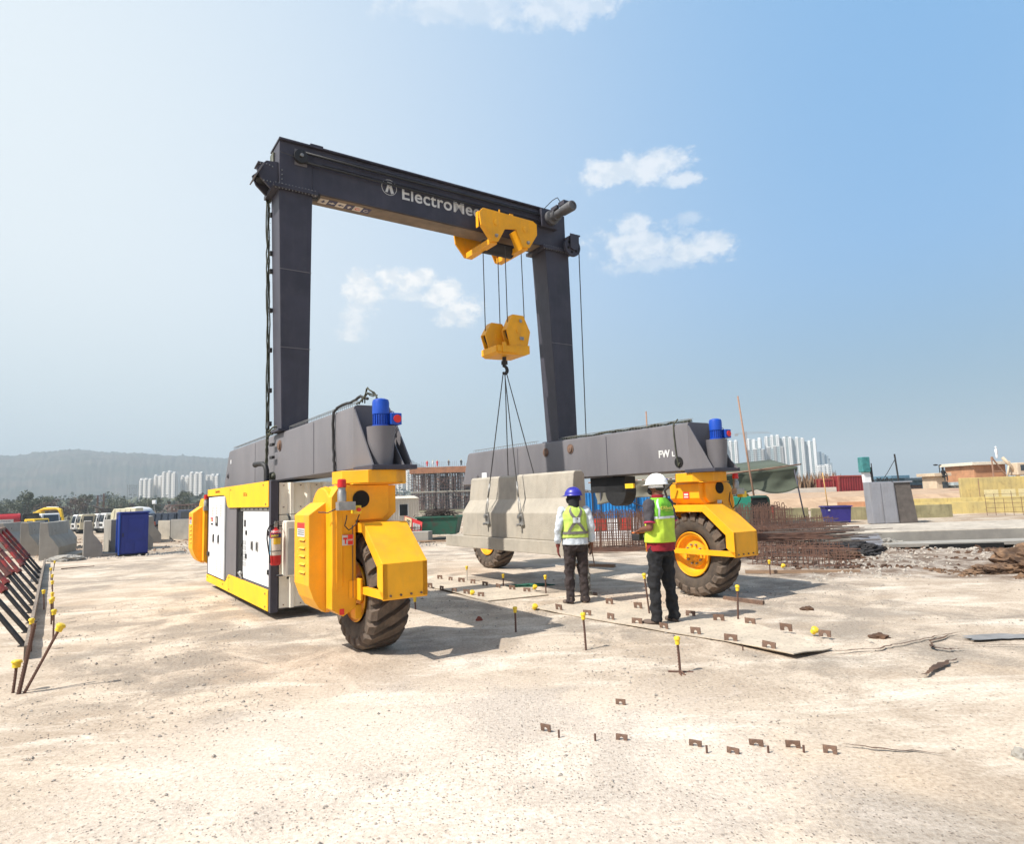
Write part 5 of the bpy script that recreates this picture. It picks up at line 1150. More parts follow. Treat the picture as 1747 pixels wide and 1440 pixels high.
# --- third man mostly hidden behind him
L3=dict(elbow=(-.30,-.10,1.16),wrist=(-.245,.10,.96),dir=(.5,.6,-.5),up=(-.7,.2,.6),thumb=-1,curl=.5)
R3=dict(elbow=(.26,.0,1.16),wrist=(.24,.10,.93),dir=(-.2,.6,-.7),up=(.8,0,.4),thumb=1,curl=.4)
m3,hc,HM,k,sh3=person('man in camouflage clothes and lime vest mostly hidden behind the blue helmeted man',(.94,10.40,0),R(-12),1.58,[L3,R3],R(20),0,SKIN,CAMO,CAMO,SHOE,'short',.07,(.2,-.9),((-.01,0),(.05,.0)))
f3=vest_surface(k,seed=11); v3=vest(m3,k,f3,1.05,2.,LIME2,LIME2); h3,_=helmet(m3,hc,HM,k,BLUEP)
# ================================================================ YARD AND BACKGROUND
def th(name,x,y,z,rz,label,cat,group=None): return empty(name,(x,y,z),rz,label,cat,group)
# ---- blue site toilet
t=th('portable_toilet',-13.45,23.25,0,R(37),'dark blue panelled portable toilet beside the grey barriers','portable toilet')
BLP=mat('toilet_blue_plastic',(.012,.028,.22),.45,var=.12,scale=3); BLL=mat('toilet_blue_side',(.02,.09,.42),.4,var=.1)
obj('cabin_shell',B().box(-.43,.43,-.40,.40,.05,1.44),BLP,t,bevel=.02); obj('roof',B().box(-.47,.47,-.45,.45,1.442,1.48).box(-.44,.44,-.41,.41,1.481,1.50),BLP,t,bevel=.012)
d=obj('door',B().box(-.39,.39,-.425,-.405,.08,1.40),BLP,t,bevel=.006)
for (x0,x1,z0,z1) in ((-.20,.30,.55,1.28),(-.28,-.03,.12,.48),(.02,.30,.12,.48)): obj('door_panel',B().box(x0,x1,-.437,-.426,z0,z1),BLP,d,bevel=.008)
obj('side_rail',B().box(-.47,-.435,-.43,-.37,.03,1.44).box(-.47,-.435,.36,.42,.03,1.44),BLL,t); obj('skid',B().box(-.46,.46,-.43,.42,0,.048),BLK,t); obj('door_handle',B().box(-.36,-.33,-.45,-.438,.65,.78),BLK,d)
# ---- stored barriers: flat back, stepped front
def yard_barrier(x,y,az,label,L=3.0,H=1.25,flip=1,base=True,sc=1.):
    e=th('concrete_barrier',x,y,-.02,-R(az),label,'concrete barrier','stored concrete barriers in the left yard')
    pr=[(0,0),(.56,0),(.56,.40),(.42,.62),(.28,.80),(.22,H),(0.0,H)]
    pr=[(p[0]*flip,p[1]) for p in pr]
    obj('barrier_body',B().prism(pr,'Y',0,L),CONC2,e,bevel=.012)
    if base: obj('barrier_foot',B().prism([(.565*flip,0),(1.0*flip,0),(1.0*flip,.10),(.565*flip,.12)],'Y',.0,L),CONC2,e,bevel=.006)
    obj('lifting_hole',B().cyl((.225*flip,L*.3,.95),(.262*flip,L*.3,.95),.03,n=10),VOID,e); return e
yard_barrier(-16.05,22.3,-24,'nearest grey concrete barrier, end face toward the camera, left of the cement mound')
yard_barrier(-17.9,23.9,-26,'grey barrier standing just left behind the nearest one',base=False)
yard_barrier(-15.2,25.1,-27,'dark stepped end of the barrier right behind the nearest one',flip=1)
yard_barrier(-14.75,22.6,-34,'narrow pale barrier end between the mound and the toilet',L=1.2)
yard_barrier(-14.75,25.8,-38,'barrier behind the narrow pale one, its shaded step showing',L=2.5,base=False)
yard_barrier(-14.5,23.7,-40,'barrier nearest the blue toilet with a sunlit flat side',L=1.5,base=False)
yard_barrier(-21.5,27.4,-22,'low pale barrier at the far left behind the steel props',L=3,base=False,H=1.2)
yard_barrier(-19.3,27.6,-28,'second pale barrier from the far left, behind the red props',base=False,H=1.2)
yard_barrier(-17.9,30.5,-30,'row end barrier seen between two nearer barriers',L=3,base=False); yard_barrier(-16.8,30.2,-31,'pale barrier deep in the row behind the mound',L=3,base=False)
def wall_thing(name,x0,y0,x1,y1,h,label,cat,m=CONC2,t=.15,z=-.05):
    L=math.hypot(x1-x0,y1-y0); o=obj(name,B().box(0,L,-t/2,t/2,0,h),m,loc=(x0,y0,z),rz=math.atan2(y1-y0,x1-x0),bevel=.01); tag(o,label,cat); return o
wall_thing('concrete_wall',-17.25,33.2,-13.2,31.6,1.05,'grey cast wall with dark stained base left of the crane cabin','concrete wall')
wall_thing('concrete_wall',-18.3,34.0,-17.35,33.35,1.0,'short sunlit cast wall right of the dump truck wheels','concrete wall',CONC)
# ---- vehicles in the western yard
GL=mat('vehicle_glass',(.03,.04,.05),.1,spec=.8); TRW=mat('truck_white',(.75,.75,.73),.4,var=.1,scale=2); TRY=mat('truck_yellow',(.72,.46,.01),.45,var=.12); TRR=mat('tank_red',(.42,.02,.025),.35,var=.15,scale=1.2); TRB=mat('truck_beige',(.62,.55,.38),.5,var=.1); GRB=mat('grey_blue_steel',(.055,.075,.11),.6,var=.25,scale=1.2)
def wheel_s(par,x,y,r=.5,w=.3,hub=None,n=20):
    o=obj('wheel',B().lathe([(r*.5,-w/2),(r*.95,-w/2),(r,-w*.3),(r,w*.3),(r*.95,w/2),(r*.5,w/2)],(x,y,r),'Y',n),BLK,par,smooth=True)
    obj('hub',B().lathe([(r*.5,-w*.52),(r*.45,-w*.42),(r*.15,-w*.42),(r*.12,-w*.5),(.01,-w*.5)],(x,y,r),'Y',n).lathe([(r*.5,w*.52),(r*.45,w*.42),(.01,w*.42)],(x,y,r),'Y',n),hub or GALV,o,smooth=True); return o
def truck(x,y,rz,label,cabm,body=None,bodym=None,z=-1.6,sc=1.):
    """local +X = front of the truck"""
    e=th('parked_truck',x,y,z,rz,label,'truck','trucks parked in the yard')
    e.scale=(sc,)*3
    cab=obj('cab',B().prism([(0,.75),(2.05,.75),(2.12,1.6),(1.92,2.75),(1.75,2.88),(.1,2.88),(0,2.7)],'Y',-1.18,1.18),cabm,e,bevel=.05)
    obj('windscreen',B().hexa([(2.13,-1.02,1.65),(2.135,-1.02,1.65),(2.135,1.02,1.65),(2.13,1.02,1.65),(1.925,-.98,2.66),(1.95,-.98,2.66),(1.95,.98,2.66),(1.925,.98,2.66)]),GL,cab)
    for s in (-1,1): 
        dr=obj('cab_door',B().box(.35,1.65,s*1.185-.006,s*1.185+.006,.95,2.75),cabm,cab); obj('side_window',B().prism([(.5,1.75),(1.75,1.75),(1.62,2.6),(.5,2.6)],'Y',s*1.20-.006,s*1.20+.006),GL,dr)
        obj('headlight',B().box(2.09,2.16,s*.85-.16,s*.85+.16,.85,1.05),REFL,e,bevel=.02); obj('side_mirror',B().box(1.9,2.0,s*1.34-.06,s*1.34+.06,1.8,2.25),BLK,cab)
        for wx in (1.1,-2.2,-3.5): wheel_s(e,wx,s*1.0,.5,.34)
    obj('bumper',B().box(2.0,2.25,-1.2,1.2,.42,.74),BLK if cabm!=TRY else TRY,e,bevel=.03); obj('grille',B().box(2.125,2.14,-.7,.7,1.08,1.42),BLK,cab)
    obj('chassis',B().box(-4.4,2.0,-.45,.45,.55,.80),BLK,e)
    if body=='tank':
        tk=obj('tank',B().lathe([(.6,-5.9),(.98,-5.75),(1.02,-5.5),(1.02,-.5),(.98,-.25),(.6,-.1)],(0,0,1.95),'X',28),bodym,e,smooth=True); obj('tank_walkway',B().box(-5.4,-.6,-.35,.35,2.97,3.0),GALV,tk)
        for s in (-1,1):
            l=obj('tank_label',B().box(-3.6,-1.0,s*1.02-.02,s*1.02+.02,1.6,2.15),TEXTW,tk); text_obj('label_writing','WATER TANKER',.28,(MY(-3.4,-1.045,1.78) if s<0 else Matrix.Translation((-1.2,1.045,1.78))@Matrix.Rotation(PI,4,'Z')@Matrix.Rotation(PI/2,4,'X')),mat('navy_lettering',(.02,.03,.15),.5),tk)
    if body=='tipper':
        tb_=obj('tipper_body',B().prism([(-5.2,1.0),(-.25,.9),(-.15,2.5),(-5.3,2.5)],'Y',-1.25,1.25),bodym,e)
        for s in (-1,1):
            for i in range(6): obj('body_rib',B().box(-4.8+i*.85,-4.68+i*.85,s*1.29-.04,s*1.29+.04,1.05,2.48,ry=R(8)),bodym,tb_)
    if body=='mixer':
        dm=obj('mixer_drum',B().lathe([(.5,-4.6),(.75,-4.3),(1.15,-3.0),(1.2,-2.2),(.95,-1.2),(.6,-.5)],(0,0,0),'X',24),bodym,e,smooth=True); dm.location=(0,0,2.0); dm.rotation_euler=(0,R(-10)*-1,0)
        obj('chute',B().hexa([(-5.3,-.3,1.6),(-4.6,-.3,2.6),(-4.6,.3,2.6),(-5.3,.3,1.6),(-5.4,-.3,1.7),(-4.7,-.3,2.9),(-4.7,.3,2.9),(-5.4,.3,1.7)]),bodym,e)
    return e
truck(-70.6,94.5,R(38),'red water tanker truck with white side label at the far left edge',BLK,'tank',TRR,z=-1.45)
truck(-67.4,92.0,R(-14),'small yellow truck cab in front of the red tanker',TRY,None,z=-2.0,sc=.93)
truck(-70.3,98.5,R(-30),'white truck cab behind the yellow truck',TRW,'tipper',GRB,z=-1.55)
truck(-62.2,96.5,R(225),'leftmost of the white trucks parked left of the blue toilet',TRW,'tipper',GRB,z=-1.8,sc=.98)
truck(-60.4,95.0,R(222),'beige truck with yellow front between the white trucks',TRB,'tipper',TRY,z=-1.8,sc=.98)
truck(-58.6,95.5,R(226),'white truck cab third from the left behind the barriers',TRW,'mixer',TRB,z=-1.75,sc=.98)
truck(-56.9,94.5,R(228),'white truck cab just left of the toilet top',TRW,'mixer',TRW,z=-1.75)
truck(-49.3,97.5,R(3),'dump truck with grey blue steel body right of the toilet',GRB,'tipper',GRB,z=-1.9,sc=1.08)
e=th('water_tank',-54.1,92,.1,0,'cream ribbed tank standing above the blue toilet roof','water tank'); CRM=mat('cream_plastic',(.70,.66,.47),.5)
b_=obj('tank_body',B().prism([(-1.75,.0),(1.75,.0),(1.75,1.62),(-1.35,1.55),(-1.75,.9)],'Y',-.9,.9),CRM,e,bevel=.06)
for i in range(5): obj('tank_rib',B().box(-1.3+i*.72,-1.24+i*.72,-.95,-.905,.2,1.5,ry=R(6)),CRM,b_)
obj('tank_stand',B().box(-1.7,1.7,-.8,-.7,-1.8,-.02).box(-1.7,-1.6,-.69,.8,-1.8,-.02).box(1.6,1.7,-.69,.8,-1.8,-.02),GRB,e)
e=th('grab_arm',-58.3,94,-1.7,0,'black folded grab arm raised above the white truck cabs','grab arm'); obj('mast',B().box(-.12,.12,-.12,.12,0,3.4),BLK,e); obj('boom',B().tube([(0,0,3.3),(-.9,0,3.55),(-1.8,0,3.85)],.17,8).box(-.5,.5,-.4,.4,2.9,3.5),BLK,e,bevel=.02)
# excavator
e=th('excavator',-79.3,110,-1.7,R(0),'yellow excavator with its boom lowered behind the parked trucks','excavator')
obj('track',B().box(-1.9,1.9,-1.4,-.8,0,.85),BLK,e,bevel=.3); obj('track',B().box(-1.9,1.9,.8,1.4,0,.85),BLK,e,bevel=.3)
hs=obj('house',B().box(-2.2,1.2,-1.3,1.3,1.0,2.3),TRY,e,bevel=.1); obj('cab',B().prism([(-.2,2.3),(1.3,1.2),(1.35,2.4),(1.1,3.3),(-.2,3.3)],'Y',-1.3,-.35),TRY,e,bevel=.05); obj('cab_window',B().prism([(0,2.2),(1.2,2.0),(1.2,2.5),(1.0,3.15),(0,3.15)],'Y',-1.32,-1.305),GL,e)
obj('boom',B().tube([(-1.2,.2,2.2),(-.6,.2,3.3),(.6,.2,3.75),(2.6,.2,3.75),(3.2,.2,3.55)],[.18,.22,.25,.22,.2],8),TRY,e,smooth=True)
st_=obj('stick',B().tube([(2.9,.2,3.75),(3.3,.2,3.5),(3.7,.2,2.2),(4.2,.2,1.0)],[.18,.32,.24,.16],8),TRY,e,smooth=True); obj('bucket',B().prism([(3.9,1.1),(4.6,1.0),(4.7,.4),(4.1,.0),(3.7,.5)],'Y',-.4,.8),BLK,e,bevel=.03); obj('hydraulic_ram',B().cyl((1.0,.2,4.05),(3.0,.2,3.95),.08),GALV,e)
# orange tractor
ORG=mat('orange_paint',(.62,.10,.015),.45,var=.15); e=th('tractor',-51.5,92.0,-1.75,R(0),'orange tractor with big rear wheel beside the blue toilet','tractor')
obj('body',B().box(-1.0,1.15,-.55,.55,.75,1.45).box(-.9,.1,-.6,.6,1.46,1.95),ORG,e,bevel=.08); cb=obj('cab_roof',B().box(-1.1,.4,-.7,.7,2.05,2.15),ORG,e,bevel=.04); obj('cab_window',B().box(-.8,-.1,-.63,-.605,1.55,1.9),GL,e)
for s in (-1,1): wheel_s(e,-.55,s*.9,.8,.45,ORG); wheel_s(e,1.35,s*.8,.55,.35)
# ---- scaffold and starter bars of a far structure
def post_frame(name,x,y,z,w,d,h,nx,ny,nz,r,m,label,cat,jit=.0,rz=0,seed=1,deck=None,diag=True):
    e=th(name,x,y,z,rz,label,cat); rnd=random.Random(seed); b=B(); J=lambda: rnd.uniform(-jit,jit)
    for i in range(nx):
        for j in range(ny): b.box((i/(nx-1)-.5)*w-r+J(),(i/(nx-1)-.5)*w+r+J()*0+0,(j/max(1,ny-1))*d-r,(j/max(1,ny-1))*d+r,0,h*(1+.12*rnd.random())) if jit==0 else b.tube([((i/(nx-1)-.5)*w+J(),(j/max(1,ny-1))*d,0),((i/(nx-1)-.5)*w+J(),(j/max(1,ny-1))*d,h*(1+.12*rnd.random()))],r,4)
    obj('standard_tubes',b,m,e); b=B()
    for k in range(1,nz+1):
        for j in range(ny): b.tube([(-.52*w,(j/max(1,ny-1))*d,h*k/nz+J()),(.52*w,(j/max(1,ny-1))*d,h*k/nz+J())],r*.8,4)
        if ny>1:
            for i in range(nx): b.tube([((i/(nx-1)-.5)*w,0,h*k/nz+J()),((i/(nx-1)-.5)*w,d,h*k/nz+J())],r*.7,4)
    if diag:
        for k in range(nx-1): b.tube([((k/(nx-1)-.5)*w,0,h*rnd.random()*.5),(((k+1)/(nx-1)-.5)*w,0,h*(.5+.5*rnd.random()))],r*.7,4)
    obj('ledger_tubes',b,m,e)
    if deck: obj('deck',B().box(-.5*w,.5*w,0,d,h,h+.15),deck,e)
    return e
BRF=mat('brown_formwork',(.16,.10,.085),.9,var=.3,scale=.6); POS=mat('orange_formwork',(.36,.15,.07),.8,var=.25,scale=.8); WCOL=mat('white_column',(.62,.60,.57),.8,var=.1)
post_frame('scaffold',-74.2,150,-1.6,9.5,4,3.6,13,3,3,.06,BRF,'brown column formwork and scaffold left of the crane cabin, far off','scaffold',.12,seed=3,deck=BRF)
post_frame('scaffold',-66.5,152,-1.6,5,3,3.3,9,2,3,.05,BRF,'lower scaffold just left of the crane cabin roof, far off','scaffold',.12,seed=5)
for i,(x,h,w) in enumerate(((-95.0,6.5,'left'),(-93.6,6.9,'right'))):
    b=B(); 
    for k in range(6): b.tube([(.18*math.cos(k),.18*math.sin(k),0),(.18*math.cos(k),.18*math.sin(k),h)],.035,4)
    for k in range(8): b.box(-.2,.2,-.2,.2,h*k/8,h*k/8+.03)
    obj('starter_bars',b,REBAR,loc=(x,150,-1.6),label='column starter bars standing before the far white towers, %s of two'%w,cat='rebar column')
e=th('roadside_sign',-93,170,-1.6,0,'small white tank on a thin post before the white towers','water tank'); obj('post',B().box(-.08,.08,-.08,.08,0,4.2),GALV,e); obj('panel',B().box(-.5,.5,-.3,.3,4.2,5.2),WHITE,e,bevel=.1)
# ---- building under construction, centre
e=th('unfinished_building',-21.0,200,-2.2,0,'concrete frame building under construction with orange edged top deck and scaffolding','building')
for z,h,m in ((5.6,.35,CONC),(11.4,.35,CONC)):
    obj('floor_slab',B().box(-9.2,9.5,-7,7,z,z+h),m,e)
obj('edge_formwork',B().box(-9.6,9.7,-7.4,-7.05,11.2,13.0).box(-9.6,-9.3,-7.04,7,11.2,12.6),POS,e)
for i in range(6): obj('concrete_column',B().box(-8.6+i*3.5,-7.9+i*3.5,-6.6,-6.0,0,5.58).box(-8.6+i*3.5,-7.9+i*3.5,-6.6,-6.0,5.96,11.38),WCOL,e)
for i in range(5): obj('concrete_column',B().box(-7+i*3.5,-6.4+i*3.5,2,2.6,0,5.58).box(-7+i*3.5,-6.4+i*3.5,2,2.6,5.96,11.38),CONC2,e)
for z0,hh,sd,nm in ((0,5.5,1,'lower'),(6,5.3,2,'upper')):
    b=B(); rnd=random.Random(sd)
    for i in range(26):
        x=-9.2+i*.75; b.tube([(x,-6.9,z0),(x+rnd.uniform(-.1,.1),-6.9,z0+hh)],.10,4); b.tube([(x,-3,z0),(x,-3,z0+hh)],.10,4); b.tube([(x+.3,0,z0),(x+.3,0,z0+hh)],.14,4)
    for k in range(6): b.tube([(-9.3,-6.9,z0+.8+k*.9),(9.5,-6.9,z0+.8+k*.9+rnd.uniform(-.2,.2))],.09,4); b.tube([(-9.3,-1,z0+.6+k*.9),(9.5,-1,z0+.6+k*.9+rnd.uniform(-.3,.3))],.13,4)
    for k in range(22): x=rnd.uniform(-9,8); b.tube([(x,-7.2,z0+rnd.uniform(0,2)),(x+rnd.uniform(-3,3),-7.2,z0+rnd.uniform(3,5.4))],.055,4)
    obj('scaffold_tubes',b,BRF,e)
    for k in range(4): x0=-8.5+k*4.4+rnd.uniform(0,.8); obj('brick_infill',B().box(x0,x0+rnd.uniform(2.2,3.4),3.2,3.5,z0,z0+rnd.uniform(3.2,5.2)),BRF,e)
b=B(); rnd=random.Random(4)
for i in range(34): x=-9.4+i*.57; b.box(x,x+.05,-7.3,-7.25,13.0,13.6+rnd.random()*1.2)
obj('guard_posts',b,BRF,e)
b=B()
for k in range(7): b.box(-2+k*.6,3.5+k*.5,-8.5,-8.3,7.8-k*.45,7.95-k*.45,ry=R(38))
obj('ramp_boards',b,POS,e)
for i,(x,c) in enumerate(((-4.6,REDP),(-2.9,TRW),(-1.6,REDP),(1.8,BRF),(5.5,BLK))):
    wkr=th('person',-21+x,194.5,11.1,0,['worker in red at the left end of the far roof deck','worker in white beside the red clad one on the far roof deck','second worker in red on the far roof deck','worker in brown right of the middle of the far roof deck','worker in black at the right of the far roof deck'][i],'person')
    b=B(); b.limb((-.1,0,.1),(-.1,0,.85),.09,.12,8); b.limb((.12,0,.1),(.1,0,.85),.09,.12,8); b.limb((0,0,.9),(0,0,1.35),.19,.2,10); b.limb((-.25,0,1.35),(-.32,.1,.9),.07,.05,6); b.limb((.25,0,1.35),(.32,.1,.9),.07,.05,6); b.limb((0,0,1.4),(0,0,1.5),.06,.06,6); b.ell((0,0,1.62),(.11,.12,.14))
    obj('body',b,c,wkr,smooth=True); obj('helmet',B().ell((0,0,1.70),(.15,.17,.11)),CAPY,wkr,smooth=True)
# ---- cream portable cabin
e=th('portable_cabin',-9.9,67.2,-.75,R(180-57),'long cream corrugated portable cabin with dark windows behind the green skip','portable cabin')
e.rotation_euler=(0,0,R(24))
CRS=mat('cream_cabin_sheet',(.60,.54,.44),.6,var=.08)
def corrbox(b,L,D,h,p=.25,a=.04):
    pts=[]; x=-L
    while x<-.01: pts+=[(x,0),(x+p*.4,0),(x+p*.5,-a),(x+p*.9,-a)]; x+=p
    pts.append((0,0)); y=0
    while y<D-.01: pts+=[(0,y),(0,y+p*.4),(a,y+p*.5),(a,y+p*.9)]; y+=p
    pts+=[(0,D),(-L,D)]; b.prism(pts,'Z',.12,h); return b
c_=obj('cabin_wall',corrbox(B(),7.6,3.6,2.45),CRS,e); obj('roof',B().prism([(-.15,2.46),(3.75,2.46),(1.8,2.72)],'X',-7.7,.12),CRS,e); obj('base_beam',B().box(-7.6,0,-.02,3.6,0,.118),GRB,e)
for x in (-1.9,-4.0,-6.1): 
    w=obj('window',B().box(x,x+.85,-.075,-.045,.75,1.85),VOID,c_); obj('window_frame',B().box(x-.05,x,-.08,-.045,.7,1.9).box(x+.85,x+.9,-.08,-.045,.7,1.9),WHITE,w)
obj('wall_conditioner',B().box(.06,.35,1.6,2.3,2.0,2.6),TRW,e,bevel=.02)
# ---- sign board, block, skip with scrap
e=th('sign_board',-4.03,25.9,.30,R(-10),'leaning board half cream half red with writing beside the skip','sign board'); a_=obj('board',B().hexa([(-.36,0,0),(.36,0,0),(.36,.03,0),(-.36,.03,0),(-.36,.12,.66),(.36,.12,.40),(.36,.15,.40),(-.36,.15,.66)]),REDC,e)
RSG=mat('sign_red',(.55,.02,.02),.5); a_.data.materials[0]=RSG
obj('cream_panel',B().hexa([(-.34,-.012,.01),(-.06,-.012,.01),(-.06,-.002,.01),(-.34,-.002,.01),(-.34,.106,.63),(-.06,.09,.53),(-.06,.10,.53),(-.34,.116,.63)]),mat('sign_cream',(.65,.50,.28),.6),a_)
b=B()
for i in range(5): b.box(.02+.06*i,.05+.06*i,-.005+.02*(i%2),.09,.10,.38-.02*i)
obj('writing',b,TEXTW,a_); 
tb_=text_bm('Safety',.20,.002,.004); tb_.transform(Matrix.Translation((-.16,-.03,.06))@Matrix.Rotation(R(80),4,'X')@Matrix.Rotation(PI/2,4,'Z')); obj('writing',tb_,BLK,a_)
blk=obj('concrete_block',B().box(-.55,.55,-.3,.3,0,.40),CONC2,loc=(-3.80,25.4,-.03),rz=R(-8),bevel=.02); tag(blk,'low concrete block below the leaning sign board','concrete block')
SKG=mat('skip_green',(.02,.10,.065),.6,var=.35,scale=4,col2=(.06,.06,.045),contrast=(.35,.5))
e=th('skip',-3.05,26.7,.0,R(-5),'dark green steel skip heaped with scrap bars','skip')
obj('skip_body',B().hexa([(-.62,-.5,.18),(.70,-.5,.18),(.70,.5,.18),(-.62,.5,.18),(-.82,-.6,.86),(.85,-.6,.86),(.85,.6,.86),(-.82,.6,.86)]),SKG,e,bevel=.01); obj('skip_rim',B().box(-.86,.89,-.64,-.58,.84,.90).box(-.86,.89,.58,.64,.84,.90),SKG,e); obj('skip_feet',B().box(-.6,-.5,-.45,.45,0,.178).box(.5,.6,-.45,.45,0,.178),BLK,e)
b=B(); rnd=random.Random(8)
for i in range(130):
    a=rnd.random()*PI; c=Vector((rnd.gauss(0,.33),rnd.uniform(-.5,.5),.90)); c.z+=.26*math.exp(-c.x*c.x*4)*rnd.random(); d_=Vector((math.cos(a),math.sin(a)*.5,rnd.uniform(-.25,.25)))*rnd.uniform(.2,.5); b.tube([c-d_,c+Vector((0,0,rnd.uniform(-.04,.08))),c+d_],.012,4)
o=obj('scrap_heap',b,mat('dark_scrap',(.06,.045,.038),.8),loc=(-3.05,26.7,.02)); tag(o,'tangled heap of scrap rebar piled in the green skip','scrap heap')
# ---- blue fence
BF=mat('blue_sheet_fence',(.02,.22,.56),.5,var=.12,scale=1.5)
e=th('sheet_fence',1.7,33.2,0,R(0),'bright blue corrugated sheet fence behind the rebar cages','fence')
pts=[]; x=0
while x<6.6: pts+=[(x,0),(x+.06,0),(x+.08,-.03),(x+.14,-.03)]; x+=.16
pts.append((x,0)); q=[(a,c+.01) for a,c in pts][::-1]; obj('fence_sheet',B().prism(pts+q,'Z',.1,1.62),BF,e)
for x in (0,2.2,4.4,6.6): obj('fence_post',B().box(x-.04,x+.04,-.12,-.05,0,1.8),DKST,e)
obj('fence_brace',B().tube([(3.1,-.16,1.55),(4.9,-.16,.75)],.035,6),DKST,e)
# ---- tarpaulin canopy on bamboo poles
TARP=mat('olive_shade_net',(.085,.10,.070),.9,var=.15,scale=1.2); TARP2=mat('tan_shade_net',(.20,.185,.14),.9,var=.12,scale=1.2); BAMB=mat('bamboo',(.30,.17,.11),.6,var=.25,scale=5)
e=th('tarpaulin_canopy',3.3,26.6,0,0,'olive shade net canopy slung on bamboo poles behind the right wheel','canopy')
def cloth(x0,x1,top,bot,n,m,name,amp=.06,back=2.6,seed=1):
    bm=bmesh.new(); V=[]
    for i in range(n+1):
        t=i/n; x=x0+(x1-x0)*t; zt=top(t); zb=bot(t); col=[bm.verts.new((x,back,zt+.45))]
        col.append(bm.verts.new((x,back*.5,zt+.22)))
        for j in range(13):
            s=j/12; z=zt+(zb-zt)*s; col.append(bm.verts.new((x+.03*math.sin(9*s+t*20),-.05+amp*math.sin(t*22+s*4+seed)*s+.12*math.sin(s*PI)+.08*noise.noise(Vector((x*1.5,z*3,seed))),z)))
        V.append(col)
    for a,c in zip(V,V[1:]):
        for k in range(len(a)-1): bm.faces.new((a[k],c[k],c[k+1],a[k+1]))
    o=obj(name,bm,m,e,smooth='full'); md=o.modifiers.new('thickness','SOLIDIFY'); md.thickness=.006; return o
cloth(0,4.6,lambda t:2.02+.03*t,lambda t:1.42-.28*math.exp(-((t-.0)/.2)**2)-.05*math.sin(t*PI),50,TARP2,'net_panel',.02,seed=1)
cloth(4.2,8.15,lambda t:2.05+.32*t,lambda t:1.50-.28*math.sin(min(1,t/.56)*PI)*(t<.56)-.20*math.sin(max(0,(t-.56)/.44)*PI)*(t>=.56)-.0*t+.05*t,60,TARP,'net_panel',.022,seed=5)
for p,q,r in (((-.3,.02,2.02),(4.5,.02,2.10),.028),((4.0,0,2.06),(8.35,.0,2.48),.028),((3.8,.1,2.12),(8.0,.1,2.36),.024),((4.4,.15,2.0),(7.6,.15,2.2),.03)): obj('bamboo_rail',B().tube([p,tuple((a+b_)/2 for a,b_ in zip(p,q)),q],r,7),BAMB,e,smooth='full')
for x,z,dx in ((0.15,2.0,.05),(5.6,1.9,.05),(8.05,2.3,.30)): obj('canopy_post',B().tube([(x+dx,-.02,0),(x,0,z)],.03,7),DKST,e,smooth='full')
b=B()
for i in range(14): b.box(.3+i*.28,.46+i*.28,-.03,.0,2.05,2.08)
obj('rail_lashing',b,WHITE,e)
pole1=obj('bamboo_pole',B().tube([(.42,0,0),(.20,0,2.3),(-.05,0,5.3)],[.04,.038,.032],7),BAMB,loc=(9.2,26.2,0),label='tall thin bamboo pole leaning above the canopy',cat='bamboo pole',smooth='full')
pole2=obj('bamboo_pole',B().tube([(0,0,0),(.03,0,4.9)],.03,7),BAMB,loc=(5.55,27,0),label='thin pole tip rising behind the right side beam of the crane',cat='bamboo pole',smooth='full')
# ---- rebar cages
def cage(x,y,rz,L,h,D,sp,label,r=.009,curl=True,seed=1,lay=6,z=0):
    e=th('rebar_cage',x,y,z,rz,label,'rebar cage','rusty rebar cages stacked on the site'); rnd=random.Random(seed); b=B()
    n=int(L/sp)
    for k in range(2):
        yy=k*D
        for i in range(n+1):
            x=i*sp+rnd.uniform(-.02,.02); hh=h*(1+rnd.uniform(-.05,.07)); lean=rnd.uniform(-.03,.05)
            if curl: b.tube([(x,yy,0),(x+lean,yy,hh-.05),(x+lean+.02,yy,hh),(x+lean+.055,yy,hh),(x+lean+.075,yy,hh-.05),(x+lean*.5+.07,yy,.05)],r,4)
            else: b.tube([(x,yy,0),(x+lean,yy,hh)],r,4)
    for i in range(0,n+1,2): b.tube([(i*sp,0,h*.95),(i*sp,D,h*.9)],r,4); b.tube([(i*sp,0,.05),(i*sp,D,.05)],r,4)
    obj('upright_bars',b,REBAR,e); b=B()
    for k in range(2):
        for j in range(lay): z_=h*(.06+.84*j/(lay-1)); b.tube([(-.1,k*D,z_),(L*.5,k*D,z_+rnd.uniform(-.02,.02)),(L+.1,k*D,z_+rnd.uniform(-.03,.03))],r*1.1,4)
    obj('level_bars',b,REBAR,e); return e
cage(1.85,18.9,R(-12),2.1,1.05,.6,.065,'rebar cage standing between the barrier and the man in the white helmet',seed=1,lay=9)
cage(3.3,19.6,R(-10),2.6,.95,.7,.075,'rebar cage hidden mostly behind the white helmeted man',seed=2,lay=8)
cage(5.7,19.2,R(-8),2.0,1.10,.7,.08,'tall hooped rebar cage before the green box, right of the right wheel',seed=3,lay=7)
cage(5.5,16.9,R(-16),2.2,.62,.7,.085,'lower rebar cage lying before the hooped one',seed=4,lay=6,curl=False)
cage(5.15,15.0,R(-24),1.9,.36,.5,.09,'flat rebar mat on edge near the dark rubble',seed=5,lay=5,curl=False); cage(4.9,13.9,R(-38),1.9,.42,.35,.10,'nearest rebar ladder cage in front of the rubble',seed=6,lay=3,curl=False)
REBG=mat('grey_rebar',(.16,.135,.115),.7,var=.3,scale=5,col2=(.08,.06,.05))
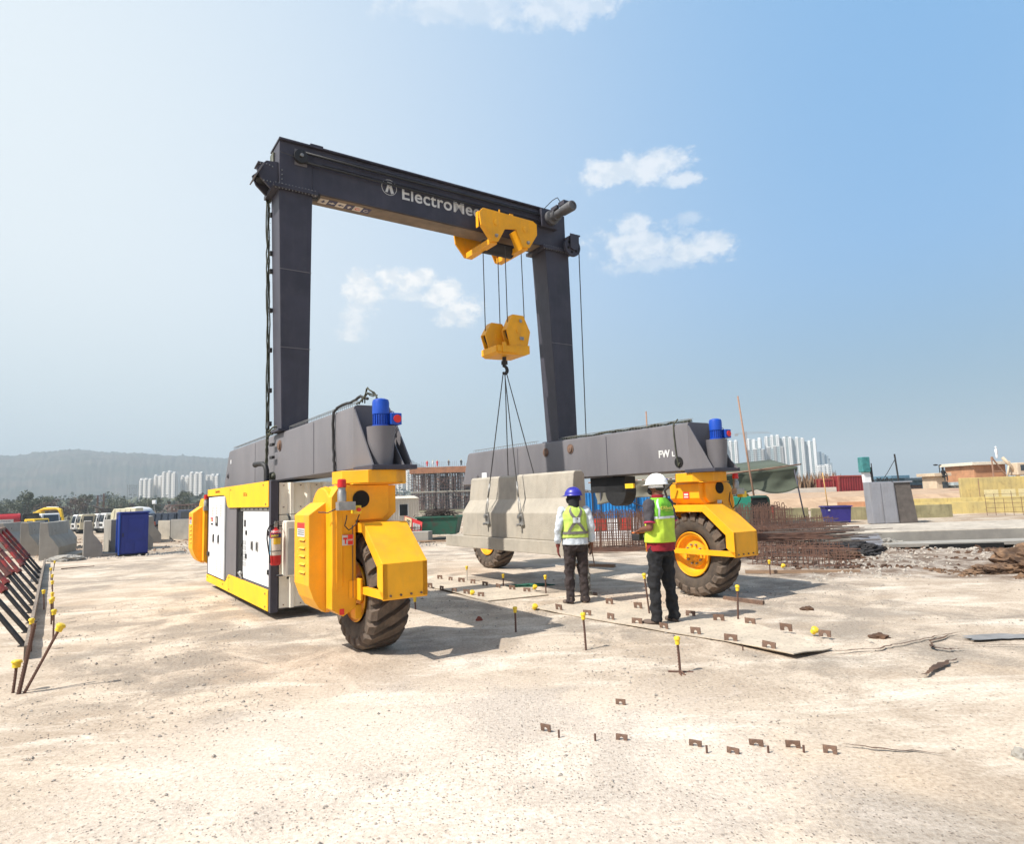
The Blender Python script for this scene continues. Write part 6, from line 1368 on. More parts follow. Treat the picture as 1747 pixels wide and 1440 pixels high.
def barstack(x,y,z,rz,L,n,label,seed,spread=.5,h=.2):
    b=B(); rnd=random.Random(seed)
    for i in range(n):
        yy=rnd.uniform(-spread,spread); zz=rnd.random()*h; a=rnd.uniform(-.12,.12); l=L*rnd.uniform(.7,1.1); x0=rnd.uniform(-.3,.3)
        b.tube([(x0,yy,zz),(x0+l/2,yy+a,zz+rnd.uniform(-.02,.03)),(x0+l,yy+a*2.2,zz+rnd.uniform(-.03,.06))],rnd.uniform(.008,.013),4)
    o=obj('rebar_bundle',b,REBAR if seed%2 else REBG,loc=(x,y,z),rz=rz); tag(o,label,'rebar bundle'); return o
barstack(6.0,18.2,.35,R(-6),3.0,46,'bundle of loose rebar lying on the cages right of the wheel',1); barstack(6.3,16.3,.2,R(-10),2.3,40,'dark bundle of bars piled toward the rubble',2,.5,.35); barstack(5.4,15.8,.35,R(-14),2.0,34,'grey bars heaped on the low rebar mat',3,.4,.15)
barstack(7.2,21.5,.35,R(4),3.2,24,'thin reinforcement mesh lying behind the hooped cage',4,.6,.1); barstack(1.8,18.4,0,R(-6),2.4,30,'bars on the ground at the foot of the rebar cages',5,.6,.06)
barstack(-5.2,26.0,.42,R(2),1.3,26,'rusty bars resting on the block left of the sign board',7,.3,.12)
# ---- green box with dark end, worker, red white barrier
GRN=mat('teal_green_paint',(.02,.24,.155),.5,var=.15,scale=1.5); e=th('green_container',7.65,24.7,0,R(-6),'teal green steel box with an open dark end behind the rebar','steel box')
obj('box_shell',B().box(0,1.15,0,1.4,.15,1.28),GRN,e,bevel=.015); obj('open_end',B().prism([(.0,.17),(.62,.17),(.62,.9),(.55,1.25),(0,1.25)],'Y',-.0,.02).xf(Matrix.Translation((1.16,.02,0))),VOID,e); obj('side_flap',B().prism([(1.16,1.26),(1.70,1.30),(1.82,1.15),(1.83,.6),(1.80,1.22),(1.2,1.22)],'Y',-.02,1.3),mat('dark_green',(.012,.06,.045),.7),e)
e=th('person',9.55,27.2,-.32,R(150),'worker in a yellow helmet bending behind the teal green box','person'); b=B()
b.limb((-.1,0,.1),(-.1,0,.85),.08,.1,8); b.limb((.12,0,.1),(.1,0,.85),.08,.1,8); b.limb((0,0,.9),(0,.1,1.3),.16,.17,12); b.limb((-.2,.1,1.3),(-.28,.25,1.0),.06,.045,8); b.limb((.2,.1,1.3),(.28,.25,1.0),.06,.045,8); b.ell((0,.14,1.52),(.085,.10,.12),n=14,m=10)
organic('body',b,SKIN,e,.015); obj('helmet',B().lathe([(.17,0),(.165,.012),(.14,.014),(.13,.06),(.09,.11),(.02,.13)],(0,.14,1.57),'Z',20),CAPY,e,smooth=True); obj('shirt',B().ell((0,.06,1.15),(.21,.16,.30),n=16,m=10),mat('grey_work_shirt',(.2,.2,.19),.9),e,smooth=True)
e=th('road_barrier',2.6,22.0,0,R(-3),'red and white plastic road barrier seen through the rebar','road barrier')
for i in range(5): obj('barrier_panel',B().box(i*.42,i*.42+.40,-.12,.12,.35,.75),REDP if i%2==0 else WHITE,e,bevel=.02)
obj('barrier_base',B().box(0,2.1,-.2,.2,0,.34),WHITE,e,bevel=.03)
rwp=obj('red_post',B().cyl((0,0,0),(0,0,.55),.06,n=12),REDP,loc=(10.0,25.6,.35),label='short red and white marker standing right of the teal box',cat='marker post',smooth=True)
# ---- walls on the east side
e=wall_thing('retaining_wall',12.0,60.5,29,59.5,1.45,'long pale block retaining wall below the distant towers','retaining wall',mat('pale_block_wall',(.60,.54,.46),.9,var=.12,scale=.8),.3)
b=B()
for i in range(13): b.box(12.6+i*1.25,12.63+i*1.25,59.99-.02*i-.16,59.99-.02*i-.14,.0,1.4)
DRY=mat('dry_scrub',(.24,.15,.09),.95,var=.35,scale=1.2); OLV=mat('olive_stained_wall',(.36,.32,.18),.9,var=.3,scale=1.6,col2=(.22,.20,.11),bump=.3,bscale=10,dirt=.7,dirtcol=(.12,.09,.05)); YW=mat('yellow_wall',(.60,.47,.17),.9,var=.2,scale=1.0,col2=(.42,.34,.15),dirt=.7,dirtcol=(.22,.15,.07)); TER=mat('terracotta_wall',(.46,.23,.12),.85,var=.2,scale=1.2,dirt=.5,dirtcol=(.22,.12,.07)); BRS=mat('brown_wall',(.30,.18,.12),.9,var=.2,scale=2)
def tufts(name,x0,x1,y0,y1,z,n,h,m,label=None):
    bm=bmesh.new(); rnd=random.Random(n)
    for _ in range(n):
        x=rnd.uniform(x0,x1); y=rnd.uniform(y0,y1); hh=h*rnd.uniform(.3,1)*(1+.5*noise.noise(Vector((x*.5,y,0)))); a=rnd.random()*3.14; w=hh*.10; dx=rnd.uniform(-.3,.3)*hh
        V=[bm.verts.new((x-w*math.cos(a),y-w*math.sin(a),z)),bm.verts.new((x+w*math.cos(a),y+w*math.sin(a),z)),bm.verts.new((x+dx,y,z+hh))]; bm.faces.new(V)
    tag(obj(name,bm,m),kind='stuff')
tufts('dry_grass',13,30,60.8,62.5,1.2,1600,1.7,DRY)
bank=obj('earth_bank',B().prism([(44,0),(46,.75),(59,1.0),(59.2,0)],'X',12,52),mat('orange_earth',(.48,.34,.22),.95,var=.35,scale=1.2,col2=(.33,.22,.14),bump=.6,bscale=3)); tag(bank,kind='structure')
wall_thing('low_wall',11.0,30.6,13.4,30.3,.66,'olive stained low wall behind the leaning canopy post','low wall',OLV); wall_thing('low_wall',13.5,30.2,19.5,29.6,.62,'olive stained low wall between the blue tub and the grey cabinet','low wall',OLV)
wall_thing('low_wall',18.2,34.0,26.0,31.2,.60,'yellow stained low wall right of the grey cabinet','low wall',YW)
wall_thing('brick_coping',20.5,42.0,31.0,38.5,.55,'terracotta coped low wall across the right background','low wall',TER,.4)
e=th('yellow_boundary_wall',27.2,40.2,0,R(-14),'tall yellow plastered boundary wall at the right edge','boundary wall'); obj('wall_face',B().box(0,7,0,.3,0,1.75),YW,e,bevel=.02); obj('wall_joint',B().box(.95,.98,-.012,-.003,.1,1.7),BRS,e)
for i in range(5): obj('wall_panel',B().box(1.2+i*.9,1.95+i*.9,-.02,-.004,.55,1.0),mat('pale_yellow_panel',(.62,.55,.30),.9),e)
wall_thing('low_wall',21.5,36.0,29.5,33.0,.75,'pale yellow low wall behind the right end of the slab','low wall',YW)
b=B(); rnd=random.Random(3)
for i in range(16): b.tube([(i*.33,0,0),(i*.33+rnd.uniform(-.03,.03),0,rnd.uniform(.7,1.15))],.012,4)
for k in range(5): b.tube([(0,0,.15+.2*k),(5.2,0,.17+.2*k)],.01,4)
mg_=obj('mesh_fence',b,REBAR,loc=(21.0,29.5,0),rz=R(-22)); tag(mg_,'rusty wire mesh fence before the yellow walls at right','mesh fence')
# ---- red containers
RC=mat('dark_red_container',(.23,.018,.022),.6,var=.2,scale=1); RC2=mat('rust_red_edge',(.34,.07,.055),.6,var=.2)
def container(x,y,z,rz,L,D,H,label,lean=0):
    e=th('shipping_container',x,y,z,rz,label,'container'); e.rotation_euler[1]=lean
    pts=[]; q=0
    while q<L-.01: pts+=[(q,0),(q+.1,0),(q+.13,-.03),(q+.21,-.03)]; q+=.24
    pts+=[(L,0),(L,D),(0,D)]; obj('container_body',B().prism(pts,'Z',.1,H-.1),RC,e)
    obj('corner_frame',B().box(-.03,L+.03,-.06,.04,H-.13,H).box(-.03,L+.03,-.06,.04,0,.13).box(-.04,.10,-.06,.06,.131,H-.131).box(L-.06,L+.06,-.06,.06,.131,H-.131),RC2,e); obj('container_roof',B().box(0,L,.05,D,H-.08,H-.02),RC2,e); return e
container(28.0,60.5,.55,R(0),1.3,2,1.65,'smaller dark red container, left of the pair on the bank'); container(29.5,60,.35,R(4),3.1,2.4,2.1,'larger dark red container with rusty edge on the earth bank',R(1))
# ---- blue tub with pole
e=th('plastic_tub',13.75,28.4,0,R(-8),'dark blue plastic tub holding a thin yellow pole','tub'); PUR=mat('blue_tub_plastic',(.035,.03,.22),.45,var=.15,scale=3)
obj('tub_body',B().hexa([(-.42,-.3,0),(.48,-.3,0),(.48,.3,0),(-.42,.3,0),(-.52,-.38,.68),(.52,-.38,.68),(.52,.38,.68),(-.52,.38,.68)]),PUR,e,bevel=.03); obj('tub_rim',B().box(-.56,.56,-.42,.42,.66,.71),PUR,e,bevel=.01); obj('tub_inside',B().box(-.50,.50,-.36,.36,.712,.716),VOID,e); obj('paint_mark',B().box(-.42,-.34,-.385,-.375,.52,.56),WHITE,e)
pl=obj('yellow_pole',B().tube([(0,0,.3),(-.06,0,1.2),(-.12,0,2.05)],.022,6),mat('yellow_bamboo',(.55,.33,.12),.6),loc=(13.45,28.4,.1),label='thin yellow pole standing in the blue tub',cat='pole',smooth='full')
# ---- grey cabinet on the slab
e=th('electrical_cabinet',15.05,26.4,0,R(-6),'tall grey steel cabinet with a dark side panel on the right hand slab','cabinet'); LGR=mat('light_grey_cabinet',(.27,.28,.31),.5,var=.1,scale=2,dirt=.5,dirtcol=(.17,.15,.13)); BGR=mat('brown_grey_side',(.115,.10,.09),.8,var=.25,scale=5)
obj('cabinet_body',B().hexa([(-.75,0,0),(.22,0,0),(.22,.6,0),(-.75,.6,0),(-.80,0,1.66),(.14,0,1.66),(.14,.6,1.66),(-.80,.6,1.66)]),LGR,e,bevel=.01)
obj('cabinet_door',B().box(-.74,-.36,-.02,-.002,.02,1.62,ry=R(-1.5)),LGR,e,bevel=.006); obj('cabinet_door',B().box(-.31,.14,-.02,-.002,.02,1.62,ry=R(-2.5)),LGR,e,bevel=.006)
obj('side_cabinet',B().hexa([(.225,.05,0),(.95,.05,0),(.95,.75,0),(.225,.75,0),(.145,.05,1.60),(.78,.05,1.60),(.78,.75,1.60),(.145,.75,1.60)]),BGR,e,bevel=.01); obj('cabinet_top',B().box(.04,.86,.0,.8,1.603,1.66),LGR,e,bevel=.01)
b=B(); rnd=random.Random(5)
for i in range(9): x=-.4+i*.07; b.tube([(x,.2,1.67),(x+rnd.uniform(-.1,.1),.25,1.78+rnd.random()*.08),(x+rnd.uniform(-.2,.2),.3,1.70)],.012,4)
b.tube([(-.45,.3,1.66),(-.6,.3,2.05)],.012,4); obj('roof_wires',b,BLK,e)
e=th('generator_post',16.0,30,0,0,'teal machine head on a white post beside the red containers','machine'); obj('post',B().box(-.05,.25,-.1,.1,0,2.15,ry=R(-3)),WHITE,e); obj('machine_head',B().box(-.18,.18,-.2,.2,2.12,2.82),mat('teal_paint',(.05,.22,.22),.5,var=.3,scale=6),e,bevel=.03); obj('dark_pipe',B().box(.26,.36,-.1,.1,0,2.35,ry=R(-3)),BLK,e)
for x,y,h,dx,r,l in ((23.45,40,3.35,-.20,.05,'dark mast leaning left behind the grey cabinet'),(22.1,40.5,2.85,-.05,.03,'thin mast left of the dark leaning mast')):
    o=obj('mast',B().tube([(0,0,0),(dx,0,h)],r,7),BLK,loc=(x,y,0)); tag(o,l,'mast')
o=obj('stay_wire',B().tube([(0,0,3.1),(-.6,0,2.2),(-1.1,0,1.6)],.02,5),BLK,loc=(23.3,40,0)); tag(o,'stay wire running down left from the dark mast','wire')
# ---- low buildings at right
def lowbuild(name,x,y,w,d,h,m,label,roofm=None,ov=.3,rz=0,win=0):
    e=th(name,x,y,0,rz,label,'building'); wl_=obj('wall',B().box(-w/2,w/2,0,d,0,h),m,e,bevel=.02); obj('roof',B().box(-w/2-ov,w/2+ov,-ov,d+ov,h,h+.28),roofm or m,e,bevel=.02)
    for i in range(win): x0=-w/2+.5+i*(w-1)/max(1,win); wd=obj('window',B().box(x0,x0+.5,-.04,-.005,h*.45,h*.75),GL,wl_); obj('window_frame',B().box(x0-.05,x0+.55,-.03,-.003,h*.42,h*.45),WHITE,wd)
    return e
BSH=mat('dull_blue_shed',(.09,.19,.27),.6,var=.15); BEI=mat('beige_render',(.55,.45,.33),.85,var=.15,scale=1.5); CWH=mat('cream_cornice',(.68,.62,.50),.7)
lowbuild('terracotta_house',43.4,60,2.9,4,2.95,TER,'terracotta house with cream cornice at the right edge',CWH,win=0); lowbuild('shed',36.2,62,1.15,3,2.0,BSH,'small dull blue shed right of the leaning mast',win=1)
lowbuild('shed',40.0,66,2.6,4,1.75,BSH,'long dark blue roofed shed behind the orange posts',mat('slate_blue_roof',(.06,.10,.13),.5),win=3); lowbuild('house',37.6,58,.9,2,2.05,BEI,'narrow beige hut with stepped top left of the orange post',win=1); lowbuild('house',41.4,59,1.6,2,1.15,mat('pale_grey_render',(.5,.5,.48),.8),'low pale grey hut before the terracotta house',win=2); lowbuild('house',39.0,57.5,1.2,2,1.2,mat('light_blue_render',(.38,.45,.47),.8),'light blue hut between the beige hut and the orange post',win=1)
lowbuild('house',35.0,61,1.4,2,1.2,TER,'low terracotta hut beside the small blue shed',win=1)
e=th('brick_pillar',39.3,60.3,0,0,'orange brick pillar carrying a street lamp','pillar'); obj('shaft',B().box(-.22,.26,-.2,.2,0,2.25,ry=R(-1.5)),TER,e); e=th('street_lamp',39.35,60.8,0,0,'black twin headed street lamp above the orange brick pillar','street lamp'); obj('lamp_post',B().cyl((0,0,0),(0,0,3.1),.04,n=8),BLK,e); obj('lamp_head',B().ell((-.32,0,3.12),(.24,.1,.07)),BLK,e,smooth=True); obj('lamp_head',B().ell((.1,0,3.08),(.12,.08,.06)),BLK,e,smooth=True)
e=th('person',37.7,57.8,1.55,0,'dark clothed figure seated above the beige hut','person'); b=B(); b.limb((0,0,.5),(0,0,.95),.15,.14,8); b.ell((0,0,1.18),(.1,.1,.13)); b.limb((-.1,0,.5),(-.12,-.3,.5),.08,.07,6); b.limb((.1,0,.5),(.12,-.3,.5),.08,.07,6); b.limb((-.12,-.3,.5),(-.12,-.32,.1),.06,.05,6); b.limb((.12,-.3,.5),(.12,-.32,.1),.06,.05,6); b.limb((-.18,0,.9),(-.2,-.2,.6),.05,.04,6); b.limb((.18,0,.9),(.2,-.2,.6),.05,.04,6); organic('body',b,BLKCL,e,.03)
e=th('white_statue',42.7,58,3.45,0,'white standing figure on a timber trestle at the right edge','statue'); b=B(); b.limb((0,0,.9),(0,0,1.5),.16,.2,10); b.limb((-.07,0,.1),(-.07,0,.9),.08,.11,8); b.limb((.09,0,.1),(.09,0,.9),.08,.11,8); b.limb((-.2,0,1.5),(-.25,-.05,1.0),.06,.05,8); b.limb((.2,0,1.5),(.22,-.05,1.0),.06,.05,8); b.ell((0,0,1.95),(.15,.15,.2)); organic('figure',b,WHITE,e,.025); e.scale=(.5,.5,.5); e=th('timber_trestle',42.75,58.3,3.5,0,'brown timber trestle under the white figure at the right edge','trestle'); obj('trestle',B().hexa([(-.35,-.1,-.2),(-.22,-.1,-.2),(-.22,.1,-.2),(-.35,.1,-.2),(-.3,-.1,.1),(-.2,-.1,.1),(-.2,.1,.1),(-.3,.1,.1)]).tube([(-.3,0,.1),(.9,0,-1.7)],.07,5).tube([(-.3,0,.1),(-.3,0,-1.8)],.06,5).tube([(-.3,0,-1.2),(.5,0,-1.2)],.05,5),BRS,e)
e=th('white_excavator_arm',44.6,58,1.5,0,'pale machine arm angled above the yellow wall at the right edge','machine arm'); obj('arm',B().tube([(-1.4,0,2.0),(-.9,0,1.4),(-.2,0,.3)],.14,7).tube([(-.9,0,1.4),(-1.2,0,.2)],.08,6),BEI,e,smooth='full'); obj('arm_cab',B().box(-.6,1.4,-.5,.6,.4,1.5),BEI,e,bevel=.08); obj('arm_window',B().box(-.3,.6,-.52,-.505,.8,1.3),GL,e)
mound=crumple('clay_bank',39.5,52,9,3,.8,mat('dull_clay',(.33,.20,.14),.95,var=.3,scale=.8),'brown earth bank below the blue sheds','earth bank',seed=9,freq=1.2)
SOIL2=mat('dry_brown_soil',(.21,.125,.07),.95,var=.4,scale=5,col2=(.07,.042,.027),bump=.9,bscale=12,contrast=(.38,.6))
# ---- concrete slab platform, rubble and dirt pile
e=th('slab_platform',7.6,17.2,0,R(-3),'long raised concrete slab crossing the right side of the site','slab'); obj('slab_deck',B().box(0,26,0,3.4,.12,.36),mat('pale_slab',(.50,.44,.36),.9,var=.25,scale=1.6,col2=(.36,.31,.25),speck=5,bump=.3,bscale=20),e,bevel=.02); obj('slab_face',B().box(.0,26,-.03,-.003,.10,.34),CONC2,e); obj('slab_base',B().box(0.02,26,.1,3.3,0,.118),BRS,e)
e=obj('slab_step',B().box(0,9,0,.7,.04,.13),CONC2,loc=(9.0,16.1,0),rz=R(-4),bevel=.01); tag(e,'low concrete step before the raised slab','step')
for i,(x,w) in enumerate(((9.9,1.7),(12.2,1.9))): o=obj('trench_gap',B().box(0,w,-.03,.0,-.01,.10),VOID,loc=(x,16.05-.07*(x-9),0),rz=R(-4)); tag(o,['dark slot under the step, left one','dark slot under the step, right one'][i],'slot')
o=obj('grey_sheet',B().hexa([(0,0,0),(.75,0,0),(.75,.02,0),(0,.02,0),(-.05,.12,.30),(.66,.12,.34),(.66,.14,.34),(-.05,.14,.30)]),LGR,loc=(8.35,16.4,.02)); tag(o,'pale grey sheet leaning on the slab end','metal sheet')
crumple('debris_heap',7.65,15.5,.85,.45,.26,mat('black_debris',(.03,.027,.027),.9,var=.4,scale=8,bump=.8,bscale=20),'black tarpaulin and debris heap beside the rebar bundles','debris heap',seed=11,freq=3); crumple('debris_heap',7.2,14.6,.40,.28,.16,SOIL,'brown earth heap in front of the black debris','earth heap',seed=12,freq=3)
crumple('debris_heap',9.3,16.7,.5,.25,.20,CONC2,'grey broken concrete heap at the slab edge','concrete heap',seed=15,freq=4)
crumple('dirt_pile',9.45,11.6,1.0,.75,.52,SOIL2,'dark brown dirt pile at the right frame edge','dirt pile',seed=21,freq=3.4); crumple('dirt_pile',8.3,11.6,.55,.28,.13,SOIL2,'low tongue of dirt spilling left of the brown pile','dirt pile',seed=23,freq=4)
rubble('soil_clods',7.4,10.5,10.8,12.3,700,.012,.07,SOIL2,seed=31); rubble('soil_clods',8.6,10.2,11.2,12.0,500,.02,.09,SOIL2,z=.28,dens=-3,seed=33)
# ---- towers
def facade_mat(name,wall,win,sx,sz,fx=.5,fz=.5):
    m=bpy.data.materials.new(name); m.use_nodes=True; nt=m.node_tree; N=nt.nodes; b=N['Principled BSDF']; b.inputs['Roughness'].default_value=.7
    tc=N.new('ShaderNodeTexCoord'); sp=N.new('ShaderNodeSeparateXYZ'); lk(nt,tc.outputs['Object'],sp.inputs[0])
    def M(op,a,c=None):
        n=N.new('ShaderNodeMath'); n.operation=op
        for i,v in enumerate((a,c)):
            if v is None: continue
            if isinstance(v,(int,float)): n.inputs[i].default_value=v
            else: lk(nt,v,n.inputs[i])
        return n.outputs[0]
    u=M('FRACT',M('MULTIPLY',M('ADD',M('ADD',sp.outputs[0],M('MULTIPLY',sp.outputs[1],1.0)),500),1/sx)); w=M('FRACT',M('MULTIPLY',M('ADD',sp.outputs[2],.4),1/sz))
    k=M('MULTIPLY',M('MULTIPLY',M('GREATER_THAN',u,.5-fx/2),M('LESS_THAN',u,.5+fx/2)),M('MULTIPLY',M('GREATER_THAN',w,.5-fz/2),M('LESS_THAN',w,.5+fz/2)))
    mx=N.new('ShaderNodeMix'); mx.data_type='RGBA'; lk(nt,k,mx.inputs[0]); mx.inputs[6].default_value=(*wall,1); mx.inputs[7].default_value=(*win,1); lk(nt,mx.outputs[2],b.inputs['Base Color']); return m
FW=facade_mat('white_tower_facade',(.74,.70,.64),(.16,.17,.19),3.2,3.0,.42,.48); FG=facade_mat('grey_recess_facade',(.42,.43,.45),(.12,.13,.15),2.6,3.0,.5,.5); FWB=mat('white_fin',(.78,.77,.75),.7,var=.04,scale=.05)
def tower(x,y,rz,w,d,h,nb,label,group,seed=1,fm=None,gm=None,z=-2):
    e=th('apartment_tower',x,y,z,rz,label,'apartment tower',group); rnd=random.Random(seed); bw=w/nb
    for i in range(nb):
        rec=(i%2)*1.0; hh=h*(1-rnd.choice([0,.02,.04])); x0=-w/2+i*bw
        obj('tower_bay',B().box(x0+.01,x0+bw-.01,rec,d-rec,0,hh),(gm or fm or FW) if i%2 else (fm or FW),e)
        if i%2==0:
            b=B(); n=int(hh/3)
            obj('stair_head',B().box(x0+bw*.05,x0+bw*.95,d*.2,d*.8,hh+.01,hh+rnd.uniform(.8,2.6)),FWB,e)
    for k in range(2): obj('side_bay',B().box(w/2*(1 if k else -1)-(0 if k else .8),w/2*(1 if k else -1)+(.8 if k else 0),d*.3,d*.7,0,h*.97),fm or FW,e)
    return e
gt='white apartment towers beyond the crane cabin'
for i,(x,w,h,l) in enumerate(((-450,15,39,'leftmost slim white tower of the far left cluster'),(-436,16,43,'second white tower of the far left cluster, stepped roof'),(-421.5,17,46.5,'tallest white tower in the middle of the far left cluster'),(-403,16,41,'first white tower right of the gap in the far left cluster'),(-388,16,45,'second white tower right of the gap in the far left cluster'),(-372,16,42.5,'white tower nearest the crane cabin'))): tower(x,800+(i%2)*8,R(-6),w,6,h,5,l,gt,seed=i)
for i,(x,w,h,l) in enumerate(((-150,12,40.5,'left pale tower right of the near motor'),(-138,12,42,'middle pale tower right of the near motor'),(-126,12,37.5,'right pale tower beside the unfinished building'))): tower(x,850,R(-10),w,6,h,5,l,gt,seed=20+i)
e=th('unfinished_tower',-522,905,-2,R(20),'grey unfinished tower frame left of the white towers','unfinished tower')
for k in range(12): obj('floor_plate',B().box(-10,10,0,12,k*3.2,k*3.2+.5),CONC2,e)
for i in range(8): obj('tower_column',B().box(-10+i*2.7,-9.2+i*2.7,.2,1.0,0,37),CONC2,e)
lowbuild('grey_block',-314.5,500,6.8,6,12.5,mat('dark_grey_block',(.12,.13,.16),.8),'small grey block rising from the far trees',win=0)
# right cluster
FTG=facade_mat('green_glass_bay',(.42,.47,.47),(.10,.15,.17),3.0,3.2,.8,.6); FTW=facade_mat('white_bay',(.72,.70,.67),(.20,.22,.24),4.4,3.2,.35,.45); FTC=facade_mat('raw_concrete_bay',(.32,.30,.28),(.10,.10,.10),3.4,3.2,.5,.55)
gr='high white towers right of the crane'
for i,(x,w,h,rz,fm,gm,l) in enumerate(((324,21,76,R(-26),FTW,FTG,'leftmost high white tower behind the right blue motor'),(342,20,79,R(-26),FTW,FTG,'white finned tower behind the leaning bamboo pole, left one'),(362,25,62,R(-26),FTC,FTG,'shorter raw concrete tower among the white towers'),(379,21,80,R(-26),FWB ,FTG,'white finned tower rising behind the raw concrete one'),(392,23,64,R(-26),FTC,FTG,'second raw concrete tower in front of the white ones'),(408,21,84,R(-26),FTW,FTG,'tallest white tower in the middle of the right cluster'),(427,21,83,R(-26),FTW,FTG,'white finned tower second from right in the cluster'),(447,20,81,R(-26),FTW,FTG,'white tower third from right in the cluster'),(466,19,76,R(-26),FWB ,FTG,'rightmost high white tower of the right cluster'))):
    tower(x,1000+(30 if fm is not FTC else -20),rz,w,16,h,5,l,gr,seed=40+i,fm=fm,gm=gm)
tower(474,1000,R(-5),19,14,34,6,'small white block right of the high towers','white blocks beside the high towers',seed=60,fm=facade_mat('dotted_facade',(.75,.74,.72),(.15,.16,.18),3.0,3.2,.4,.4))
GGL=mat('blue_glass_strip',(.10,.18,.26),.3,var=.1,scale=.02); GPL=mat('pale_strip',(.36,.42,.46),.6)
for k,(x,w,h,l) in enumerate(((497,28,58,'curved topped blue glass tower right of the white block'),(524,20,55,'second blue glass tower, fading behind the first'))):
    e=th('glass_tower',x,1060+40*k,-2,0,l,'glass tower')
    for i in range(7): hh=h*(1-.20*abs(i-2.6)**2/9); obj('glass_bay',B().box(-w/2+i*w/7,-w/2+(i+1)*w/7-.05,(i%2)*1.2,14,0,hh),GGL if i%2 else GPL,e)
e=th('tower_crane',352,985,-2,0,'thin grey tower crane with its jib over the right cluster','tower crane'); LAT=mat('crane_lattice',(.33,.29,.27),.7)
b=B()
for s in (-1,1):
    for q in (-1,1): b.tube([(s*1.0,q*1.0,0),(s*1.0,q*1.0,88)],.25,4)
for k in range(28): b.tube([(-1,-1,k*3.1),(1,-1,k*3.1+3.1)],.2,4); b.tube([(1,-1,k*3.1),(-1,-1,k*3.1+3.1)],.2,4)
obj('mast',b,LAT,e); b=B(); b.tube([(-16,0,85),(38,0,85)],.35,4); b.tube([(-14,0,87),(34,0,87)],.25,4)
for k in range(18): b.tube([(-14+k*2.8,0,85),(-12.6+k*2.8,0,87)],.18,4)
obj('jib',b,LAT,e); obj('counterweight',B().box(-17,-12,-1,1,82,85),LAT,e)
cage(6.4,21.3,R(-6),2.4,.95,.6,.09,'hooped rebar cage standing behind the loose rebar bundle',seed=12,lay=6)
cage(7.4,18.9,R(-10),1.6,.75,.5,.09,'short rebar cage at the left end of the slab',seed=13,lay=6,curl=False)
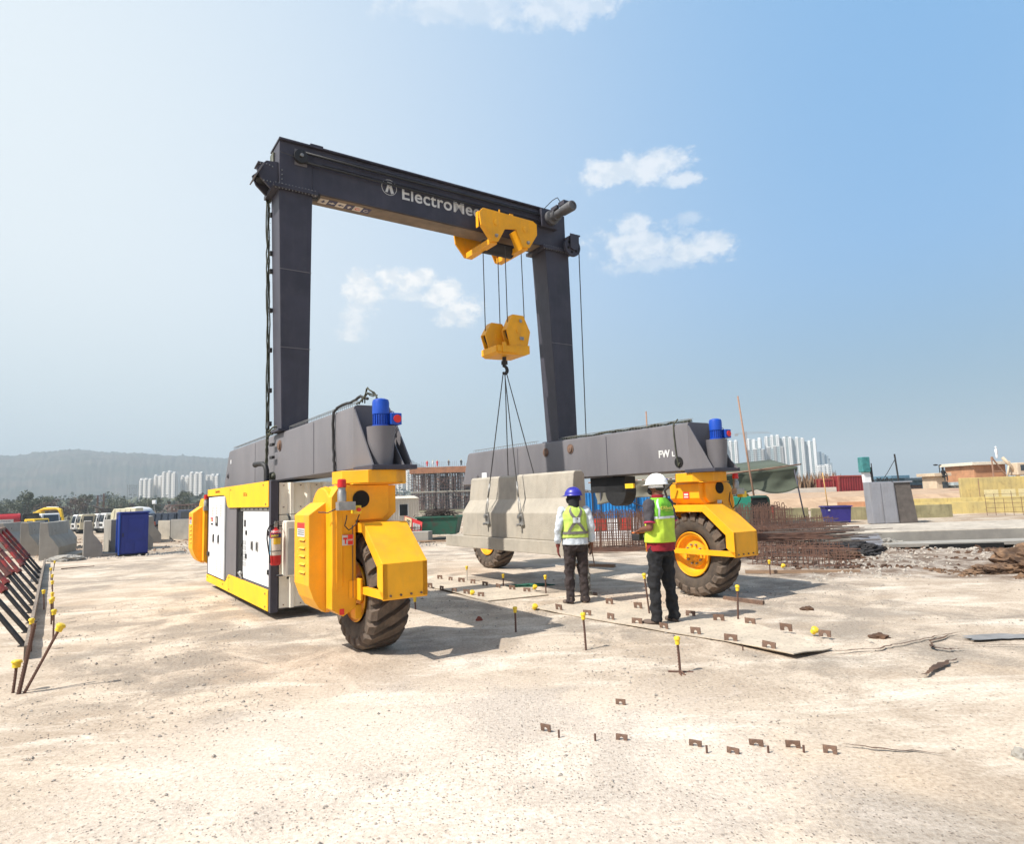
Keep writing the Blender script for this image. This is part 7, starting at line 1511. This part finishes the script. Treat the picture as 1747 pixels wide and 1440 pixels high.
# ---- trees
LEAF=mat('tree_leaves',(.115,.118,.065),.8,var=.4,scale=.6,col2=(.065,.078,.042)); LEAF2=mat('dry_leaves',(.125,.085,.065),.9,var=.3,scale=.6); TRK=mat('tree_trunk',(.10,.075,.055),.9)
def tree(x,y,z,h,w,label,m=LEAF,n=2200,seed=1,open_=.5,group='trees beyond the yard'):
    e=th('tree',x,y,z,0,label,'tree',group); rnd=random.Random(seed); b=B()
    b.tube([(0,0,0),(.05*h*.2,0,h*.25),(rnd.uniform(-.1,.1)*h*.3,0,h*.55)],[h*.03,h*.022,h*.012],6)
    cl=[]
    for k in range(11):
        a=rnd.random()*6.28; rr=w*.5*math.sqrt(rnd.random())*.8; zz=h*rnd.uniform(.38,.92)*(1-.25*(rr/(w*.5))**2); c=Vector((rr*math.cos(a),rr*math.sin(a),zz)); cl.append((c,w*rnd.uniform(.13,.24))); b.tube([(0,0,h*.25),c*.6+Vector((0,0,h*.1)),c],[h*.012,h*.008,h*.003],4)
    obj('trunk',b,TRK,e); bm=bmesh.new()
    for _ in range(n):
        c,r=rnd.choice(cl); v=Vector((rnd.gauss(0,1),rnd.gauss(0,1),rnd.gauss(0,.75))).normalized()*r*rnd.random()**.4; p=c+v; s=h*.018*rnd.uniform(.6,1.5); d1=Vector((rnd.gauss(0,1),rnd.gauss(0,1),rnd.gauss(0,1))).normalized(); d2=d1.orthogonal().normalized()
        bm.faces.new([bm.verts.new(p+d1*s),bm.verts.new(p+d2*s*.7),bm.verts.new(p-d1*s),bm.verts.new(p-d2*s*.7)])
    obj('crown',bm,m,e); return e
TR=[(-148,200,10.5,7,LEAF,'tall feathery tree left of the excavator boom'),(-153,204,8,7,LEAF,'wide green tree at the far left edge behind the tanker'),(-141.5,198,8.5,6,LEAF,'rounded tree right of the tall feathery one'),(-162,210,7,8,LEAF,'low green tree cut by the left frame edge'),(-134.5,190,8,8,LEAF2,'brownish bare looking tree behind the excavator stick'),(-140,215,9,6,LEAF,'small dark green tree between the two rounded trees'),(-128,192,7.6,9,LEAF2,'wide brown tree left of the white trucks'),(-120,196,8.2,9,LEAF,'olive tree behind the white trucks'),(-113,205,8.5,7,LEAF,'green tree behind the cream tank'),(-105,210,9.2,7,LEAF,'dark green tree in front of the white towers'),(-98,215,8.5,6,LEAF2,'brown tree right of the dump truck body'),(-92,212,8,6,LEAF,'green tree in front of the right white towers'),(-84,208,7.5,7,LEAF2,'brown tree beside the crane cabin')]
for i,(x,y,h,w,m,l) in enumerate(TR): tree(x,y,-1.8,h,w,l,m,1800,seed=i+3)
def woodland(x0,x1,y0,y1,z,h,n,m,seed,name='distant_woodland'):
    bm=bmesh.new(); rnd=random.Random(seed)
    for _ in range(n):
        x=rnd.uniform(x0,x1); y=rnd.uniform(y0,y1); hh=h*(.55+.5*noise.noise(Vector((x*.012,y*.012,seed)))+.35*rnd.random()); zz=z+hh*rnd.random()**.7; s=h*.10*rnd.uniform(.5,1.3); p=Vector((x,y,zz)); d1=Vector((rnd.gauss(0,1),rnd.gauss(0,1),rnd.gauss(0,1))).normalized(); d2=d1.orthogonal().normalized()
        bm.faces.new([bm.verts.new(p+d1*s),bm.verts.new(p+d2*s*.8),bm.verts.new(p-d1*s),bm.verts.new(p-d2*s*.8)])
    tag(obj(name,bm,m),kind='stuff')
woodland(-520,-150,400,620,-2,13,16000,LEAF,4); woodland(-900,-60,700,1200,-2,20,14000,LEAF,5); woodland(-200,60,230,420,-2,7,5000,LEAF2,6); woodland(150,700,700,900,-2,9,5000,LEAF2,7)
